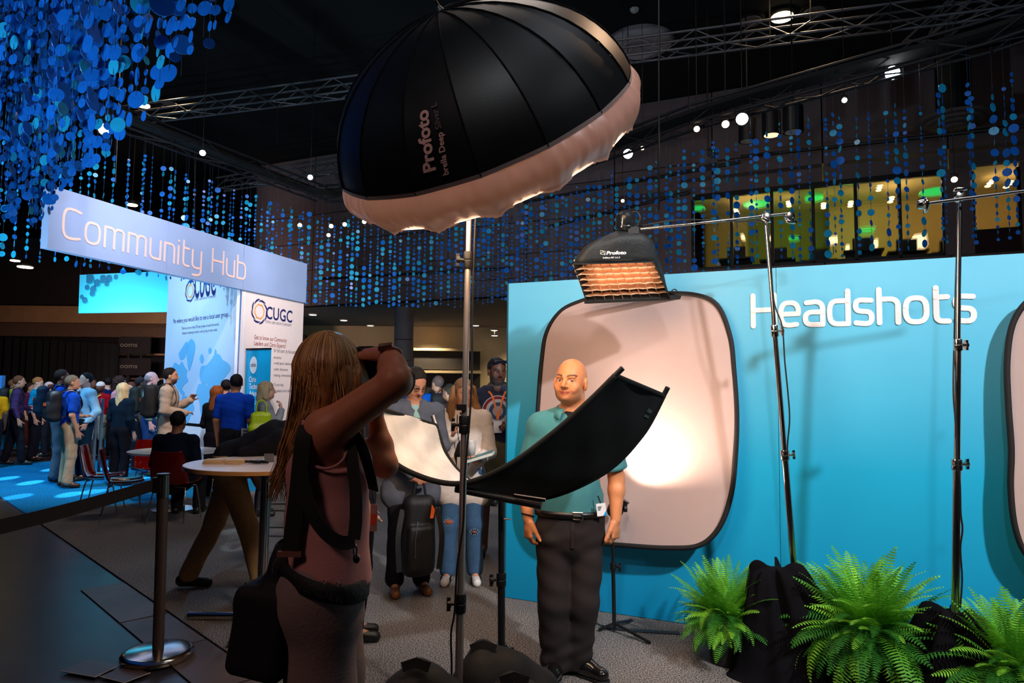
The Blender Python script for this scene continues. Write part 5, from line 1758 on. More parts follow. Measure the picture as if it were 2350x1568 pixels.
def backpack(label, info, col=(.012, .012, .015), accent=None, size=1.0, h=.014, group='backpacks worn in the crowd', straps=True):
    root_, J, I = info
    fwd, rgt, z = I['fwd'], I['rgt'], I['z']
    R = np.stack([rgt, fwd, (0, 0, 1)], 1)
    c = (J['che'] + J['wai']) / 2 - fwd * (.225 * z) + np.array((0, 0, .07))
    e = empty('backpack', tuple(c - np.array((0, 0, .26 * size))), label, 'backpack', group)
    S = Sdf(); S.frame(c, R)
    S.box((0, 0, 0), (.155 * size, .085 * size, .24 * size), .07, k=.02)
    S.box((0, -.085 * size, -.07), (.115 * size, .04 * size, .13 * size), .035, k=.02)
    S.wrinkle(.004, 22, seed=4); S.frame()
    m = M('bag_%02d_%02d_%02d' % tuple(int(x * 99) for x in col), col, rough=.7, bump=.3, bscale=120)
    bo_ = S.mesh('bag_body', m, e, h)
    mb = MB()
    for s_, k in ((1, 'R'), (-1, 'L')):
        sh = J['nek'] * .45 + J['sh' + k] * .55
        a = c + rgt * .07 * s_ + np.array((0, 0, .2)) + fwd * .06
        pts = [a, sh - fwd * .06 + np.array((0, 0, .085)), sh + fwd * .05 + np.array((0, 0, .07)), sh + fwd * .125 - np.array((0, 0, .08)), J['che'] + rgt * .15 * s_ + fwd * .09 - np.array((0, 0, .08)), c + rgt * .14 * s_ - np.array((0, 0, .17)) + fwd * .07]
        mb.ribbon(crv(pts, 6), .05, [Vector((0, -.0, 1))] * 31 if 0 else Vector(rgt).cross(Vector((0, 0, 1))) + Vector((0, 0, .6)), .008)
    mb.tube(crv([c + rgt * .04 + np.array((0, 0, .23)), c + np.array((0, 0, .28)), c - rgt * .04 + np.array((0, 0, .23))], 5), .008, n=6)
    mb.build('strap', m, e)
    if accent:
        MB().box(c - fwd * .129 * size + rgt * .03 + np.array((0, 0, .03)), (.055, .006, .025), rgt, fwd).build('bright_patch', M('patch_%02d_%02d' % (int(accent[0] * 99), int(accent[2] * 99)), accent, rough=.5), bo_)
    MB().box(c - fwd * .124 * size - np.array((0, 0, .07)), (.09, .004, .003), rgt, fwd).build('zip', M('zip_grey', lin(90, 90, 95), rough=.4), bo_)
    return e
# ================================================================ STUDIO EQUIPMENT
steel = M('chrome_steel', lin(205, 200, 195), rough=.16, metal=1.0, var=.04)
dsteel = M('brushed_steel', lin(150, 140, 135), rough=.32, metal=1.0, var=.06)
bplast = M('black_plastic', lin(22, 22, 24), rough=.42)
babs = M('black_cloth_matte', lin(7, 7, 8), rough=.9, var=.3, scale=20)
umb_out = M('umbrella_black_nylon', lin(10, 11, 14), rough=.46, var=.3, scale=10, bump=.05, bscale=260, spec=.30)
skirt_m = M('skirt_translucent', lin(142, 116, 113), rough=.32, var=.08, scale=6, translucent=.08, spec=.6)
diff_m = M('umbrella_diffuser', lin(255, 235, 215), rough=.8, emit=(1.0, .66, .40), estr=11)
silver_in = M('silver_lining', lin(190, 188, 185), rough=.3, metal=.9)
RR = .645; DD = .445; PHM = math.radians(82)
UC = Vector((0, 0, CAM_H)) + ray(1104, 276) * 2.86
Vv = ray(1112, 283).normalized()
xr = (_R - Vv * Vv.dot(_R)).normalized(); yu = xr.cross(Vv).normalized()
if yu.z < 0: yu = -yu
tl = math.radians(15.5)
ua = ((xr * -.36 + yu * .933).normalized() * math.cos(tl) - Vv * math.sin(tl)).normalized()
ux = (xr - ua * xr.dot(ua)).normalized(); uy = ua.cross(ux)
NR = 16


def dome(az, s, off=0.0):
    """az in ribs (float), s 0 at the apex .. 1 at the rim"""
    ph = s * PHM
    r = RR * math.sin(ph) / math.sin(PHM); hgt = DD * (math.cos(ph) - math.cos(PHM)) / (1 - math.cos(PHM))
    k = math.floor(az + 1e-9); f = az - k
    a0 = 2 * math.pi * k / NR; a1 = 2 * math.pi * (k + 1) / NR
    p = (ux * math.cos(a0) + uy * math.sin(a0)) * (1 - f) + (ux * math.cos(a1) + uy * math.sin(a1)) * f
    p = p * (1 + .010 * 4 * f * (1 - f))
    return UC + p * (r + off) + ua * (hgt + off * .4)


umb = empty('deep_umbrella', UC, 'huge black deep studio umbrella with pale diffuser skirt, glowing below', 'umbrella')
for k in range(NR):
    V = []; Fc = []; ns, na = 14, 5
    for i in range(ns + 1):
        for j in range(na + 1): V.append(dome(k + min(j / na, .9999), max(i / ns, .012)))
    for i in range(ns):
        for j in range(na):
            a = i * (na + 1) + j; Fc.append((a, a + na + 1, a + na + 2, a + 1))
    V2 = []
    for i in range(ns + 1):
        for j in range(na + 1): V2.append(dome(k + min(j / na, .9999), max(i / ns, .012), -.004))
    o = mk('panel', V, Fc, umb_out, umb, smooth=True)
    mk('lining', V2, [f[::-1] for f in Fc], silver_in, o, smooth=True)
    pts = [dome(k, max(i / 12, .02), .003) for i in range(13)]
    MB().tube(pts, .0035, n=5).build('rib', M('rib_seam', lin(12, 12, 15), rough=.8, spec=.1), umb)
MB().lathe(dome(0, 0) * 0 + UC + ua * (DD - .01), [(.022, -.01), (.020, .012), (.009, .03), (.006, .05)], n=16, axis=ua).build('ferrule', bplast, umb)
# skirt with gathers
V = []; Fc = []; NA = 320; NH = 12
rs_ = np.random.default_rng(4)
gath = [rs_.uniform(-1, 1) for _ in range(NA)]
for i in range(NH + 1):
    f = i / NH
    for j in range(NA):
        a = 2 * math.pi * j / NA
        rib = (a / (2 * math.pi) * NR) % 1.0
        tip = min(rib, 1 - rib)
        chord = math.cos(math.pi / NR) / math.cos((rib - .5) * 2 * math.pi / NR)
        r = RR * chord * 1.0 + .028 * math.sin(math.pi * min(f * 1.1, 1)) - .030 * f ** 3
        r += (math.sin(a * 97 + f * 3) * .0026 + math.sin(a * 61 - f * 5) * .0026 + gath[j] * .0016) * math.sin(math.pi * min(.08 + f, 1)) * (1 - .5 * f)
        hh = -.158 * f - .022 * f ** 3 * (1 - 2 * tip) ** 2 - .004 * gath[j] * f
        V.append(UC + ux * (r * math.cos(a)) + uy * (r * math.sin(a)) + ua * hh)
for i in range(NH):
    for j in range(NA):
        Fc.append((i * NA + j, i * NA + (j + 1) % NA, (i + 1) * NA + (j + 1) % NA, (i + 1) * NA + j))
mk('diffuser_skirt', V, Fc, skirt_m, umb, smooth=True)
# binding tape between dome and skirt
V = []; Fc = []
for i in range(2):
    for j in range(NR * 4):
        az = j / 4
        q = dome(az % NR if az < NR - 1e-6 else 0, 1.0, .004)
        V.append(q + ua * (.008 - .016 * i))
n4 = NR * 4
Fc = [(j, (j + 1) % n4, (j + 1) % n4 + n4, j + n4) for j in range(n4)]
mk('binding_tape', V, Fc, M('binding_pale', lin(150, 130, 128), rough=.6), umb)
# front diffuser
V = [UC - ua * .185]; Fc = []
for i in range(1, 5):
    r = .610 * i / 4
    for j in range(64):
        a = 2 * math.pi * j / 64
        V.append(UC + ux * (r * math.cos(a)) + uy * (r * math.sin(a)) - ua * (.185 - .03 * (i / 4) ** 2))
for j in range(64): Fc.append((0, 1 + (j + 1) % 64, 1 + j))
for i in range(3):
    for j in range(64):
        a = 1 + i * 64 + j; b = 1 + i * 64 + (j + 1) % 64
        Fc.append((a, b, b + 64, a + 64))
mk('front_diffuser', V, Fc, diff_m, umb, smooth=True)
light('umbrella_lamp', 'POINT', UC + ua * .10, 2.5, (1.0, .60, .36), size=.05)

# print on the umbrella panel


def proj(p):
    v = p - Vector((0, 0, CAM_H)); z = v.dot(_F)
    return CX + F_PX * v.dot(_R) / z, CY - F_PX * v.dot(_U) / z


def find_on_dome(px, py):
    best = None
    for i in range(NR * 12):
        az = i / 12
        for j in range(4, 61):
            s = j / 60
            p = dome(az, s)
            nrm = (p - (UC - ua * .05)).normalized()
            if nrm.dot(Vv) > 0: continue
            x, y = proj(p); d = (x - px) ** 2 + (y - py) ** 2
            if best is None or d < best[0]: best = (d, az, s)
    return best[1], best[2]


lt_pink = M('umbrella_print', lin(205, 150, 140), rough=.5)
lt_dark = M('umbrella_print_outline', lin(95, 72, 70), rough=.5)


def dome_text(txt, pa, pb, hgt, mat, bold=0.0):
    az0, s0 = find_on_dome(*pa); az1, s1 = find_on_dome(*pb)
    V, Fc = font_mesh(txt, 1.0, bold)
    x0, x1 = V[:, 0].min(), V[:, 0].max()
    W = []
    pA, pB = dome(az0, s0), dome(az1, s1)
    # which way is image-left in azimuth
    q = dome((az0 + .3) % NR, s0)
    sg = 1 if proj(q)[0] < proj(pA)[0] else -1
    for (x, y, _) in V:
        f = (x - x0) / (x1 - x0)
        s = s0 + (s1 - s0) * f; az = az0 + (az1 - az0) * f
        r = RR * math.sin(s * PHM)
        daz = sg * (y * hgt / .72) / max(r, .05) / (2 * math.pi) * NR
        W.append(dome((az + daz) % NR, s, .006))
    mk('lettering', W, Fc, mat, umb)


dome_text('Profoto', (999, 392), (988, 250), .046, lt_pink, .035)
dome_text('Umbrella Deep', (1022, 460), (1010, 302), .024, lt_pink, .02) if False else dome_text('brella Deep', (1031, 404), (1014, 302), .022, lt_pink, .02)
dome_text('Silver L', (1013, 296), (1003, 232), .022, lt_dark, .01)


# ---- light stand carrying the umbrella
def collar(e, c, ax, r, hgt, mat, knob=None, kmat=None):
    ax = Vector(ax).normalized()
    o = MB().lathe(Vector(c) - ax * hgt / 2, [(r, 0), (r * 1.08, .006), (r * 1.08, hgt * .45), (r * .96, hgt * .5), (r * 1.08, hgt * .55), (r * 1.08, hgt - .006), (r, hgt)], n=20, axis=ax).build('collar', mat, e)
    smooth_by_angle(o, 30)
    if knob is not None:
        k = Vector(knob).normalized()
        m = MB().cyl(Vector(c) + k * r * .8, Vector(c) + k * (r + .022), .007, n=10)
        m.cyl(Vector(c) + k * (r + .018), Vector(c) + k * (r + .032), .016, .014, n=10)
        m.box(Vector(c) + k * (r + .026), (.007, .006, .026), k, ax.cross(k), ax)
        m.build('knob', kmat or mat, o)


b0 = P(1052, 1600, 2.72); t0_ = P(1078, 420, 2.80)
bd = (b0 - t0_).normalized()
base = b0 + bd * (b0.z / -bd.z)
ms = empty('umbrella_stand', base, 'tall silver light stand holding the big black umbrella', 'light stand')


def on(py, a=base, b=t0_):
    lo, hi = 0.0, 1.0
    for _ in range(40):
        m = (lo + hi) / 2
        if proj(a.lerp(b, m))[1] > py: lo = m
        else: hi = m
    return a.lerp(b, (lo + hi) / 2)


pole_m = M('stand_aluminium', lin(200, 188, 182), rough=.38, metal=.85, var=.05)
for (ya, yb, r) in ((None, 1385, .0160), (1385, 975, .0140), (975, 598, .0125), (598, 420, .0105)):
    a = base if ya is None else on(ya)
    o = MB().cyl(a, on(yb), r, n=20).build('tube', pole_m, ms); smooth_by_angle(o, 40)
for y, r in ((1385, .021), (975, .021), (598, .018)):
    collar(ms, on(y), bd, r, .072, bplast, knob=(-1, -.25, 0))
MB().box(on(935) + Vector((-.012, -.015, 0)), (.02, .012, .012)).build('cable_clip', bplast, ms)
MB().cyl(t0_, UC + ua * .02 + Vector((0, 0, 0)), .012, n=10).build('umbrella_bracket', bplast, ms)
for a_ in (.5, 2.6, 4.7):
    d = Vector((math.cos(a_), math.sin(a_), 0))
    o = MB().cyl(base + Vector((0, 0, .36)) + d * .02, base + d * .62 + Vector((0, 0, .015)), .012, n=10).cyl(base + Vector((0, 0, .22)), base + d * .38 + Vector((0, 0, .25)), .007, n=8).build('leg', pole_m, ms)
cab = empty('power_cable', on(1500), 'black power cable running down beside the umbrella stand', 'cable')
pts = [on(430) + Vector((.03, 0, 0)), on(520) + Vector((.026, 0, 0)), on(700) + Vector((.022, 0, 0)), on(850) + Vector((.026, -.01, 0)), on(960) + Vector((.022, -.02, 0)), on(1090) + Vector((.008, -.03, 0)),
       on(1200) + Vector((.006, -.03, 0)), on(1300) + Vector((-.014, -.03, 0)), on(1400) + Vector((-.02, -.03, 0)), on(1450) + Vector((-.032, -.03, 0)), on(1530) + Vector((-.026, -.03, 0)), on(1620) + Vector((-.03, -.03, 0))]
MB().tube(crv(pts, 6), .0042, n=7).build('cable', bplast, cab, smooth=True)

# sandbags at the foot
sand_m = M('sandbag_black', lin(13, 11, 13), rough=.75, bump=.2, bscale=40, var=.25)


def sandbag(label, pk, l, r, th=.075, Yb=2.68):
    pk = np.array(pk); l = np.array(l); r = np.array(r)
    e = empty('sandbag', tuple(pk * np.array((1, 1, 0))), label, 'sandbag', 'sandbags over the stand legs')
    S = Sdf()
    S.cone(pk, (pk + l) / 2, .045, th, k=.04); S.cone((pk + l) / 2, l, th, th * 1.25, k=.04)
    S.cone(pk, (pk + r) / 2, .045, th, k=.04); S.cone((pk + r) / 2, r, th, th * 1.25, k=.04)
    S.wrinkle(.006, 26, seed=int(pk[0] * 50) % 50 + 3)
    S.cut((0, 0, .004), (0, 0, -1))
    S.mesh('bag', sand_m, e, .012)
    MB().ribbon([pk + (-.05, -.05, .035), pk + (0, -.05, .052), pk + (.05, -.05, .035)], .035, (0, -1, .3), .004).build('strap', sand_m, e)


sandbag('black sandbag slung at the foot of the umbrella stand, left of its pole', P(958, 1542, 2.60), P(905, 1640, 2.58), P(1040, 1640, 2.62), .08)
sandbag('large black sandbag right of the umbrella pole under the reflector', P(1110, 1500, 2.85), P(1098, 1600, 2.8), P(1215, 1600, 2.85), .10)
sandbag('third black sandbag low in front, right of the umbrella pole', P(1180, 1575, 2.55), P(1110, 1660, 2.52), P(1225, 1650, 2.55), .06)

# ---- curved reflector
NEAR = [(864, 936, 3.25), (888, 1042, 3.2), (960, 1092, 3.14), (1058, 1110, 3.06), (1160, 1072, 3.0), (1262, 1000, 2.95), (1348, 925, 2.9), (1412, 862, 2.85)]
FAR = [(1000, 976, 3.72), (1022, 1040, 3.68), (1062, 1092, 3.62), (1130, 1132, 3.55), (1250, 1143, 3.46), (1385, 1086, 3.38), (1472, 1000, 3.30), (1523, 908, 3.22)]
fe = crv([P(*q) for q in FAR], 8); ne = crv([P(*q) for q in NEAR], 8)
refl = empty('curved_reflector', P(1120, 1120, 3.1), 'curved U-shaped reflector, silver face left and black back right, under the bald man', 'reflector')
silver = M('crinkled_silver', lin(240, 236, 232), rough=.38, metal=.35, var=.16, scale=7, bump=.55, bscale=380)
NW = 10
Vt = []; Vb = []; Fc = []
for i in range(len(fe)):
    for j in range(NW + 1):
        f = j / NW
        p = fe[i].lerp(ne[i], f)
        tg = (fe[min(i + 1, len(fe) - 1)] - fe[max(i - 1, 0)]).normalized()
        w = (ne[i] - fe[i]).normalized()
        nn = tg.cross(w).normalized()
        if nn.z < 0: nn = -nn
        wv = .009 * math.sin(i * .45 + j * .5) + .006 * math.sin(i * .8 - j * .9) if 0 < j < NW else 0
        Vt.append(p + nn * (.004 + wv)); Vb.append(p - nn * (.004 - wv * .5))
for i in range(len(fe) - 1):
    for j in range(NW):
        a = i * (NW + 1) + j; Fc.append((a, a + 1, a + NW + 2, a + NW + 1))
mk('silver_face', Vt, Fc, silver, refl, smooth=True)
mk('black_back', Vb, [f[::-1] for f in Fc], babs, refl, smooth=True)
for nm, ed in (('side_tube', fe), ('side_tube', ne)):
    MB().tube(ed, .013, n=8).build(nm, babs, refl, smooth=True)
for i in (0, -1):
    MB().tube([fe[i], ne[i]], .011, n=8).build('end_tube', babs, refl)
    for ed in (fe, ne):
        d = (ed[0] - ed[1]).normalized() if i == 0 else (ed[-1] - ed[-2]).normalized()
        MB().cyl(ed[i] - d * .03, ed[i] + d * (.055 if i == 0 else .045), .012, n=12).build('rod_end', bplast if i else dsteel, refl)
V, Fc2 = font_mesh('LIGHT\nFLEX', 1.0, .02)
i0 = len(fe) - 6
pa = fe[i0].lerp(ne[i0], .14); tg = (fe[-1] - fe[-9]).normalized(); w = (ne[i0] - fe[i0]).normalized()
nb = tg.cross(w).normalized()
if nb.z > 0: nb = -nb
MB().box(pa + nb * .008 + tg * .03, (.022, .009, .001), w, tg, nb).box(pa + nb * .008, (.022, .006, .001), w, tg, nb).build('label_print', M('label_grey', lin(70, 72, 75), rough=.5), refl)
# support of the reflector
rs = empty('reflector_stand', (P(1152, 1500, 3.15).x, 3.15, 0), 'black light stand carrying the curved reflector', 'light stand')
sup0 = P(1046, 1122, 3.10); sup1 = P(1243, 1161, 3.00)
o = MB().cyl(sup0, sup1, .017, n=14).build('support_arm', bplast, rs); smooth_by_angle(o)
o = MB().cyl(P(1180, 1137, 3.0), P(1252, 1148, 2.97), .009, n=10).build('support_rod', M('dark_steel', lin(60, 60, 65), rough=.25, metal=1), rs)
pt = P(1150, 1152, 3.15); pb = Vector((P(1154, 1500, 3.15).x, 3.15, 0))
for (za, zb_, r) in ((0, .42, .020), (.42, .72, .0165), (.72, pt.z, .0135)):
    fa = za / pt.z; fb = zb_ / pt.z
    smooth_by_angle(MB().cyl(pb.lerp(pt, fa), pb.lerp(pt, fb), r, n=16).build('tube', bplast, rs))
collar(rs, pb.lerp(pt, .42 / pt.z), (0, 0, 1), .024, .07, bplast, knob=(1, -.2, 0))
collar(rs, pb.lerp(pt, .74 / pt.z), (0, 0, 1), .021, .06, bplast, knob=(-1, -.3, 0))
MB().cyl(pb.lerp(pt, .93), pb.lerp(pt, .93) + Vector((.045, -.01, .0)), .004, n=8).build('pin', dsteel, rs)
for a_ in (.3, 2.4, 4.5):
    d = Vector((math.cos(a_), math.sin(a_), 0))
    MB().cyl(pb + Vector((0, 0, .45)), pb + d * .5 + Vector((0, 0, .012)), .011, n=8).cyl(pb + Vector((0, 0, .14)), pb + d * .30 + Vector((0, 0, .18)), .007, n=8).build('leg', bplast, rs)

# ---- background light on its small stand behind the man
bl = G(1410, 1452); blz = Vector((bl.x, bl.y, 0))
bs = empty('background_light_stand', blz, 'low black stand with background lamp behind the bald man', 'light stand')
htop = P(1405, 1178, bl.y)
for (a, b, r) in ((0.02, .55, .013), (.55, 1.0, .010)):
    smooth_by_angle(MB().cyl(blz.lerp(htop, a), blz.lerp(htop, b), r, n=14).build('tube', bplast, bs))
collar(bs, blz.lerp(htop, .55), (0, 0, 1), .019, .05, bplast, knob=(1, -.4, 0))
for gx, gy in ((1492, 1480), (1374, 1450), (1450, 1428)):
    q = G(gx, gy)
    MB().cyl(blz + Vector((0, 0, .06)), (q.x, q.y, .012), .010, n=8).build('leg', bplast, bs)
head = P(1415, 1165, bl.y)
tgt = HIT(1650, 740, wp(1.0, 0, .14), WALL_N)
hd_ = (tgt - head).normalized()
bh = empty('background_lamp', head, 'dark cylindrical background lamp behind the bald man pointing at the backdrop', 'studio light')
smooth_by_angle(MB().lathe(head - hd_ * .07, [(.03, 0), (.05, .02), (.055, .05), (.055, .13), (.06, .14)], n=24, axis=hd_).build('housing', bplast, bh))
MB().lathe(head + hd_ * .062, [(.05, 0), (.046, .006)], n=20, axis=hd_).build('lamp_face', M('bulb_glow', (1, .9, .8), emit=(1, .8, .6), estr=6), bh)
k_ = P(1436, 1168, bl.y - .05)
MB().cyl(k_ - Vector((.012, 0, 0)), k_ + Vector((.008, 0, 0)), .022, n=16).cyl(head, k_, .006, n=8).build('knob', bplast, bh)
MB().box(head + Vector((-.02, -.02, -.06)), (.022, .02, .010)).build('green_label', M('lime_label', lin(150, 215, 20), rough=.5), bh)
light('background_beam', 'SPOT', head + hd_ * .09, 115, (1.0, .78, .62), aim=tgt, size=.03, spot=116, blend=1.0)
# cable and tape on the carpet
tag(MB().ribbon([G(1380, 1440) + Vector((0, 0, .006)), G(1440, 1448) + Vector((0, 0, .006)), G(1500, 1452) + Vector((0, 0, .006)), G(1560, 1455) + Vector((0, 0, .006))], .05, (0, 0, 1), .002).build('floor_tape', M('tape_grey', lin(50, 46, 46), rough=.6)), 'dark tape strip over a cable on the grey carpet beside the low stand', 'tape')

# ---- boom stands
def boom_clamp(e, c, d1, d2, s=1.0, mat=steel):
    c = Vector(c); d1 = Vector(d1).normalized(); d2 = Vector(d2).normalized()
    o = MB().lathe(c - d1 * .022 * s, [(.020 * s, 0), (.031 * s, .004), (.033 * s, .022 * s), (.031 * s, .040 * s), (.018 * s, .044 * s)], n=22, axis=d1).build('grip_head', mat, e); smooth_by_angle(o, 30)
    k = d2
    o = MB().cyl(c, c + k * .035 * s, .013 * s, n=12).build('grip_neck', mat, e)
    S_ = MB(); q = c + k * .042 * s
    w = k.cross(d1).normalized()
    pts = [q - w * .045 * s, q - w * .02 * s + k * .006, q + w * .02 * s + k * .006, q + w * .045 * s]
    S_.tube(pts, [.008 * s, .015 * s, .015 * s, .008 * s], n=10)
    o = S_.build('wing_knob', mat, e, smooth=True)


a0_ = P(1838, 1500, 4.10); t1_ = P(1757, 498, 4.10)
foot = a0_ + (a0_ - t1_).normalized() * (a0_.z / abs((a0_ - t1_).normalized().z))
sa = empty('boom_stand', foot, 'chrome boom stand holding the small softbox, leaning left before the letter H', 'light stand', 'chrome boom stands by the blue wall')


def on2(py, a, b): return on(py, a, b)


for (ya, yb, r) in ((None, 1045, .0190), (1045, 765, .0155), (765, 498, .0125)):
    a = foot if ya is None else on(ya, foot, t1_)
    smooth_by_angle(MB().cyl(a, on(yb, foot, t1_), r, n=18).build('tube', steel, sa))
ax_ = (t1_ - foot).normalized()
collar(sa, on(1045, foot, t1_), ax_, .024, .06, steel, knob=(1, -.2, .1), kmat=steel)
collar(sa, on(760, foot, t1_), ax_, .021, .07, steel, knob=(1, .1, 0), kmat=steel)
bA = P(1466, 527, 4.28); bB = P(1818, 489, 4.05)
bdir = (bB - bA).normalized()
bm = empty('light_boom', bA, 'thin chrome boom arm reaching left to the small softbox', 'boom arm', 'boom arms')
smooth_by_angle(MB().cyl(bA, bB, .008, n=12).build('arm_tube', steel, bm))
boom_clamp(bm, P(1757, 497, 4.08), (0, -1, .1), (-.3, -.6, -.5), .85)
boom_clamp(bm, P(1812, 497, 4.05), (.2, -1, 0), (0, -.5, -1), .85)
cb2 = empty('stand_cable', P(1770, 800, 4.05), 'black cable hanging down the left boom stand', 'cable', 'cables on the boom stands')
MB().tube(crv([P(1466, 520, 4.3), P(1560, 505, 4.22), P(1700, 508, 4.12), P(1755, 512, 4.06), P(1764, 560, 4.05), P(1770, 640, 4.05), P(1778, 700, 4.05), P(1795, 750, 4.03), P(1801, 830, 4.03), P(1808, 900, 4.03), P(1812, 960, 4.04), P(1808, 1010, 4.06), P(1806, 1040, 4.07)], 5), .0045, n=6).build('cable', bplast, cb2, smooth=True)

t2_ = P(2202, 430, 3.5); f2_ = P(2193, 1400, 3.5)
dd_ = (f2_ - t2_).normalized(); foot2 = f2_ + dd_ * (f2_.z / -dd_.z)
sb = empty('boom_stand', foot2, 'upright chrome boom stand at the right, crossing the last letters of Headshots', 'light stand', 'chrome boom stands by the blue wall')
for (ya, yb, r) in ((None, 1075, .0185), (1075, 795, .015), (795, 430, .0115)):
    a = foot2 if ya is None else on(ya, foot2, t2_)
    smooth_by_angle(MB().cyl(a, on(yb, foot2, t2_), r, n=18).build('tube', steel, sb))
collar(sb, on(1067, foot2, t2_), (0, 0, 1), .024, .055, steel, knob=(1, -.1, .1), kmat=steel)
collar(sb, on(792, foot2, t2_), (0, 0, 1), .020, .06, steel, knob=(1, .1, 0), kmat=steel)
c_a = P(2112, 469, 3.5); c_b = P(2460, 424, 3.3)
bm2 = empty('light_boom', c_a, 'chrome boom arm running out of the picture at the right', 'boom arm', 'boom arms')
smooth_by_angle(MB().cyl(c_a, c_b, .0085, n=12).build('arm_tube', steel, bm2))
boom_clamp(bm2, P(2202, 452, 3.47), (0, -1, 0), (-.1, -.4, .8), .85)
boom_clamp(bm2, P(2114, 468, 3.48), (.9, -.4, 0), (.1, -.8, -.4), .85)
cb3 = empty('stand_cable', P(2200, 900, 3.5), 'black cable wrapped down the right boom stand', 'cable', 'cables on the boom stands')
MB().tube(crv([P(2202, 445, 3.52), P(2195, 600, 3.52), P(2190, 780, 3.52), P(2188, 900, 3.48), P(2194, 980, 3.46), P(2197, 1060, 3.45), P(2203, 1110, 3.46), P(2205, 1180, 3.46), P(2209, 1215, 3.46), P(2204, 1260, 3.47), P(2208, 1330, 3.47), P(2203, 1400, 3.48)], 5), .0045, n=6).build('cable', bplast, cb3, smooth=True)

# ---- softbox with egg-crate grid
C4 = [P(1316, 606, 4.12), P(1500, 601, 4.22), P(1536, 683, 4.40), P(1346, 692, 4.30)]      # the lit face
bk = [P(1413, 532, 4.18), P(1452, 529, 4.20), P(1462, 540, 4.32), P(1420, 543, 4.30)]
sbx = empty('softbox', P(1430, 560, 4.25), 'small rectangular black softbox with lit fabric grid on the boom', 'softbox')
sb_cloth = M('softbox_cloth', lin(30, 34, 38), rough=.6, bump=.25, bscale=50, var=.15)
fn = (C4[1] - C4[0]).cross(C4[3] - C4[0]).normalized()
if fn.z > 0: fn = -fn
V = []; Fc = []; nL = 8; nS = 8


def loop4(Q, nS=nS):
    o = []
    for i in range(4):
        for k in range(nS): o.append(Q[i].lerp(Q[(i + 1) % 4], k / nS))
    return o


la, lb = loop4(bk), loop4(C4)
cenb = sum(bk, Vector()) / 4; cenf = sum(C4, Vector()) / 4
for i in range(nL + 1):
    f = i / nL
    for k in range(len(la)):
        p = la[k].lerp(lb[k], f)
        c_ = cenb.lerp(cenf, f)
        p = p + (p - c_).normalized() * .055 * math.sin(math.pi * f) * (1 - .15 * math.sin(k * 1.3))
        V.append(p)
nk_ = len(la)
for i in range(nL):
    for k in range(nk_): Fc.append((i * nk_ + k, i * nk_ + (k + 1) % nk_, (i + 1) * nk_ + (k + 1) % nk_, (i + 1) * nk_ + k))
Fc.append(tuple(range(nk_ - 1, -1, -1)))
o = mk('shell', V, Fc, sb_cloth, sbx, smooth=True)
m_ = o.modifiers.new('th', 'SOLIDIFY'); m_.thickness = .003
# rim lip
edge_ = [p - fn * .0 for p in C4]
MB().tube([C4[0], C4[1], C4[2], C4[3]], .006, n=6, closed=True).build('rim', sb_cloth, sbx)
MB().quadbox([C4[1], C4[2], C4[2] + fn * .03, C4[1] + fn * .03], (C4[1] - C4[0]).normalized(), .003).quadbox([C4[2], C4[3], C4[3] + fn * .03, C4[2] + fn * .03], (C4[2] - C4[1]).normalized(), .003).build('lip', babs, sbx)
dz = -.045
D4 = [cenf + (p - cenf) * .93 - fn * .075 for p in C4]
V = []; Fc = []; NN = 8
for i in range(NN + 1):
    for j in range(NN + 1):
        V.append(D4[0].lerp(D4[1], i / NN).lerp(D4[3].lerp(D4[2], i / NN), j / NN))
for i in range(NN):
    for j in range(NN):
        a = i * (NN + 1) + j; Fc.append((a, a + 1, a + NN + 2, a + NN + 1))
mk('diffuser', V, Fc, M('softbox_glow', lin(255, 230, 205), emit=(1.0, .62, .38), estr=2.2), sbx)
gridm = M('grid_fabric', lin(235, 200, 170), rough=.8, translucent=.5)
gU = lambda i, j: C4[0].lerp(C4[1], i).lerp(C4[3].lerp(C4[2], i), j)
for q in range(1, 9):
    mb = MB(); prev_ = None
    pts = [gU(q / 9 + .006 * math.sin(j * 2 + q), j / 10) for j in range(11)]
    V = []; Fc = []
    for j, p in enumerate(pts): V += [p + fn * .004, p - fn * .072]
    Fc = [(2 * j, 2 * j + 1, 2 * j + 3, 2 * j + 2) for j in range(10)]
    mk('grid_strip', V, Fc, gridm, sbx, smooth=True)
for q in range(1, 7):
    pts = [gU(i / 18, q / 7 + .012 * math.sin(i * 2.1 + q)) for i in range(19)]
    V = []
    for j, p in enumerate(pts): V += [p + fn * .004, p - fn * .072]
    mk('grid_strip', V, [(2 * j, 2 * j + 1, 2 * j + 3, 2 * j + 2) for j in range(18)], gridm, sbx, smooth=True)
# print on the shell
su = (C4[1] - C4[0]).normalized(); q = P(1379, 583, 4.06)
sv = (P(1400, 560, 4.10) - P(1400, 595, 4.085)).normalized(); snn = su.cross(sv).normalized()
if snn.y > 0: snn = -snn
wt = M('softbox_print', lin(235, 240, 240), rough=.5)
ww = (P(1440, 583, 4.1) - P(1392, 583, 4.1)).length
print_text('lettering', 'Profoto', P(1391, 585, 4.075), su, sv, snn, .022, ww, wt, sbx, bold=.035, shear=.15)
print_text('lettering', 'Softbox RFi 1x1.3', P(1383, 594, 4.07), su, sv, snn, .010, ww * .85, wt, sbx, bold=.01, shear=.15)
la_ = [P(1378, 583, 4.07), P(1389, 585, 4.07), P(1389, 577, 4.07), P(1378, 575, 4.07)]
MB().tube(la_, .0014, n=5, closed=True).build('logo_frame', wt, sbx)
ts = MB().tube(crv([P(1379, 582, 4.068), P(1384, 578, 4.068), P(1388, 584, 4.068)], 4), .0014, n=5).build('logo_mark', wt, sbx)
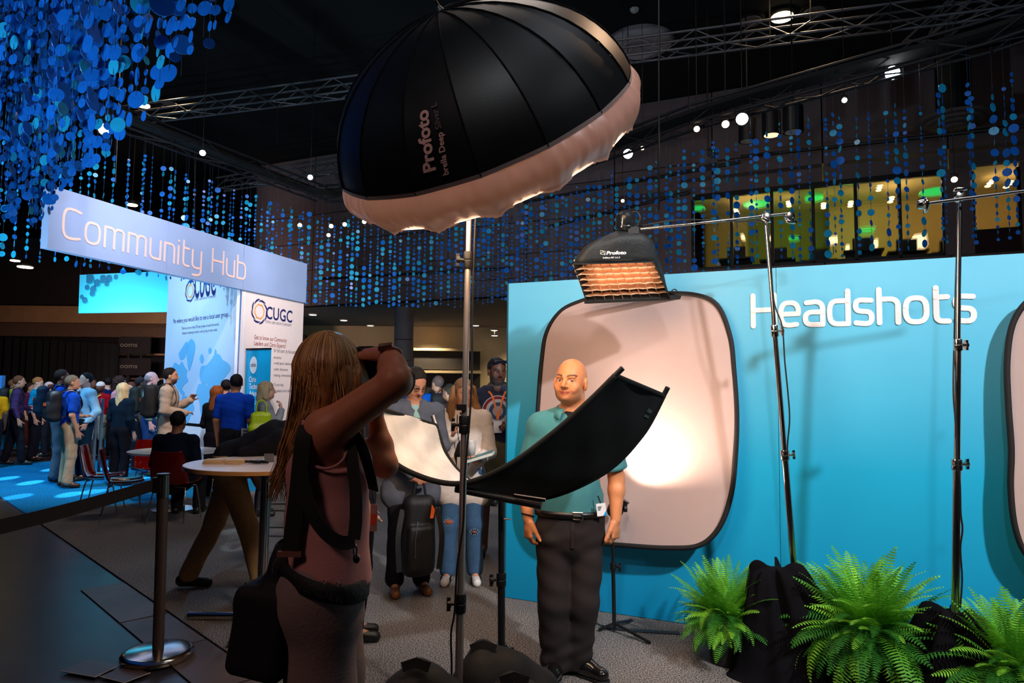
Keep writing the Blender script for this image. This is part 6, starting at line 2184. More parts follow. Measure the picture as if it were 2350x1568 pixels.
# lamp head on the softbox
lh = empty('studio_head', P(1433, 528, 4.24), 'black studio flash head above the small softbox', 'studio light')
hax = (P(1437, 485, 4.15) - P(1433, 535, 4.22)).normalized(); hb_ = P(1433, 534, 4.24)
o = MB().lathe(hb_, [(.050, -.02), (.052, 0), (.046, .004), (.051, .010), (.045, .016), (.052, .024), (.060, .034), (.060, .060), (.056, .066), (.060, .072), (.060, .105), (.050, .125), (.030, .137)], n=28, axis=hax).build('housing', M('head_body', lin(28, 32, 36), rough=.28), lh)
smooth_by_angle(o, 30)
MB().box(P(1452, 531, 4.2), (.034, .03, .022)).cyl(P(1452, 531, 4.2), bA, .014, n=12).build('bracket', bplast, lh)
MB().tube(crv([P(1448, 488, 4.2), P(1462, 487, 4.2), P(1469, 500, 4.2), P(1462, 518, 4.2), P(1452, 522, 4.2)], 5), .006, n=8).build('grip_handle', bplast, lh, smooth=True)
hu = Vector((1, -.1, 0)).normalized()
print_text('lettering', 'Profoto', P(1428, 522, 4.13), hax, Vector((-1, 0, 0)), (0, -1, 0), .010, .06, wt, lh, bold=.02)

# ================================================================ BLACK CLOTHS AND FERNS
velvet = M('black_velvet', lin(9, 8, 12), rough=.9, var=.3, scale=6, spec=.12)


def draped(label, c, rx, ry, hh, seed, rot=0.0, skew=0.0, parent=None):
    rs = np.random.default_rng(seed)
    e = empty('black_cloth', (c[0], c[1], 0), label, 'cloth', 'black cloths over the stand bases')
    n1, n2 = 72, 26
    ph = rs.random(6) * 6.28
    V = []; Fc = []
    for j in range(n2 + 1):
        f = j / n2
        for i in range(n1):
            a = 2 * math.pi * i / n1
            fold = math.sin(a * 5 + ph[0] + f * 1.5) * .5 + math.sin(a * 9 + ph[1] - f * 2) * .3 + math.sin(a * 15 + ph[2]) * .2
            rr = (f ** .85) * (1 + .10 * fold * f)
            fold *= min(1, max(0, f - .06) * 4)
            z = hh * (.5 + .5 * math.cos(math.pi * min(1, f * 1.05))) ** .8 * (1 + .30 * fold) + .012 * (1 + fold) * (1 - f * .5) * (f < .999)
            if f > .75: z = max(z, .004 + .018 * (1 + math.sin(a * 11 + f * 14 + ph[3])) * (1 - f) * 4)
            x = rx * rr * math.cos(a) + skew * z; y = ry * rr * math.sin(a)
            V.append((c[0] + x * math.cos(rot) - y * math.sin(rot), c[1] + x * math.sin(rot) + y * math.cos(rot), max(z, .003)))
    for j in range(n2):
        for i in range(n1): Fc.append((j * n1 + i, j * n1 + (i + 1) % n1, (j + 1) * n1 + (i + 1) % n1, (j + 1) * n1 + i))
    mk('cloth', V, Fc, velvet, e, smooth=True)


def gp(px, Y): 
    q = P(px, 1300, Y); return Vector((q.x, Y, 0))


draped('black velvet cloth peaked over the boom stand base between two ferns', gp(1835, 3.98), .42, .32, .58, 3, rot=-.3, skew=-.22)
draped('low crumpled black velvet spread in front of the middle fern', gp(2010, 3.72), .62, .30, .16, 5, rot=-.4)
draped('black velvet cloth heaped on the right boom stand base', gp(2190, 3.50), .40, .30, .50, 9, rot=-.35)

leaf_ms = [M('fern_leaf_%s' % n_, lin(*c_), rough=.5, var=.25, scale=30, translucent=.25, spec=.3) for n_, c_ in (('mid', (88, 158, 42)), ('bright', (132, 200, 58)), ('deep', (48, 112, 36)))]


def frond_mesh(seed, droop, L=1.0, mat=None):
    rs = np.random.default_rng(seed)
    N = 30; V = []; Fc = []
    p = np.array((0., 0., 0.)); ang = 0.0
    pts = []
    yaw = 0
    for i in range(N + 1):
        f = i / N
        pts.append((p.copy(), ang, yaw))
        ang += droop * (.4 + 1.2 * f) / N
        yaw += rs.normal() * .02
        p = p + np.array((math.cos(ang) * math.cos(yaw), math.cos(ang) * math.sin(yaw), -math.sin(ang))) * L / N
    for i in range(N):
        (a, an, yw), (b, _, _) = pts[i], pts[i + 1]
        w = .004 * (1 - i / N) + .0008
        k = len(V)
        V += [a + (0, w, 0), a - (0, w, 0), b - (0, w, 0), b + (0, w, 0)]; Fc.append((k, k + 1, k + 2, k + 3))
        if i < 3: continue
        f = i / N
        ll = .135 * math.sin(math.pi * min(1, (f * .93 + .07)) ** .75) ** .8 + .006
        nrm = np.array((math.sin(an), 0, math.cos(an)))
        tg = np.array((math.cos(an), 0, -math.sin(an)))
        for sgn in (1, -1):
            sd = np.array((-math.sin(yw), math.cos(yw), 0)) * sgn
            tip = a + sd * ll * .93 + tg * ll * .30 - nrm * ll * (.16 + .12 * rs.random())
            mid_ = (a + tip) / 2 + nrm * ll * .05
            wv = tg * (.0135 + .002 * rs.random())
            k = len(V)
            V += [a - wv * .5, mid_ - wv * .75, tip, mid_ + wv * .65, a + wv * .6]
            Fc.append((k, k + 1, k + 2, k + 3, k + 4))
    o = mk('frond', V, Fc, mat)
    me = o.data; bpy.data.objects.remove(o)
    return me


FM = [frond_mesh(i, d, 1.0, leaf_ms[i % 3]) for i, d in enumerate((.7, 1.0, 1.3, 1.6, 1.9, 1.2, .5, .9, 2.1))]
UPR = [6, 0, 7, 1]; MIDF = [1, 5, 2, 7]; DRP = [3, 4, 8, 2]
pot_m = M('plastic_pot', lin(25, 24, 22), rough=.6)


def fern(label, c, R, Hh, n, seed):
    rs = random.Random(seed)
    e = empty('potted_fern', (c[0], c[1], 0), label, 'fern', 'potted ferns along the blue wall')
    ph = Hh * .33
    o = MB().lathe((c[0], c[1], .002), [(.09, 0), (.12, ph * .9), (.135, ph * .9), (.135, ph), (.11, ph)], n=24).build('pot', pot_m, e)
    for i in range(n):
        u = (i + .5) / n
        el = math.radians(82) * (1 - u ** .8) - math.radians(12) * u
        az = i * 2.39996 + rs.uniform(-.3, .3)
        if el > .9: mi = rs.choice(UPR); Ln = Hh * rs.uniform(.52, .68)
        elif el > .35: mi = rs.choice(MIDF); Ln = R * rs.uniform(.8, 1.3)
        else: mi = rs.choice(DRP); Ln = R * rs.uniform(.85, 1.4)
        o = bpy.data.objects.new('frond', FM[mi]); COL.objects.link(o); o.parent = e
        r0 = rs.uniform(0, .05)
        o.location = (math.cos(az) * r0, math.sin(az) * r0, ph + rs.uniform(-.02, .05))
        o.rotation_euler = (rs.uniform(-.45, .45), -el + rs.uniform(-.22, .16), az)
        wv = rs.uniform(.85, 1.15)
        o.scale = (Ln, Ln * wv, Ln)
        # keep the drooping tips above the carpet
        if el < .35:
            o.location.z += .06
    return e


fern('leftmost potted fern, bushy light green, by the backdrop corner', gp(1665, 4.15), .265, .62, 260, 1)
fern('largest potted fern, in the middle between two black cloths', gp(1990, 3.78), .37, .78, 300, 2)
fern('potted fern cut off at the right frame edge, long arching fronds', gp(2325, 3.36), .39, .68, 290, 3)

# ================================================================ FURNITURE, LEFT
# retractable belt post
gpst = G(362, 1508); 
po = empty('belt_post', (gpst.x, gpst.y, 0), 'steel queue post with round shiny base and black belt', 'stanchion')
SPY = gpst.y
ptop = Vector((P(375, 1090, SPY).x, SPY, P(375, 1090, SPY).z))
o = MB().lathe((gpst.x, gpst.y, .001), [(.195, 0), (.200, .008), (.200, .026), (.190, .036), (.17, .040), (.03, .050)], n=56).build('base', steel, po); smooth_by_angle(o, 35)
pbm = Vector((gpst.x, gpst.y, .04))
smooth_by_angle(MB().cyl(pbm, pbm.lerp(ptop, .87), .0315, n=28).build('post', M('post_brushed', lin(120, 105, 100), rough=.35, metal=.8, var=.1, aniso=(60, 60, 2)), po))
smooth_by_angle(MB().cyl(pbm.lerp(ptop, .87), ptop, .035, n=28).build('cassette', steel, po))
smooth_by_angle(MB().cyl(ptop, ptop + Vector((0, 0, .008)), .036, n=28).build('cap', M('post_cap', lin(70, 65, 70), rough=.3, metal=.8), po))
MB().box(ptop + Vector((-.018, -.02, -.058)), (.024, .024, .045)).build('belt_clip', bplast, po)
bz = ptop.z - .055
e2_ = Vector((P(0, 1170, 3.18).x, 3.18, 0)); e1_ = Vector((ptop.x - .03, SPY, 0))
bdn = (e2_ - e1_).normalized()
pts = [e1_ + bdn * (i * .2) + Vector((0, 0, bz - .07 * math.sin(min(1, i / 12) * math.pi))) for i in range(12)]
blt = empty('queue_belt', pts[0], 'black queue belt stretched left from the steel post', 'belt')
MB().ribbon(pts, .07, Vector((bdn.y, -bdn.x, 0)), .002).build('webbing', M('black_webbing', lin(18, 16, 19), rough=.8), blt)
# cards lying on the floor
for i, (q, lab, c_) in enumerate((([(140, 1541), (218, 1555), (276, 1527), (204, 1513)], 'square pale card lying flat on the concrete left of the post base', (78, 78, 90)), ([(228, 1553), (285, 1568), (345, 1545), (292, 1528)], 'second card with a blue shape half under the post base', (70, 52, 48)))):
    pts = [G(*p, .004) for p in q]
    e = empty('floor_card', pts[0], lab, 'card', 'cards on the floor')
    MB().quadbox(pts, (0, 0, 1), .004).build('card', M('card_%d' % i, lin(*c_), rough=.4, var=.15), e)
    MB().tube([p + Vector((0, 0, .001)) for p in pts[:3]], .0025, n=5).build('edge_line', M('edge_white', lin(190, 180, 175), rough=.5), e)

# high table
gt = G(608, 1400); TY = 4.78
tc_ = Vector((P(612, 1062, TY).x, TY, P(612, 1062, TY).z))
tb = empty('bar_table', (tc_.x, TY, 0), 'round wooden edged bar table on a chrome post left of the photographer', 'table')
oak = M('table_edge_oak', lin(205, 150, 90), rough=.45, var=.12, scale=6)
o = MB().lathe(tc_ - Vector((0, 0, .030)), [(.49, 0), (.53, .004), (.53, .028)], n=72).build('edge', oak, tb); smooth_by_angle(o)
MB().lathe(tc_ - Vector((0, 0, .002)), [(.528, 0), (.526, .003)], n=72).build('tabletop', M('table_white', lin(232, 212, 206), rough=.28, var=.03), tb)
smooth_by_angle(MB().cyl((tc_.x, TY, .03), (tc_.x, TY, tc_.z - .03), .034, n=24).build('post', steel, tb))
for a_ in (0.0, 1.571, 3.1416, 4.712):
    d = Vector((math.cos(a_), math.sin(a_), 0))
    smooth_by_angle(MB().cyl(Vector((tc_.x, TY, .03)), Vector((tc_.x, TY, .03)) + d * .50, .024, n=16).build('foot', steel, tb))
cream = M('card_stack_cream', lin(222, 190, 150), rough=.7)
for i, (px, py, w, lab) in enumerate(((492, 1057, 40, 'left small stack of cream cards on the bar table'), (540, 1061, 36, 'right small stack of cream cards on the bar table'))):
    q = P(px, py, TY - .1); q.z = tc_.z
    e = empty('card_stack', q, lab, 'cards', 'card stacks on the bar table')
    for k in range(3):
        MB().box(q + Vector((.003 * k, 0, .006 + .010 * k)), (w / 2 / 322, .045, .0045), (1, .05 * k, 0), (-.05 * k, 1, 0)).build('card', cream, e)
for i, (xa, ya, xb, yb, lab) in enumerate(((552, 1055, 598, 1058, 'black marker pen with white cap on the bar table'), (574, 1053, 615, 1062, 'second black marker lying across the first on the table'), (588, 1049, 624, 1046, 'silver pen near the far side of the bar table'))):
    a = P(xa, ya, TY - .05); b = P(xb, yb, TY - .12 if i < 2 else TY + .1); a.z = b.z = tc_.z + .014
    e = empty('marker_pen', a, lab, 'pen', 'pens on the bar table')
    smooth_by_angle(MB().cyl(a, a.lerp(b, .7), .008, n=12).build('barrel', bplast if i < 2 else dsteel, e))
    smooth_by_angle(MB().cyl(a.lerp(b, .7), b, .0095, .008, n=12).build('cap', bplast, e))
q = P(618, 1040, TY); q.z = tc_.z
e = empty('table_tent', q, 'small grey folded sign standing on the bar table', 'sign')
MB().quadbox([q + Vector((-.03, 0, 0)), q + Vector((.03, .02, 0)), q + Vector((.02, .03, .06)), q + Vector((-.04, .01, .06))], (0, -1, 0), .003).build('sheet', M('tent_grey', lin(90, 92, 98), rough=.5), e)

# low round cafe table
wt_m = M('cafe_top_white', lin(225, 228, 235), rough=.25, var=.03)
cY = 8.95; cq = P(405, 1034, cY)
ct = empty('cafe_table', (cq.x, cY, 0), 'low round white cafe table behind the seated man', 'table')
smooth_by_angle(MB().lathe((cq.x, cY, cq.z - .025), [(.55, 0), (.57, .008), (.57, .025)], n=56).build('tabletop', wt_m, ct))
smooth_by_angle(MB().cyl((cq.x, cY, .02), (cq.x, cY, cq.z - .02), .035, n=16).build('post', steel, ct))
smooth_by_angle(MB().lathe((cq.x, cY, .001), [(.27, 0), (.27, .012), (.05, .03)], n=36).build('base', steel, ct))
pq = P(562, 998, 8.6)
sg_ = empty('table_sign', (pq.x, 8.7, cq.z), 'small white printed card behind the bending person', 'sign')
MB().box((pq.x, 8.7, pq.z), (.085, .005, .075)).build('card', M('sign_white', lin(225, 230, 230), rough=.5), sg_)
for r_ in range(3): MB().box((pq.x, 8.692, pq.z + .04 - .035 * r_), (.06, .002, .006)).build('print_line', blk, sg_)
MB().box((pq.x, 8.7, (cq.z + pq.z) / 2 - .04), (.01, .01, max(.02, (pq.z - .075 - cq.z) / 2))).build('stem', bplast, sg_)

red_acr = M('red_acrylic', lin(140, 12, 8), rough=.12, var=.05, trans=.55, ior=1.3, coat=.6)


def make_chair():
    e = empty('shell_chair', (0, 0, 0))
    prof = [(.20, .455), (.215, .44), (.10, .425), (-.08, .425), (-.16, .445), (-.205, .52), (-.235, .64), (-.265, .78), (-.275, .83)]
    pp = crv([Vector((0, y, z)) for y, z in prof], 4)
    V = []; Fc = []; nx = 10
    for i, p in enumerate(pp):
        f = i / (len(pp) - 1)
        hw = .20 + .025 * math.sin(math.pi * min(1, f * 1.1)) - (.05 * max(0, f - .8) * 5 if f > .8 else 0) * .6
        for j in range(nx + 1):
            t = j / nx * 2 - 1
            up__ = .035 * abs(t) ** 3 * (1 if f < .5 else 0.3)
            fw = .04 * abs(t) ** 2.4 * (1 if f > .5 else 0)
            V.append((hw * t, p.y + fw, p.z + up__))
    for i in range(len(pp) - 1):
        for j in range(nx):
            a = i * (nx + 1) + j; Fc.append((a, a + 1, a + nx + 2, a + nx + 1))
    o = mk('shell', V, Fc, red_acr, e, smooth=True, local=True)
    m = o.modifiers.new('th', 'SOLIDIFY'); m.thickness = .007
    for sx in (1, -1):
        for sy in (1, -1):
            mb = MB(); mb.tube(crv([(sx * .03, sy * .10, .412), (sx * .15, sy * .12, .408), (sx * .185, sy * .15, .37), (sx * .215, sy * .22, .01)], 4), .008, n=8)
            mk('leg', mb.v, mb.f, steel, e, smooth=True, local=True)
    return e


chair0 = make_chair()
chs = [(236, 8.75, -1.25, 'red translucent shell chair farthest left, facing the table'), (283, 8.30, -1.05, 'red translucent shell chair second from left, nearest the belt'),
       (352, 9.6, -2.4, 'red translucent chair half hidden behind the seated man on his left'), (404, 8.22, 0.0, 'red translucent chair the seated man sits on'), (497, 9.75, 2.5, 'red translucent chair across the cafe table behind the bending person')]
for i, (px, Y, rz, lab) in enumerate(chs):
    if i == 0: c = chair0
    else:
        c = chair0.copy(); COL.objects.link(c)
        for ch in chair0.children:
            d = ch.copy(); COL.objects.link(d); d.parent = c
    q = P(px, 1100, Y)
    c.location = (q.x, Y, 0); c.rotation_euler = (0, 0, rz)
    tag(c, lab, 'chair', 'red shell chairs round the cafe table')

# high stool behind
sq = G(648, 1205); SYs = 6.6
sx0 = P(650, 1100, SYs).x
st = empty('bar_stool', (sx0, SYs, 0), 'tall metal framed stool behind the bar table', 'stool')
MB().box((sx0, SYs, .78), (.19, .19, .025)).build('seat', bplast, st)
for sx in (1, -1):
    for sy in (1, -1):
        MB().tube([(sx0 + sx * .16, SYs + sy * .16, .76), (sx0 + sx * .21, SYs + sy * .21, .0)], .011, n=8).build('leg', dsteel, st)
for zz in (.22, .45):
    k_ = .16 + .05 * (1 - zz / .76)
    for (a, b) in (((-1, -1), (1, -1)), ((1, -1), (1, 1)), ((1, 1), (-1, 1)), ((-1, 1), (-1, -1))):
        MB().tube([(sx0 + a[0] * k_, SYs + a[1] * k_, zz), (sx0 + b[0] * k_, SYs + b[1] * k_, zz)], .008, n=6).build('rung', dsteel, st)
# two pale upright poles in the crowd
for i, px in enumerate((218, 231)):
    q = P(px, 1000, 11.9)
    e = empty('queue_pole', (q.x, 11.9, 0), ['pale blue-grey pole left of the blonde woman, left one of two', 'pale blue-grey pole left of the blonde woman, right one of two'][i], 'pole', 'pair of pale poles')
    top = P(px, 915, 11.9).z
    MB().cyl((q.x, 11.9, .02), (q.x, 11.9, top), .025, n=14).build('tube', M('pole_blue_grey', lin(105, 130, 150), rough=.4, metal=.3), e)
    MB().lathe((q.x, 11.9, 0), [(.15, 0), (.15, .02), (.03, .03)], n=24).build('base', M('pole_blue_grey', None), e)
# ================================================================ PEOPLE
K = np.array


def crowd():
    BL = lin(20, 78, 190); SK1 = lin(205, 150, 120); SK2 = lin(120, 78, 55); SKp = lin(225, 175, 150); DK = (.012, .012, .018)
    out = []
    # -- the pair in blue polos and the man facing them
    a = person('man in royal blue polo, blond-grey hair, orange-marked black backpack, beige trousers', 158, 10.7, -.75, 1.74, shirt=('polo', BL), pants=lin(190, 160, 125), skin=SK1, hair=('short', lin(150, 120, 95)), arms=('down', 'front'), h=.013, shoes=lin(60, 35, 25), head_yaw=-.3, bulk=1.08)
    backpack('black backpack with orange patch on the man in the blue polo and beige trousers', a, (.012, .012, .016), lin(250, 110, 60), size=1.0)
    a = person('taller dark-haired man in blue polo and grey trousers behind the beige trousers', 133, 11.3, -.95, 1.84, shirt=('polo', BL), pants=lin(110, 115, 125), skin=lin(140, 90, 70), hair=('short', lin(60, 40, 35)), arms=('down', 'down'), h=.013, bulk=1.1)
    backpack('teal backpack with orange patch at the far left of the blue polo pair', a, lin(8, 40, 62), lin(250, 110, 60), size=1.0)
    person('man in pale blue shirt and dark trousers listening, hand in pocket', 192, 11.6, 2.5, 1.80, shirt=('shirt', lin(150, 200, 225)), pants=lin(14, 42, 60), skin=SKp, hair=('short', lin(25, 20, 25)), arms=('down', 'pocket'), h=.014, bulk=1.08)
    # -- blonde woman and neighbours
    person('woman with long straight blonde hair in a dark jacket seen from behind', 277, 11.0, -.25, 1.63, shirt=('jacket', lin(12, 30, 45)), pants=(.006, .006, .01), skin=SKp, hair=('long', lin(225, 195, 145)), arms=('down', 'front'), h=.013)
    person('woman with curly dark hair in a pink top and glasses', 268, 13.2, -1.3, 1.76, shirt=('tee', lin(225, 140, 150)), pants=DK, skin=SKp, hair=('curly', lin(58, 32, 26)), glasses=True, arms=('down', 'down'), bulk=1.1)
    a = person('balding man in pale green shirt and jeans with dark green backpack', 340, 12.2, -1.2, 1.84, shirt=('shirt', lin(150, 175, 140)), pants=lin(30, 62, 110), skin=lin(230, 180, 175), hair=('fringe', lin(170, 150, 150)), h=.014)
    backpack('dark green backpack on the balding man near the map', a, lin(18, 32, 30), None, 1.0)
    person('dark-haired man glancing down just left of the balding man', 316, 13.0, -1.0, 1.75, shirt=('tee', lin(70, 75, 85)), pants=DK, skin=SK2, hair=('short', lin(40, 32, 35)))
    person('child-like short head with brown hair behind the curly-haired woman', 297, 14.2, 2.9, 1.66, shirt=('tee', lin(60, 40, 40)), pants=DK, skin=SK1, hair=('short', lin(90, 50, 35)), head_pitch=-.3)
    # -- tall man in a beige coat reaching for the map
    a = person('tall bearded man in a beige coat with black backpack facing the map', 383, 10.6, -1.25, 1.87, shirt=('coat', lin(190, 165, 145)), pants=DK, skin=lin(200, 140, 110), hair=('short', lin(28, 20, 18)), beard=(.03, .02, .015), arms=('front', 'up'), h=.012, bulk=1.05)
    backpack('large black backpack on the man in the beige coat', a, (.010, .009, .010), lin(160, 60, 30), 1.08)
    # -- group before the stand
    person('woman with long red hair in a black dress and jacket before the map', 494, 9.9, -.35, 1.60, shirt=('jacket', (.010, .010, .014)), pants=(.012, .010, .016), skin=SKp, hair=('long', lin(150, 82, 42)), arms=('front', 'front'), h=.013, skirt=True)
    person('dark-haired man in royal blue polo seen from behind, next to redhead', 536, 9.3, -.10, 1.76, shirt=('polo', lin(14, 70, 200)), pants=lin(20, 25, 35), skin=lin(170, 115, 85), hair=('short', lin(22, 15, 15)), glasses=True, head_yaw=.55, h=.011, bulk=1.12)
    person('black-haired person peeking out between the redhead and blue polo', 514, 10.8, .6, 1.70, shirt=('tee', DK), pants=DK, skin=SK1, hair=('short', (.008, .007, .008)), h=.014)
    a = person('blonde woman in a grey blazer, hand on her chin, beside the white panel', 606, 8.6, -1.15, 1.66, shirt=('blazer', lin(150, 155, 165)), pants=lin(60, 66, 90), skin=lin(225, 175, 155), hair=('bob', lin(190, 165, 130)), arms=('chin', 'down'), h=.011)
    J = a[1]; I = a[2]
    c = J['shR'] * .5 + J['wai'] * .5 + I['rgt'] * .16 - I['fwd'] * .06 + K((0, 0, .0))
    e = empty('handbag', tuple(c - K((0, 0, .13))), 'lime yellow leather handbag on the grey-blazer woman\'s shoulder', 'bag')
    S = Sdf(); R = np.stack([I['fwd'], I['rgt'], (0, 0, 1)], 1); S.frame(c, R)
    S.cone((-.09, 0, -.10), (.09, 0, -.10), .06, .06, k=.03); S.cone((-.05, 0, .07), (.05, 0, .07), .035, .035, k=.06); S.box((0, 0, -.03), (.12, .05, .12), .04, k=.03)
    S.cut((0, 0, -.15), (0, 0, -1)); S.frame()
    lime = M('lime_leather', lin(190, 215, 10), rough=.35, bump=.15, bscale=60)
    S.mesh('bag_body', lime, e, .008)
    W = lambda *p: Vector(c + R @ K(p))
    for s_ in (.03, -.03):
        MB().tube(crv([W(-.06, s_, .09), W(-.05, s_, .20), W(0, s_, .245), W(.05, s_, .20), W(.06, s_, .09)], 5), .008, n=8).build('handle', lime, e, smooth=True)
    # -- seated man
    person('seated man in a dark navy jacket seen from behind on a red chair', loc=(P(404, 1050, 8.28).x, 8.28, 0), face=.06, H=1.80, shirt=('jacket', lin(16, 24, 42)), pants=(.012, .012, .016), skin=lin(150, 100, 75), hair=('short', (.010, .009, .012)), arms=('front', 'front'), h=.012, sit=True, bulk=1.06, lanyard=None, group='people at the tables')
    # -- bending person at the bar table
    person('person in khaki trousers and black shirt striding bent over behind the bar table', loc=(P(512, 1365, 5.45).x + .02, 5.45, 0), face=-1.45, H=1.80, shirt=('shirt', (.010, .010, .012)), pants=lin(165, 125, 85), skin=SK2, hair=('short', (.01, .01, .012)),
           arms=('front', 'front'), h=.010, lean=1.12, step=.30, bulk=1.15, shoes=(.008, .008, .009), group='people at the tables')
    # -- far left
    a = person('man in plaid shirt and black trousers turned away, far left', 35, 13.6, -1.0, 1.76, shirt=('plaid', lin(70, 50, 90)), pants=(.008, .008, .012), skin=SK1, hair=('short', lin(110, 65, 40)), h=.014, step=.15, arms=('down', 'front'))
    backpack('black backpack slung on the man in the plaid shirt', a, (.008, .008, .010), None, 1.0)
    person('man in turquoise polo, short ginger hair, head bowed at far left', 78, 14.4, -1.2, 1.74, shirt=('polo', lin(0, 130, 170)), pants=DK, skin=SKp, hair=('short', lin(170, 105, 60)), head_pitch=-.3)
    person('pale person with glasses looking up behind the teal backpack', 106, 15.3, 1.9, 1.66, shirt=('tee', lin(70, 50, 60)), pants=DK, skin=lin(235, 190, 180), hair=('fringe', lin(120, 60, 40)), glasses=True)
    person('person in yellow top at the far left edge', -20, 13.0, .8, 1.60, shirt=('tee', lin(215, 150, 10)), pants=DK, skin=SK2, hair=('short', (.02, .015, .01)))
    person('person in lime green top with tan hair behind the plaid shirt', 22, 16.5, -.8, 1.70, shirt=('tee', lin(170, 190, 30)), pants=DK, skin=SK1, hair=('short', lin(150, 100, 70)))
    person('person in purple top walking behind the plaid shirt', 62, 17.0, -1.4, 1.62, shirt=('tee', lin(120, 30, 90)), pants=lin(80, 30, 20), skin=SK1, hair=('short', lin(60, 40, 30)))
    person('dark-skinned man in black facing left beside the white cap', 203, 15.0, 1.5 - 3.0, 1.74, shirt=('tee', (.012, .010, .010)), pants=DK, skin=lin(110, 62, 45), hair=('short', (.01, .01, .01)))
    person('person in white cap and red shirt with yellow lanyard, khaki shorts', 225, 14.6, 3.05, 1.66, shirt=('tee', lin(160, 10, 25)), pants=lin(150, 130, 105), skin=lin(95, 55, 40), hair=('cap', lin(215, 205, 205)), lanyard=lin(245, 205, 30), shorts=True, beard=(.02, .015, .012))
    person('man in navy shirt looking back over his shoulder near the white cap', 241, 15.6, .9, 1.76, shirt=('tee', lin(20, 30, 80)), pants=DK, skin=SKp, hair=('short', (.012, .01, .01)))
    person('person in grey top almost hidden between blue polo and plaid shirt', 172, 17.5, 0.4, 1.70, shirt=('tee', lin(60, 60, 75)), pants=DK, skin=SK1, hair=('short', lin(50, 35, 30)))
    # -- background between the photographer and the blue wall
    person('person in a light blue turban and bright blue jacket', 960, 11.2, -.2, 1.78, shirt=('jacket', lin(10, 70, 190)), pants=DK, skin=SK2, hair=('turban', lin(120, 170, 215)), group='people waiting by the booth')
    a = person('grey-haired man in blue jacket with black and orange backpack', 1002, 10.6, .3, 1.79, shirt=('jacket', lin(10, 85, 185)), pants=DK, skin=SK1, hair=('short', lin(110, 90, 85)), head_yaw=.5, group='people waiting by the booth')
    backpack('black backpack with orange dot on the grey-haired man in blue', a, (.008, .008, .010), lin(250, 95, 40), .95)
    person('person in bright blue jacket peeping out by the blue wall edge', 1152, 9.5, .2, 1.70, shirt=('jacket', lin(5, 85, 210)), pants=DK, skin=SK1, hair=('short', (.02, .015, .012)), group='people waiting by the booth')
    person('dark-haired person partly hidden behind the blonde woman with the book', 1030, 9.4, 1.0, 1.66, shirt=('jacket', lin(50, 36, 36)), pants=DK, skin=SK2, hair=('short', (.02, .012, .01)), group='people waiting by the booth')
    person('person in black trousers and boots hidden behind the photographer', loc=(P(815, 1440, 4.45).x, 4.45, 0), face=-1.3, H=1.66, shirt=('tee', (.012, .012, .014)), pants=(.008, .008, .010), skin=SK1, hair=('short', (.03, .02, .015)), shoes=(.006, .006, .007), h=.014, stance=.06, group='people waiting by the booth')


crowd()


# ---- man in the grey blazer, head bowed, holding a bag
def blazer_man():
    Yb = 5.45
    loc = (P(938, 1340, Yb).x, Yb, 0)
    # hands joined low in front
    arms = (((.24, .02, 1.14), (.05, .26, .98), (-.75, .3, -.5), (0, -1, .2)), ((.24, .02, 1.14), (.07, .25, 1.00), (-.7, .3, -.5), (0, -1, .2)))
    a = person('man in a grey wool blazer and glasses looking down at his bag', loc=loc, face=math.pi + .35, H=1.76, shirt=('blazer', lin(92, 94, 104)), pants=(.012, .012, .016), skin=lin(205, 140, 108), hair=('short', lin(38, 26, 24)), arms=arms,
               h=.008, head_pitch=-.55, head_yaw=.35, glasses=True, shoes=lin(120, 72, 38), lean=.10, group='people waiting by the booth', detail=1)
    J, I = a[1], a[2]
    # shirt front and collar
    e = a[0]
    c = J['nek'] + I['fwd'] * .055
    S = Sdf()
    S.cone(J['nek'] - K((0, 0, .02)), J['nek'] + K((0, 0, .035)), .066, .060, k=.01); S.cut(J['nek'] + K((0, 0, .03)), (0, 0, 1))
    S.cone(J['che'] + I['fwd'] * .085, J['top'] + I['fwd'] * .045, .06, .05, k=.02)
    S.mesh('shirt_collar', M('pale_green_shirt', lin(150, 185, 175), rough=.8), e, .008)
    mb = MB(); q = J['pel'] + I['fwd'] * .12
    # the bag
    b = (J['wrR'] + J['wrL']) / 2 + I['fwd'] * .02 + K((0, 0, -.47))
    bg = empty('backpack', tuple(b * K((1, 1, 0))), 'black backpack held low in both hands by the grey-blazer man', 'backpack')
    S = Sdf(); R = np.stack([I['rgt'], I['fwd'], (0, 0, 1)], 1); S.frame(b, R)
    S.box((0, 0, .0), (.125, .075, .30), .07, k=.02); S.box((0, .07, -.08), (.10, .04, .17), .035, k=.02); S.wrinkle(.005, 20, seed=2); S.frame()
    bm_ = M('bag_black_nylon', lin(20, 20, 23), rough=.6, bump=.25, bscale=90)
    S.mesh('bag_body', bm_, bg, .009)
    W = lambda *p: Vector(b + R @ K(p))
    MB().tube(crv([W(-.05, 0, .27), W(-.03, 0, .38), W(0, 0, .42), W(.03, 0, .38), W(.05, 0, .27)], 5), .009, n=8).build('handle', bm_, bg, smooth=True)
    MB().ribbon(crv([W(-.13, .02, .2), W(-.165, .05, 0), W(-.15, .04, -.25)], 6), .04, Vector(I['fwd']), .006).build('strap', bm_, bg)
    MB().ribbon(crv([W(.13, .02, .2), W(.165, .05, 0), W(.15, .04, -.25)], 6), .04, Vector(I['fwd']), .006).build('strap', bm_, bg)
    MB().tube(crv([W(.03, .10, .12), W(.05, .122, 0), W(.05, .122, -.14)], 6), .003, n=6).build('zip', M('zip_grey', None), bg)
    MB().quadbox([W(-.10, .09, .20), W(-.075, .09, .24), W(-.06, .10, .14), W(-.085, .10, .14)], I['fwd'], .004).build('orange_tag', M('tag_orange', lin(250, 110, 40), rough=.5), bg)


blazer_man()


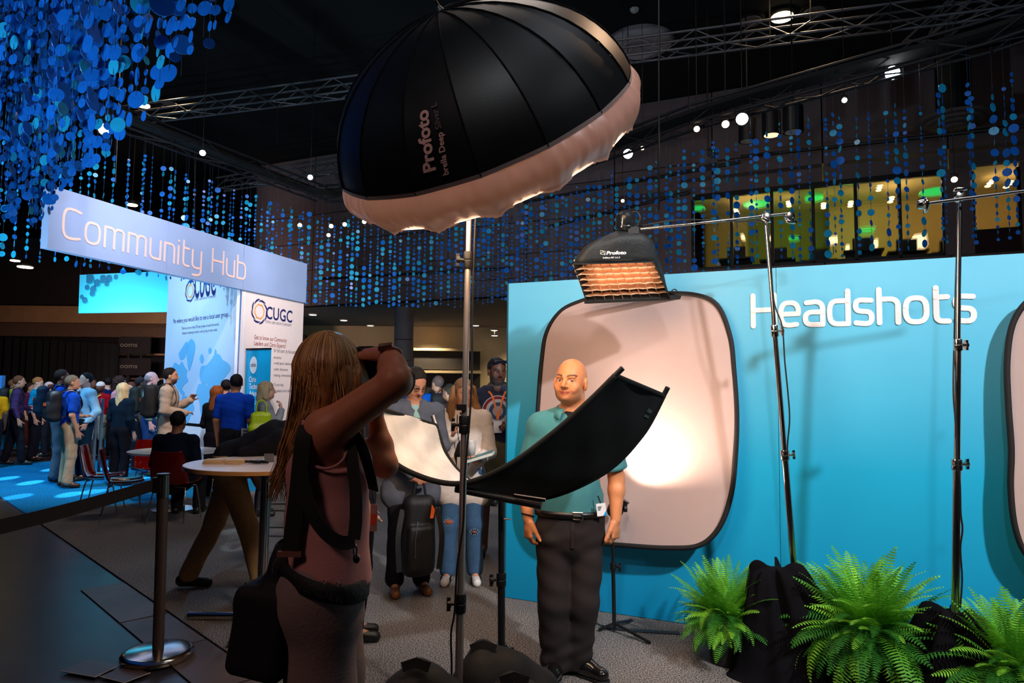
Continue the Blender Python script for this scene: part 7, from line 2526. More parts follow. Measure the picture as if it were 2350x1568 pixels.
# ---- woman in white blazer with the book
def book_woman():
    Yb = 5.75
    loc = (P(1058, 1330, Yb).x, Yb, 0)
    arms = (((.22, .02, 1.12), (.09, .20, 1.26), (-.3, .3, .8), (-.8, .3, 0)), ((.23, -.01, 1.12), (.13, .24, 1.06), (-.3, .9, .1), (0, 0, 1)))
    a = person('woman with long wavy blonde hair in a white blazer and ripped jeans', loc=loc, face=math.pi + .05, H=1.68, shirt=('blazer', lin(225, 210, 200)), pants=lin(62, 92, 125), skin=lin(215, 150, 118), hair=('long', lin(128, 92, 62)), arms=arms,
               h=.008, head_yaw=.25, head_pitch=-.1, shoes=lin(225, 222, 220), stance=.11, group='people waiting by the booth', detail=1)
    J, I = a[1], a[2]; e = a[0]; z = I['z']
    S = Sdf()
    S.cone(J['top'] + I['fwd'] * .05, J['wai'] + I['fwd'] * .085, .05, .055, k=.02, flat=(I['rgt'], 1.15)); S.cone(J['wai'] + I['fwd'] * .085, J['pel'] + I['fwd'] * .09 - K((0, 0, .05)), .055, .05, k=.02, flat=(I['rgt'], 1.3))
    S.mesh('black_top', M('top_black', lin(18, 17, 20), rough=.7), e, .009)
    # wavy side locks
    S = Sdf(); S.frame(I['hc'], I['HF'])
    for sx in (1, -1):
        S.cone((.080 * sx, -.02, .03), (.105 * sx, .015, -.14), .030, .036, k=.03); S.cone((.105 * sx, .015, -.14), (.11 * sx, .06, -.27), .036, .022, k=.02)
    S.wrinkle(.006, 70, seed=6, aniso=(1, 1, .4)); S.frame()
    S.mesh('hair_locks', hair_mat('wavy_blonde', lin(150, 108, 70)), e, .008)
    # torn knees
    for c, s_ in (('R', 1), ('L', -1)):
        kn = J['kn' + c] + I['fwd'] * .070 + K((0, 0, .03 if s_ > 0 else -.05))
        S = Sdf(); S.ell(kn, (.035 if s_ > 0 else .02, .02, .022 if s_ > 0 else .010), k=.005)
        S.mesh('bare_knee', M('knee_skin', lin(150, 80, 55), rough=.6), e, .006)
        mb = MB()
        for t in range(10):
            an = t * .628
            p = kn + I['rgt'] * .033 * math.cos(an) + K((0, 0, .024 * math.sin(an))) + I['fwd'] * .012
            mb.cyl(p, p + I['rgt'] * .008 * math.cos(an * 3) + K((0, 0, .01)), .0016, n=4)
        mb.build('frayed_threads', M('thread_white', lin(200, 205, 210), rough=.8), e)
        q = J['an' + c] + K((0, 0, .035))
        MB().lathe(q, [(.058, -.02), (.063, 0), (.058, .022), (.052, .022), (.05, -.02)], n=20).build('cuff', M('denim_cuff', lin(95, 122, 150), rough=.8), e)
        for t in range(3):
            an = J['an' + c]; to = J['to' + c]
            for sd in (1, -1):
                m_ = an.copy() * .45 + to * .55 + (to - an) * (.13 * (t - 1)); 
                m_ = m_ + I['rgt'] * .037 * sd
                MB().box((m_[0], m_[1], .045), (.004, .009, .022), I['rgt'], I['fwd'], (0, 0, 1)).build('stripe', blk, e)
    # book, cup and lanyard
    w = J['wrL'] + I['fwd'] * .10
    bq = w + K((0, 0, .05)) - I['rgt'] * .02
    bk_ = empty('book', tuple(bq), 'teal covered book held open-edge out by the blonde woman', 'book')
    R1 = Vector((I['rgt'] * -.92 + I['fwd'] * .15 + K((0, 0, .30)))).normalized(); R2 = Vector(I['fwd']); R3 = R1.cross(R2).normalized(); R2 = R3.cross(R1).normalized()
    tealc = M('book_teal', lin(40, 120, 135), rough=.4)
    MB().box(bq, (.105, .075, .011), R1, R2, R3).build('pages', M('paper', lin(225, 220, 210), rough=.8), bk_)
    for s_ in (1, -1): MB().box(Vector(bq) + R3 * .013 * s_, (.11, .078, .0018), R1, R2, R3).build('cover', tealc, bk_)
    cq_ = w + K((0, 0, .12)) + I['rgt'] * .05
    cu = empty('plastic_cup', tuple(cq_ - K((0, 0, .06))), 'clear plastic cup stacked on the blonde woman\'s hand', 'cup')
    MB().lathe(cq_ - K((0, 0, .03)), [(.026, -.03), (.034, .08), (.035, .08), (.027, -.031)], n=24).build('cup_wall', M('cup_frost', lin(225, 222, 222), rough=.3, trans=.4), cu, smooth=True)
    mb = MB(); n0 = J['nek']
    for s_ in (1, -1):
        mb.tube(crv([n0 + I['rgt'] * .05 * s_ + I['fwd'] * .06, J['che'] + I['rgt'] * .045 * s_ + I['fwd'] * .155, J['wai'] + I['fwd'] * .165 + K((0, 0, .0))], 6), .004, n=6)
    mb.build('lanyard_cord', blk, e)
    MB().box(J['wai'] + I['fwd'] * .17 - K((0, 0, .07)), (.045, .003, .06), I['rgt'], I['fwd']).build('badge', M('badge_white', lin(225, 225, 230), rough=.4), e)


book_woman()


# ---- big bearded man with sunglasses on his head
def big_man():
    Yb = 6.7
    loc = (P(1130, 1270, Yb).x + .02, Yb, 0)
    arms = (('down'), (((.27, .0, 1.14), (.14, .26, 1.16), (-.75, .6, .1), (0, -.3, -1))))
    a = person('large bearded man in dark shirt, sunglasses on head, holding a cup', loc=loc, face=math.pi + .1, H=1.90, shirt=('tee', lin(44, 48, 66)), pants=lin(110, 104, 78), skin=lin(92, 56, 42), hair=('short', (.010, .009, .009)), arms=arms,
               h=.009, beard=(.05, .045, .045), head_yaw=.30, head_pitch=-.15, bulk=1.28, shorts=True, lanyard=lin(235, 120, 60), shoes=lin(20, 20, 22), group='people waiting by the booth', detail=1)
    J, I = a[1], a[2]; e = a[0]
    # round emblem (plain rings)
    c = J['che'] + I['fwd'] * (.158 * 1.28 * .70 + .055) + K((0, 0, -.02))
    cols = ((.150, lin(190, 190, 190)), (.142, lin(135, 28, 40)), (.115, lin(180, 180, 182)), (.085, lin(60, 66, 92)), (.05, lin(150, 155, 162)))
    for i, (r, cc_) in enumerate(cols):
        V = []
        r1 = cols[i + 1][0] if i + 1 < len(cols) else 0
        n = 36; 
        for rr in (r, max(r1, .001)):
            for t in range(n):
                an = 2 * math.pi * t / n
                dx, dz_ = rr * math.cos(an), rr * math.sin(an)
                V.append(c + I['rgt'] * dx + K((0, 0, dz_)) - I['fwd'] * (dx * dx * 1.9 + (dz_ - .02) ** 2 * .9) + I['fwd'] * .003)
        Fc = [(t, (t + 1) % n, (t + 1) % n + n, t + n) for t in range(n)]
        mk('emblem_ring', V, Fc, M('emblem_%d' % i, cc_, rough=.8), e, smooth=True)
    # sunglasses pushed up
    F2 = lambda p: Vector(I['hc'] + I['HF'] @ (K(p) * I['z']))
    sg = empty('sunglasses', F2((0, .06, .10)), 'dark sunglasses pushed up on the bearded man\'s head', 'glasses')
    for sx in (1, -1):
        S = Sdf(); S.frame(I['hc'], I['HF']); S.ell((.036 * sx, .082, .100), (.030, .010, .020), k=.004); S.frame()
        S.mesh('lens', M('mirror_lens', lin(20, 30, 50), rough=.08), sg, .006)
    MB().tube([F2((-.088, 0, .07)), F2((-.06, .075, .105)), F2((0, .098, .108)), F2((.06, .075, .105)), F2((.088, 0, .07))], .004, n=6).build('frame', bplast, sg)
    w = J['wrL'] + J['hdL'] * .09 + K((0, 0, .03))
    cu = empty('paper_cup', tuple(w - K((0, 0, .05))), 'small pale cup in the bearded man\'s hand', 'cup')
    MB().lathe(w - K((0, 0, .05)), [(.024, 0), (.034, .10), (.036, .10), (.036, .106), (.030, .106)], n=24).build('cup_wall', M('cup_paper', lin(215, 200, 190), rough=.5), cu)


big_man()


# ---- the bald man in the teal polo
def bald_man():
    Y0 = 3.92
    root = empty('person', (P(1310, 1530, Y0).x, Y0, 0), 'bald smiling man in teal polo and dark trousers standing before the backdrop', 'person', 'main figures')
    p = lambda x, y, dy=0.0: K(P(x, y, Y0 + dy))
    hc = p(1310, 877, -.02)
    yaw = math.pi - .50 + .02
    # facing toward the camera's left: +Y rotated
    HF = head_frame(math.pi - .42, .06, -.04)
    fwd = K((-.10, -.995, 0)); fwd /= np.linalg.norm(fwd); rgt = K((fwd[1], -fwd[0], 0))   # his right hand side is image-left
    if rgt[0] > 0: rgt = -rgt
    J = dict(nek=p(1318, 938, .02), top=p(1316, 966, .02), che=p(1308, 1030, .0), wai=p(1304, 1120, 0), pel=p(1308, 1185, 0),
             shR=p(1240, 978, .01), elR=p(1202, 1098, .03), wrR=p(1212, 1192, -.02), shL=p(1390, 980, .01), elL=p(1415, 1098, .04), wrL=p(1413, 1193, -.02),
             hipR=p(1272, 1205), knR=p(1272, 1385, -.02), anR=p(1274, 1508, .02), hipL=p(1345, 1205), knL=p(1338, 1385, -.02), anL=p(1322, 1500, .06))
    J['toR'] = K((J['anR'][0] - .04, J['anR'][1] - .17, .035)); J['toL'] = K((J['anL'][0] + .13, J['anL'][1] - .12, .035))
    for c in 'RL': J['an' + c][2] = .085
    fl = (fwd, .68)

    def torso(S, i=0.0):
        S.cone(J['pel'], J['wai'], .176 + i, .172 + i, k=.03, flat=fl)
        S.cone(J['wai'], J['che'], .172 + i, .185 + i, k=.04, flat=fl)
        S.cone(J['che'], J['top'], .180 + i, .12 + i, k=.04, flat=fl)
        S.cone(J['shR'], J['shL'], .060 + i, .060 + i, k=.05)
    S = Sdf(); torso(S)
    S.cone(J['top'] + K((0, .0, 0)), hc + K((.02, .03, -.06)), .070, .063, k=.03)
    for c in 'RL':
        S.cone(J['sh' + c], J['el' + c], .060, .046, k=.03)
        d = J['wr' + c] - J['el' + c]
        S.cone(J['el' + c], J['el' + c] + d * .3, .046, .047, k=.02); S.cone(J['el' + c] + d * .3, J['wr' + c], .047, .029, k=.02)
        S.cone(J['hip' + c], J['kn' + c], .095, .062, k=.03); S.cone(J['kn' + c], J['an' + c], .062, .042, k=.03)
        S.cone(J['an' + c], J['to' + c], .028, .018, k=.03)
    hand(S, J['wrR'], (.02, -.12, -1), rgt * -.85 + K((0, .5, 0)), -rgt * .4 + fwd * .9, .62, 1.06, thumb=(.85, .45, .25), tcurl=.15)
    hand(S, J['wrL'], (-.05, -.12, -1), rgt * .85 + K((0, .5, 0)), rgt * .3 + fwd * .9, .72, 1.06, thumb=(.85, .5, .1), tcurl=.15)
    head_prims(S, hc, HF, 1.12, detail=1, jaw=1.0)
    lo, hi = S.lo - .03, S.hi + .03
    zs = np.unique(np.concatenate([np.arange(lo[2], .72, .010), np.arange(.72, .95, .0045), np.arange(.95, hc[2] - .15, .009), np.arange(hc[2] - .15, hi[2] + .01, .0036)]).round(5))
    zs = zs[np.insert(np.diff(zs) > .0015, 0, True)]
    xs = np.arange(lo[0], hi[0], .0048); ys = np.arange(lo[1], hi[1], .0050)
    SK = lin(206, 132, 88)

    def extra(V, C):
        n = np.sin(V[:, 0] * 90) * np.sin(V[:, 2] * 70) * .04
        return C * (1 + n[:, None])
    cf = lambda V: skin_cols(V, hc, HF, 1.12, SK, lips=lin(170, 88, 72), brow=lin(52, 32, 22), beard=lin(130, 88, 62), beard_amt=.5, extra=extra)
    S.mesh('body', skin_mat, root, axes=[xs, ys, zs], colfn=cf, smooth_it=1)
    # polo
    poloc = M('polo_teal', lin(58, 122, 128), rough=.85, var=.06, scale=30, bump=.25, bscale=500, sheen=.1)
    S = Sdf(); torso(S, .016)
    for c in 'RL':
        q = J['sh' + c] + (J['el' + c] - J['sh' + c]) * .78
        S.cone(J['sh' + c] - K((0, 0, .004)), q, .066, .072, k=.03); S.cone(J['nek'] - K((0, 0, .012)), J['sh' + c], .050, .062, k=.04)
        d = (J['el' + c] - J['sh' + c]); d = d / np.linalg.norm(d)
    S.cone(J['top'], J['nek'], .080, .070, k=.03)
    S.wrinkle(.0045, 17, seed=21, aniso=(1, .6, .6))
    for c in 'RL':
        d = (J['el' + c] - J['sh' + c]); d = d / np.linalg.norm(d); q = J['sh' + c] + (J['el' + c] - J['sh' + c]) * .80
        def f(D, X_, Y_, Z_, q=q, d=d):
            pl = (X_ - q[0]) * d[0] + (Y_ - q[1]) * d[1] + (Z_ - q[2]) * d[2]
            near = ((X_ - q[0]) ** 2 + (Y_ - q[1]) ** 2 + (Z_ - q[2]) ** 2) < .16 ** 2
            side = (X_ - J['che'][0]) * (q[0] - J['che'][0]) > abs(q[0] - J['che'][0]) * .135
            return np.where(near & side, np.maximum(D, pl), D)
        S.func(f)
    S.cone(J['nek'] + fwd * .05 + K((0, 0, .05)), J['nek'] + K((0, 0, .02)) + fwd * .03, .066, .066, k=.008, sub=True)
    S.ell(J['nek'] + fwd * .085 - K((0, 0, .012)), (.040, .05, .060), k=.008, sub=True)
    S.cut(J['nek'] + K((0, 0, .0)), fwd * .35 + K((0, 0, 1)))
    S.cut(J['pel'] + K((0, 0, .010)), (0, 0, -1))
    polo_o = S.mesh('polo_shirt', poloc, root, .0065)
    # sleeve bands
    for c in 'RL':
        d = (J['el' + c] - J['sh' + c]); d = d / np.linalg.norm(d); q = J['sh' + c] + (J['el' + c] - J['sh' + c]) * .78
        MB().lathe(q - d * .016, [(.0735, 0), (.0765, .004), (.0765, .024), (.072, .028), (.066, .02), (.066, .002)], n=32, axis=d).build('sleeve_band', poloc, polo_o, smooth=True)
    # black undershirt
    S = Sdf(); S.cone(J['top'] + fwd * .02, J['nek'] + fwd * .025 - K((0, 0, .01)), .090, .066, k=.02); S.cut(J['nek'] + fwd * .06 - K((0, 0, .010)), (0, -.35, 1))
    S.mesh('undershirt', M('undershirt_black', lin(14, 12, 12), rough=.9), root, .006)
    # collar
    n0 = J['nek'] + K((0, 0, -.008))
    for s_ in (1, -1):
        V = []; Fc = []; m_ = 14
        for i in range(m_ + 1):
            a = math.pi * i / m_ * .80
            # from the nape (a=0) round to the front
            dirv = -fwd * math.cos(a) + rgt * s_ * math.sin(a)
            base_r = .088 + .008 * math.sin(a)
            drop = .010 + .020 * i / m_
            top = n0 + dirv * base_r + K((0, 0, .042 - .036 * (i / m_) ** 1.5)) + fwd * .012
            wd = .046 + .024 * (i / m_) ** 2
            bot = top + dirv * wd * .62 - K((0, 0, wd * .80)) + fwd * (.012 * (i / m_) ** 2)
            V += [top, (top + bot) / 2 + dirv * .006 + K((0, 0, .004)), bot]
        for i in range(m_):
            for k in range(2): Fc.append((i * 3 + k, i * 3 + k + 1, (i + 1) * 3 + k + 1, (i + 1) * 3 + k))
        o = mk('collar', V, Fc, poloc, polo_o, smooth=True); md = o.modifiers.new('t', 'SOLIDIFY'); md.thickness = .005
    c0_ = J['che'] + fwd * .155 + K((.0, 0, .06))
    MB().ribbon(crv([n0 + fwd * .125 - K((0, 0, .055)), c0_ + K((.01, 0, .02)), c0_ - K((-.01, 0, .035))], 5), .030, Vector(fwd), .004).build('placket', poloc, polo_o)
    for z_ in (.0, -.02):
        MB().cyl(c0_ + K((0.004, 0, z_)) + fwd * .002, c0_ + K((0.004, 0, z_)) + fwd * .008, .005, n=10).build('button', M('button_teal', lin(110, 150, 150), rough=.4), polo_o)
    # trousers
    trs = M('trousers_charcoal', lin(42, 35, 34), rough=.85, spec=.25, var=.12, scale=14, bump=.2, bscale=220)
    S = Sdf()
    S.cone(J['pel'] + K((0, 0, .01)), J['pel'] - K((0, 0, .09)), .190, .190, k=.03, flat=(fwd, .70))
    for c in 'RL':
        S.cone(J['hip' + c] - K((0, 0, .02)), J['kn' + c], .108, .090, k=.018); S.cone(J['kn' + c], J['an' + c] + K((0, 0, -.01)), .088, .086, k=.03)
    S.wrinkle(.0050, 19, seed=31, aniso=(1, .7, 1.6)); S.wrinkle(.0045, 45, seed=33, aniso=(.3, .5, 1.5), zr=(J['pel'][2] - .12, .09)); S.wrinkle(.006, 40, seed=35, aniso=(.5, .5, 1.3), zr=(.14, .09))
    S.cut(J['pel'] + K((0, 0, .035)), (0, 0, 1)); S.cut((0, 0, .030), (0, 0, -1))
    trs_o = S.mesh('trousers', trs, root, .0075)
    MB().ribbon([J['pel'] + fwd * .132 + K((.018, 0, .02)), J['pel'] + fwd * .140 + K((.018, 0, -.05)), J['pel'] + fwd * .134 + K((.018, 0, -.15))], .022, Vector(fwd), .004).build('fly', trs, trs_o)
    # belt and buckle
    pts = []
    for i in range(48):
        a = 2 * math.pi * i / 48
        pts.append(J['pel'] + rgt * (.196 * math.cos(a)) + fwd * (.140 * math.sin(a)) + K((0, 0, .028)))
    V = []; Fc = []
    for i, q in enumerate(pts):
        o_ = (q - J['pel']) * K((1, 1, 0)); o_ = o_ / np.linalg.norm(o_) * .003
        V += [q + K((0, 0, .017)) + o_, q - K((0, 0, .017)) + o_]
    Fc = [(2 * i, 2 * ((i + 1) % 48), 2 * ((i + 1) % 48) + 1, 2 * i + 1) for i in range(48)]
    o = mk('belt', V, Fc, M('belt_leather', lin(20, 16, 16), rough=.35), root, smooth=True); belt_o = o; md = o.modifiers.new('t', 'SOLIDIFY'); md.thickness = .004
    bc_ = Vector(J['pel'] + fwd * .148 + rgt * -.045 + K((0, 0, .028)))
    rv = Vector(-rgt)
    MB().tube([bc_ + rv * a + Vector((0, 0, b)) for a, b in ((-.026, -.019), (.026, -.019), (.026, .019), (-.026, .019))], .0035, n=6, closed=True).cyl(bc_ - rv * .026, bc_ + rv * .02, .003, n=6).build('buckle', steel, belt_o)
    # shoes
    shm = M('shoe_black_leather', lin(20, 17, 18), rough=.18, coat=.5)
    for c in 'RL':
        a = J['an' + c]; t = J['to' + c]; S = Sdf(); dv = (t - a) * K((1, 1, 0)); dv /= np.linalg.norm(dv)
        S.cone(a * K((1, 1, 0)) - dv * .05 + K((0, 0, .05)), a * K((1, 1, 0)) + dv * .08 + K((0, 0, .055)), .042, .044, k=.02)
        S.cone(a * K((1, 1, 0)) + dv * .06 + K((0, 0, .05)), t * K((1, 1, 0)) + K((0, 0, .035)), .047, .040, k=.03)
        S.cone(a * K((1, 1, 0)) + dv * .0 + K((0, 0, .09)), a * K((1, 1, 0)) + K((0, 0, .06)), .045, .045, k=.02)
        S.cut((0, 0, .014), (0, 0, -1)); o = S.mesh('shoe', shm, root, .006)
        S = Sdf(); S.cone(a * K((1, 1, 0)) - dv * .05 + K((0, 0, .01)), a * K((1, 1, 0)) + dv * .06 + K((0, 0, .01)), .044, .042, k=.02)
        S.cone(a * K((1, 1, 0)) + dv * .06 + K((0, 0, .01)), t * K((1, 1, 0)) + K((0, 0, .01)), .042, .046, k=.02)
        S.cut((0, 0, .016), (0, 0, 1)); S.cut((0, 0, .001), (0, 0, -1)); S.mesh('sole', M('sole_black', lin(12, 11, 11), rough=.6), o, .006)
    # bracelet, badge
    q = J['wrR'] + (J['elR'] - J['wrR']) * .10
    d = (J['elR'] - J['wrR']); d = Vector(d / np.linalg.norm(d)); d = (d + Vector((.35, 0, 0))).normalized()
    MB().tube([Vector(q) + (d.orthogonal().normalized() * math.cos(t * .3927) + d.cross(d.orthogonal()).normalized() * math.sin(t * .3927)) * .037 for t in range(16)], .004, n=6, closed=True).build('bracelet', M('bracelet_dark', lin(30, 24, 22), rough=.5), root)
    bq = Vector(p(1380, 1170, -.145)); bdg = empty('name_badge', bq, 'white name badge with blue corner clipped at the bald man\'s belt', 'badge')
    tilt = Vector((.985, -.02, .12)).normalized(); upb = Vector((-.12, 0, .985)).normalized()
    MB().box(bq, (.026, .0015, .034), tilt, (0, 1, 0), upb).build('card', M('badge_white', lin(225, 225, 230), rough=.4), bdg)
    MB().quadbox([bq + tilt * .026 - upb * .034, bq + tilt * .026 - upb * .006, bq + tilt * .006 - upb * .034], (0, -1, 0), -.003).build('blue_corner', M('badge_blue', lin(0, 150, 215), rough=.4), bdg)
    for r_ in range(3): MB().box(bq - tilt * (.008 + .002 * r_) + upb * (.016 - .008 * r_) + Vector((0, -.0025, 0)), (.011 - .002 * r_, .0006, .0016), tilt, (0, 1, 0), upb).build('print_line', blk, bdg)
    MB().ribbon([bq + upb * .034, bq + upb * .075 + Vector((-.01, 0, 0))], .008, (0, -1, 0), .001).build('clip', dsteel, bdg)


bald_man()


# ---- the photographer seen from behind
def photographer():
    Y0 = 1.95
    root = empty('person', (P(745, 1340, Y0).x, Y0, 0), 'photographer woman with long blonde hair in a pink tank top, seen from behind', 'person', 'main figures')
    p = lambda x, y, Y=Y0: K(P(x, y, Y))
    fwd = K((.90, .44, 0)); fwd /= np.linalg.norm(fwd); rgt = K((fwd[1], -fwd[0], 0))
    hc = p(766, 868, 1.93)
    HF = head_frame(math.atan2(-.62, .78), .0, .0)
    J = dict(nek=p(738, 962, 1.96), top=p(738, 985, 1.96), che=p(748, 1050, 1.95), wai=p(752, 1185, 1.93), pel=p(742, 1330, 1.93),
             shR=p(748, 992, 1.82), elR=p(908, 876, 1.78), wrR=p(893, 812, 1.86), shL=p(772, 1005, 2.12), elL=p(884, 1068, 2.12), wrL=p(862, 955, 2.16))
    J['hipR'] = p(735, 1365, 1.86); J['hipL'] = p(752, 1365, 2.02)
    J['knR'] = K((p(720, 1560, 1.86)[0] + .02, 1.90, .50)); J['knL'] = K((p(775, 1560, 2.02)[0] - .0, 2.04, .50))
    J['anR'] = K((J['knR'][0] - .03, 1.90, .085)); J['anL'] = K((J['knL'][0] - .02, 2.05, .085))
    for c in 'RL': J['to' + c] = J['an' + c] + fwd * .15 - K((0, 0, .05))
    fl = (rgt, 1.35)
    rr = lambda v: v
    S = Sdf()

    def torso(S, i=0.0, low=True):
        if low: S.cone(J['pel'], J['wai'], .112 + i, .088 + i, k=.04, flat=fl)
        S.cone(J['wai'], J['che'], .088 + i, .102 + i, k=.04, flat=fl)
        S.cone(J['che'], J['top'], .100 + i, .060 + i, k=.04, flat=fl)
    torso(S)
    S.cone(J['shR'], J['shL'], .046, .046, k=.05)
    S.cone(J['top'], hc + K((-.01, 0, -.06)), .050, .048, k=.03)
    S.ell(p(740, 1010, 1.86), (.055, .05, .075), k=.04)                              # shoulder blade
    # right arm: upper arm out, forearm folded back over the camera
    S.cone(J['shR'], J['elR'], .054, .041, k=.04)
    S.cone(J['elR'], J['elR'] * .5 + J['wrR'] * .5, .040, .036, k=.02); S.cone(J['elR'] * .5 + J['wrR'] * .5, J['wrR'], .036, .027, k=.02)
    S.cone(J['shL'], J['elL'], .046, .037, k=.03)
    S.cone(J['elL'], J['elL'] * .6 + J['wrL'] * .4, .037, .034, k=.02); S.cone(J['elL'] * .6 + J['wrL'] * .4, J['wrL'], .034, .024, k=.02)
    for c in 'RL':
        S.cone(J['hip' + c], J['kn' + c], .092, .058, k=.03); S.cone(J['kn' + c], J['an' + c], .056, .036, k=.03); S.cone(J['an' + c], J['to' + c], .036, .030, k=.03)
    dR = p(842, 803, 1.95) - J['wrR']
    hand(S, J['wrR'], dR, K((0, .25, -1)), K((-.3, -1, .2)), .38, .92, thumb=(1.0, .22, .1), tcurl=.05)
    hand(S, J['wrL'], p(858, 915, 2.10) - J['wrL'], K((-.3, -.2, .9)), K((.2, -1, 0)), .6, .9)
    head_prims(S, hc, HF, .95, detail=1)
    lo, hi = S.lo - .03, S.hi + .03
    zs = np.concatenate([np.arange(lo[2], .95, .012), np.arange(.95, 1.45, .008), np.arange(1.45, hi[2] + .01, .0042)])
    xs = np.arange(lo[0], hi[0], .0052); ys = np.arange(lo[1], hi[1], .0060)
    SK = lin(188, 118, 84)

    def extra(V, C):
        rs = np.random.default_rng(5)
        for (x, y) in ((765, 1024), (751, 1040), (700, 985), (800, 960)):
            q = p(x, y, 1.80)
            d = np.linalg.norm((V - q) * K((1, .25, 1)), axis=1)
            C[d < .004] *= .35
        # thumb nail
        q = p(838, 803, 1.93)
        m = np.linalg.norm((V - q), axis=1) < .012
        C[m] = C[m] * .35
        return C
    S.mesh('body', skin_mat, root, axes=[xs, ys, zs], colfn=lambda V: skin_cols(V, hc, HF, .95, SK, lips=lin(190, 90, 80), brow=lin(90, 60, 35), extra=extra), smooth_it=1)
    # loose tank top (racer back)
    tank = M('tank_pink', lin(205, 142, 138), rough=.85, var=.05, scale=12, bump=.2, bscale=260, translucent=.12)
    S = Sdf()
    S.cone(p(750, 1325, 1.93), p(748, 1190, 1.93), .121, .104, k=.04, flat=(rgt, 1.45)); S.cone(p(748, 1190, 1.93), p(750, 1075, 1.93), .104, .108, k=.04, flat=(rgt, 1.25))
    S.cone(J['che'] + K((0, 0, -.02)), J['top'] + K((0, 0, .01)), .112, .078, k=.04, flat=(rgt, 1.25))
    S.cone(J['shR'] * .55 + J['shL'] * .45, J['top'], .058, .058, k=.04)
    S.wrinkle(.0055, 15, seed=44, aniso=(1, 1, .35)); S.wrinkle(.002, 45, seed=46, aniso=(1, 1, .5))
    # arm openings
    S.ell(p(770, 1000, 1.76), (.112, .16, .098), k=.012, sub=True)
    S.ell(p(738, 985, 1.78), (.058, .12, .085), k=.012, sub=True)
    S.ell(p(800, 1000, 2.22), (.10, .15, .10), k=.012, sub=True)
    S.cut(J['top'] + K((0, 0, .03)), (0, 0, 1))
    hem = p(750, 1332, 1.80)
    S.cut(hem, (-.26, 0, -1))
    S.mesh('tank_top', tank, root, .006)
    MB().tube(crv([p(697, 965, 1.80), p(689, 1010, 1.79), p(700, 1050, 1.79), p(728, 1072, 1.78), p(760, 1074, 1.78), p(788, 1055, 1.79), p(800, 1020, 1.82)], 6), .0042, n=6).build('armhole_binding', tank, root, smooth=True)
    # trousers
    tr = M('trousers_mauve_grey', lin(132, 112, 108), rough=.85, var=.08, scale=10, bump=.15, bscale=120)
    S = Sdf()
    S.cone(J['pel'], J['pel'] - K((0, 0, .08)), .108, .112, k=.04, flat=(rgt, 1.4))
    for c, o_ in (('R', -.0), ('L', .0)):
        S.cone(J['hip' + c] + K((0, 0, .0)), J['kn' + c], .098, .088, k=.015); S.cone(J['kn' + c], J['an' + c] + K((0, 0, -.03)), .094, .115, k=.03)
    S.ell(J['hipR'] - fwd * .03, (.085, .085, .10), k=.05)
    S.wrinkle(.004, 18, seed=50, aniso=(1, 1, .8)); S.cone(J['pel'], J['pel'] + K((0, 0, .05)), .104, .098, k=.03, flat=(rgt, 1.4)); S.cut(J['pel'] + K((0, 0, .06)), (0, 0, 1)); S.cut((0, 0, .03), (0, 0, -1))
    S.mesh('trousers', tr, root, .008)
    pk_ = crv([p(754, 1352, 1.80), p(756, 1378, 1.79), p(740, 1410, 1.785), p(714, 1436, 1.785)], 6)
    MB().tube(pk_, .0016, n=5).build('pocket_seam', M('seam_dark', lin(60, 40, 38), rough=.8), root)
    for c in 'RL':
        S = Sdf(); a = J['an' + c] * K((1, 1, 0)); S.cone(a + K((0, 0, .035)), a + fwd * .17 + K((0, 0, .03)), .038, .036, k=.02); S.cut((0, 0, .002), (0, 0, -1))
        S.mesh('shoe', M('shoe_dark_suede', lin(30, 26, 26), rough=.8), root, .009)
    # ---------- hair
    hb = M('hair_blonde_streaked', lin(168, 120, 70), rough=.42, var=.55, scale=16, aniso=(7, 7, .35), bump=.35, bscale=40, spec=.5)
    S = Sdf()
    S.ell(hc + K((-.014, -.018, .022)), (.091, .098, .108), k=.02)
    chain = [(p(762, 880, 1.90), .088), (p(735, 930, 1.89), .068), (p(706, 985, 1.88), .050), (p(680, 1035, 1.875), .038), (p(658, 1075, 1.87), .024)]
    for (a, ra), (b, rb) in zip(chain[:-1], chain[1:]): S.cone(a, b, ra, rb, k=.035, flat=(K((0, 1, 0)), .75))
    S.cone(p(800, 880, 1.90), p(795, 940, 1.90), .045, .030, k=.04)
    S.cone(p(825, 985, 2.02), p(832, 1010, 2.02), .018, .010, k=.02)
    S.ell(hc + HF @ K((0, .105, -.035)), (.050, .05, .10), R=HF, k=.01, sub=True)
    S.wrinkle(.0030, 150, seed=61, aniso=(1, 1, .10)); S.wrinkle(.0025, 55, seed=62, aniso=(1, 1, .14))
    S.mesh('hair', hb, root, .0055)
    # loose strands laid along the flow
    rs = np.random.default_rng(8)
    groups = (('hair_light', M('hair_strand_light', lin(226, 180, 118), rough=.38, var=.3), 330), ('hair_mid', M('hair_strand_mid', lin(176, 122, 70), rough=.4, var=.3), 420), ('hair_dark', M('hair_strand_dark', lin(98, 62, 38), rough=.45, var=.3), 230))
    crown = hc + K((-.006, -.012, .115))
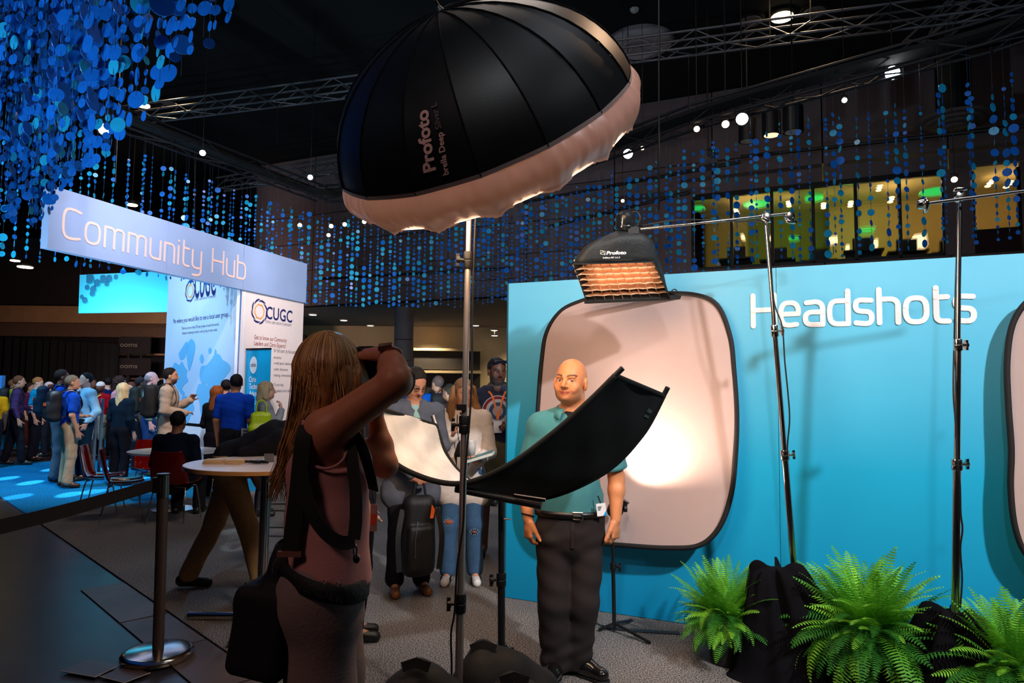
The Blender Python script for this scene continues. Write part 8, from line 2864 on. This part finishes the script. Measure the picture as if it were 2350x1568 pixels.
    for nm, mt, n in groups:
        mb = MB()
        for i in range(n):
            a = rs.uniform(0, 2 * math.pi)
            # walk over the cranium from the crown outwards, then follow the fall of the hair
            el = K((math.cos(a), math.sin(a), 0))
            cen = hc + K((-.014, -.018, .022)); r3 = K((.093, .100, .110))
            pts = []
            for t in (0.12, .45, .85, 1.25, 1.6):
                pts.append(cen + r3 * K((el[0] * math.sin(t), el[1] * math.sin(t), math.cos(t))) * 1.01)
            last = pts[-1]; u = el[0] * .9 + rs.normal() * .12; w = el[1]
            if el[0] > .45 and rs.random() < .75:
                end = last + K((rs.uniform(-.02, .02), 0, -rs.uniform(.07, .17))); pts.append(end)
            else:
                L = rs.uniform(.5, 1.12)
                k = 0
                for (c_, r_) in chain[1:]:
                    k += 1
                    if k > L * 4: break
                    pts.append(c_ + K((u * r_ * 1.08, w * r_ * .80 - .004, rs.normal() * .004)))
                if L > .9: pts.append(chain[-1][0] + K((u * .03 - .02, w * .02, -rs.uniform(.02, .09))))
            cp_ = crv([Vector(q) for q in pts], 3)
            rad = [max(.0004, .0016 * (1 - (j / len(cp_)) ** 2 * .7)) for j in range(len(cp_))]
            mb.tube(cp_, rad, n=3)
        o = mb.build(nm, mt, root, smooth=True); o['kind'] = 'stuff'
    # watch
    q = J['wrR'] * .90 + J['elR'] * .10; d = Vector((J['elR'] - J['wrR'])); d.normalize()
    wa = empty('smart_watch', Vector(q), 'smart watch with pale pink strap on the raised wrist', 'watch')
    xx = Vector((.9, -.3, .2)).normalized(); xx = (xx - d * xx.dot(d)).normalized(); yy = d.cross(xx)
    MB().tube([Vector(q) + xx * (.031 * math.cos(t * .3927)) + yy * (.028 * math.sin(t * .3927)) for t in range(16)], .0055, n=6, closed=True).build('strap', M('strap_pink', lin(190, 140, 130), rough=.5), wa)
    fc = Vector(p(885, 796, 1.835)); fu = Vector((.985, .05, .12)).normalized(); fn_ = Vector((0, -.35, .93)); fn_ = (fn_ - fu * fn_.dot(fu)).normalized(); fv = fn_.cross(fu)
    MB().box(fc, (.019, .016, .0055), fu, fv, fn_).build('case', M('watch_case', lin(170, 120, 105), rough=.25, metal=.8), wa)
    MB().box(fc + fn_ * .006, (.0165, .0135, .001), fu, fv, fn_).build('screen', M('screen_black', lin(10, 10, 14), rough=.08), wa)
    # camera
    cc_ = p(850, 868, 1.98)
    ce = empty('photo_camera', cc_, 'black camera raised to her eye with both hands', 'camera')
    S = Sdf(); cr = K((.93, .36, 0)); cr = cr / np.linalg.norm(cr); cl = K((-cr[1], cr[0], 0))
    R = np.stack([K((-.36, .93, 0)), cr, K((0, 0, 1))], 1)
    R = np.stack([K((.915, -.40, 0)) / .9987, K((.40, .915, 0)) / .9987, K((0, 0, 1))], 1)
    S.frame(cc_, R)
    S.box((0, 0, 0), (.07, .030, .072), .014); S.box((0, .0, .070), (.034, .036, .022), .012, k=.01); S.box((.055, .012, -.01), (.022, .036, .064), .016, k=.01); S.frame()
    cm = M('camera_black', lin(14, 14, 15), rough=.5)
    S.mesh('body_shell', cm, ce, .0055)
    W = lambda *q_: Vector(cc_ + R @ K(q_))
    smooth_by_angle(MB().lathe(W(-.01, .025, -.005), [(.036, 0), (.038, .02), (.040, .05), (.043, .10), (.044, .12)], n=32, axis=R @ K((0, 1, 0))).build('lens', cm, ce), 30)
    smooth_by_angle(MB().lathe(W(-.01, .145, -.005), [(.047, 0), (.052, .035), (.047, .035)], n=32, axis=R @ K((0, 1, 0))).build('lens_hood', cm, ce), 30)
    # ---------- straps of the harness
    web = M('black_webbing', None)
    hs = empty('camera_harness', Vector(p(690, 1000, 1.82)), 'black webbing harness straps crossing the pink tank top', 'strap')
    nr = Vector((-.25, -1, .1))
    MB().ribbon(crv([p(742, 940, 1.86), p(716, 962, 1.81), p(698, 1000, 1.77), p(690, 1060, 1.765), p(683, 1130, 1.765), p(674, 1200, 1.77), p(665, 1272, 1.775)], 8), .046, nr, .004).build('strap', web, hs)
    MB().ribbon(crv([p(690, 1068, 1.76), p(704, 1140, 1.755), p(722, 1190, 1.75), p(752, 1228, 1.75), p(785, 1246, 1.75), p(814, 1242, 1.76)], 8), .034, nr, .004).build('strap', web, hs)
    MB().ribbon(crv([p(800, 985, 1.84), p(806, 1040, 1.80), p(816, 1120, 1.775), p(817, 1190, 1.765), p(812, 1238, 1.76)], 8), .034, nr, .004).build('strap', web, hs)
    MB().ribbon(crv([p(806, 985, 1.84), p(832, 1030, 1.82), p(850, 1090, 1.86), p(857, 1125, 1.9)], 8), .030, nr, .004).build('strap', web, hs)
    MB().box(p(664, 1272, 1.77), (.030, .004, .007)).build('buckle', M('rose_buckle', lin(180, 120, 105), rough=.4, metal=.6), hs)
    rg = [Vector(p(815 + 3.6 * math.cos(t * .785) + (t % 8) * 0, 1264 + 14 * math.sin(t * .785), 1.745)) for t in range(8)]
    MB().tube(rg, .0022, n=6, closed=True).build('carabiner', steel, hs)
    MB().tube([Vector(p(818 + 7 * math.cos(t * .628), 1283 + 9 * math.sin(t * .628), 1.745)) for t in range(10)], .002, n=6, closed=True).build('ring', steel, hs)
    S = Sdf(); S.ell(p(818, 1285, 1.742), (.0085, .007, .010), k=.004); S.mesh('metal_bead', M('dark_bead', lin(40, 38, 42), rough=.15, metal=1), hs, .003)
    # waist belt and lens pouch
    bb_ = empty('utility_belt', Vector(p(745, 1345, 1.80)), 'wide black padded utility belt under the pink top', 'belt')
    bc0 = p(738, 1304, 1.93); V = []; nb_ = 64
    for i in range(nb_):
        a_ = 2 * math.pi * i / nb_; ww = .028 + .004 * math.sin(a_ * 2 + 1)
        for rr_, dz_ in ((0, 1), (.006, .85), (.008, 0), (.006, -.85), (0, -1)):
            q = bc0 + fwd * ((.119 + rr_) * math.cos(a_)) + rgt * ((.200 + rr_) * math.sin(a_))
            q[2] += dz_ * ww - .22 * (q[0] - bc0[0]); V.append(q)
    Fb = [(i * 5 + k, i * 5 + k + 1, ((i + 1) % nb_) * 5 + k + 1, ((i + 1) % nb_) * 5 + k) for i in range(nb_) for k in range(4)]
    bp_o = mk('belt_padding', V, Fb, M('belt_black', lin(13, 13, 17), rough=.7, bump=.3, bscale=90), bb_, smooth=True)
    for (x, y) in ((747, 1326), (777, 1330)):
        q = p(x, y + 12, 1.706)
        MB().tube([Vector(q + K((.006 * math.cos(t * .785), 0, .006 * math.sin(t * .785)))) for t in range(8)], .0013, n=5, closed=True).build('eyelet', dsteel, bb_)
    q = p(694, 1355, 1.728)
    print_text('lettering', 'SPIDER', q, (.96, -.1, -.26), (.24, 0, .97), (0, -1, 0), .018, .11, M('belt_print', lin(30, 29, 34), rough=.7), bb_, bold=.01)
    bg = empty('shoulder_bag', Vector(p(605, 1520, 1.86)), 'large black camera bag hanging behind her left hip', 'bag')
    S = Sdf()
    bR = np.array(Matrix.Rotation(.10, 3, 'Y') @ Matrix.Rotation(-.25, 3, 'Z'))
    S.box(p(618, 1440, 1.86), (.085, .075, .120), .030, R=bR, k=.03)
    S.box(p(620, 1378, 1.87), (.078, .072, .030), .025, R=bR, k=.02)
    S.cone(p(655, 1300, 1.86), p(640, 1360, 1.88), .048, .050, k=.05)
    S.cone(p(645, 1262, 1.86), p(655, 1310, 1.86), .020, .035, k=.03)
    S.wrinkle(.004, 20, seed=71)
    S.mesh('bag_body', M('bag_deep_black', lin(7, 7, 10), rough=.75, bump=.2, bscale=60), bg, .008)
    MB().ribbon(crv([p(560, 1345, 1.84), p(600, 1378, 1.80), p(650, 1372, 1.80), p(690, 1345, 1.79)], 6), .02, nr, .004).build('strap', web, bg)
    MB().tube(crv([p(625, 1318, 1.80), p(627, 1296, 1.80), p(638, 1280, 1.80)], 6), .0016, n=5).build('zip', M('zip_grey', None), bg)
    # badge of the person beyond: orange tag on clear strap
    bq = Vector(p(858, 1188, 2.35)); hb_ = empty('lanyard_badge', bq, 'clear badge with orange strip hanging at her far hip', 'badge')
    MB().box(bq, (.012, .002, .045)).build('holder', M('badge_clear', lin(190, 150, 150), rough=.2, trans=.5), hb_)
    MB().box(bq + Vector((-.001, -.003, -.005)), (.008, .001, .018)).build('orange_strip', M('badge_orange', lin(235, 75, 25), rough=.5), hb_)
    MB().tube([bq + Vector((0, 0, .045)), bq + Vector((-.008, 0, .09))], .002, n=5).build('cord', steel, hb_)


photographer()
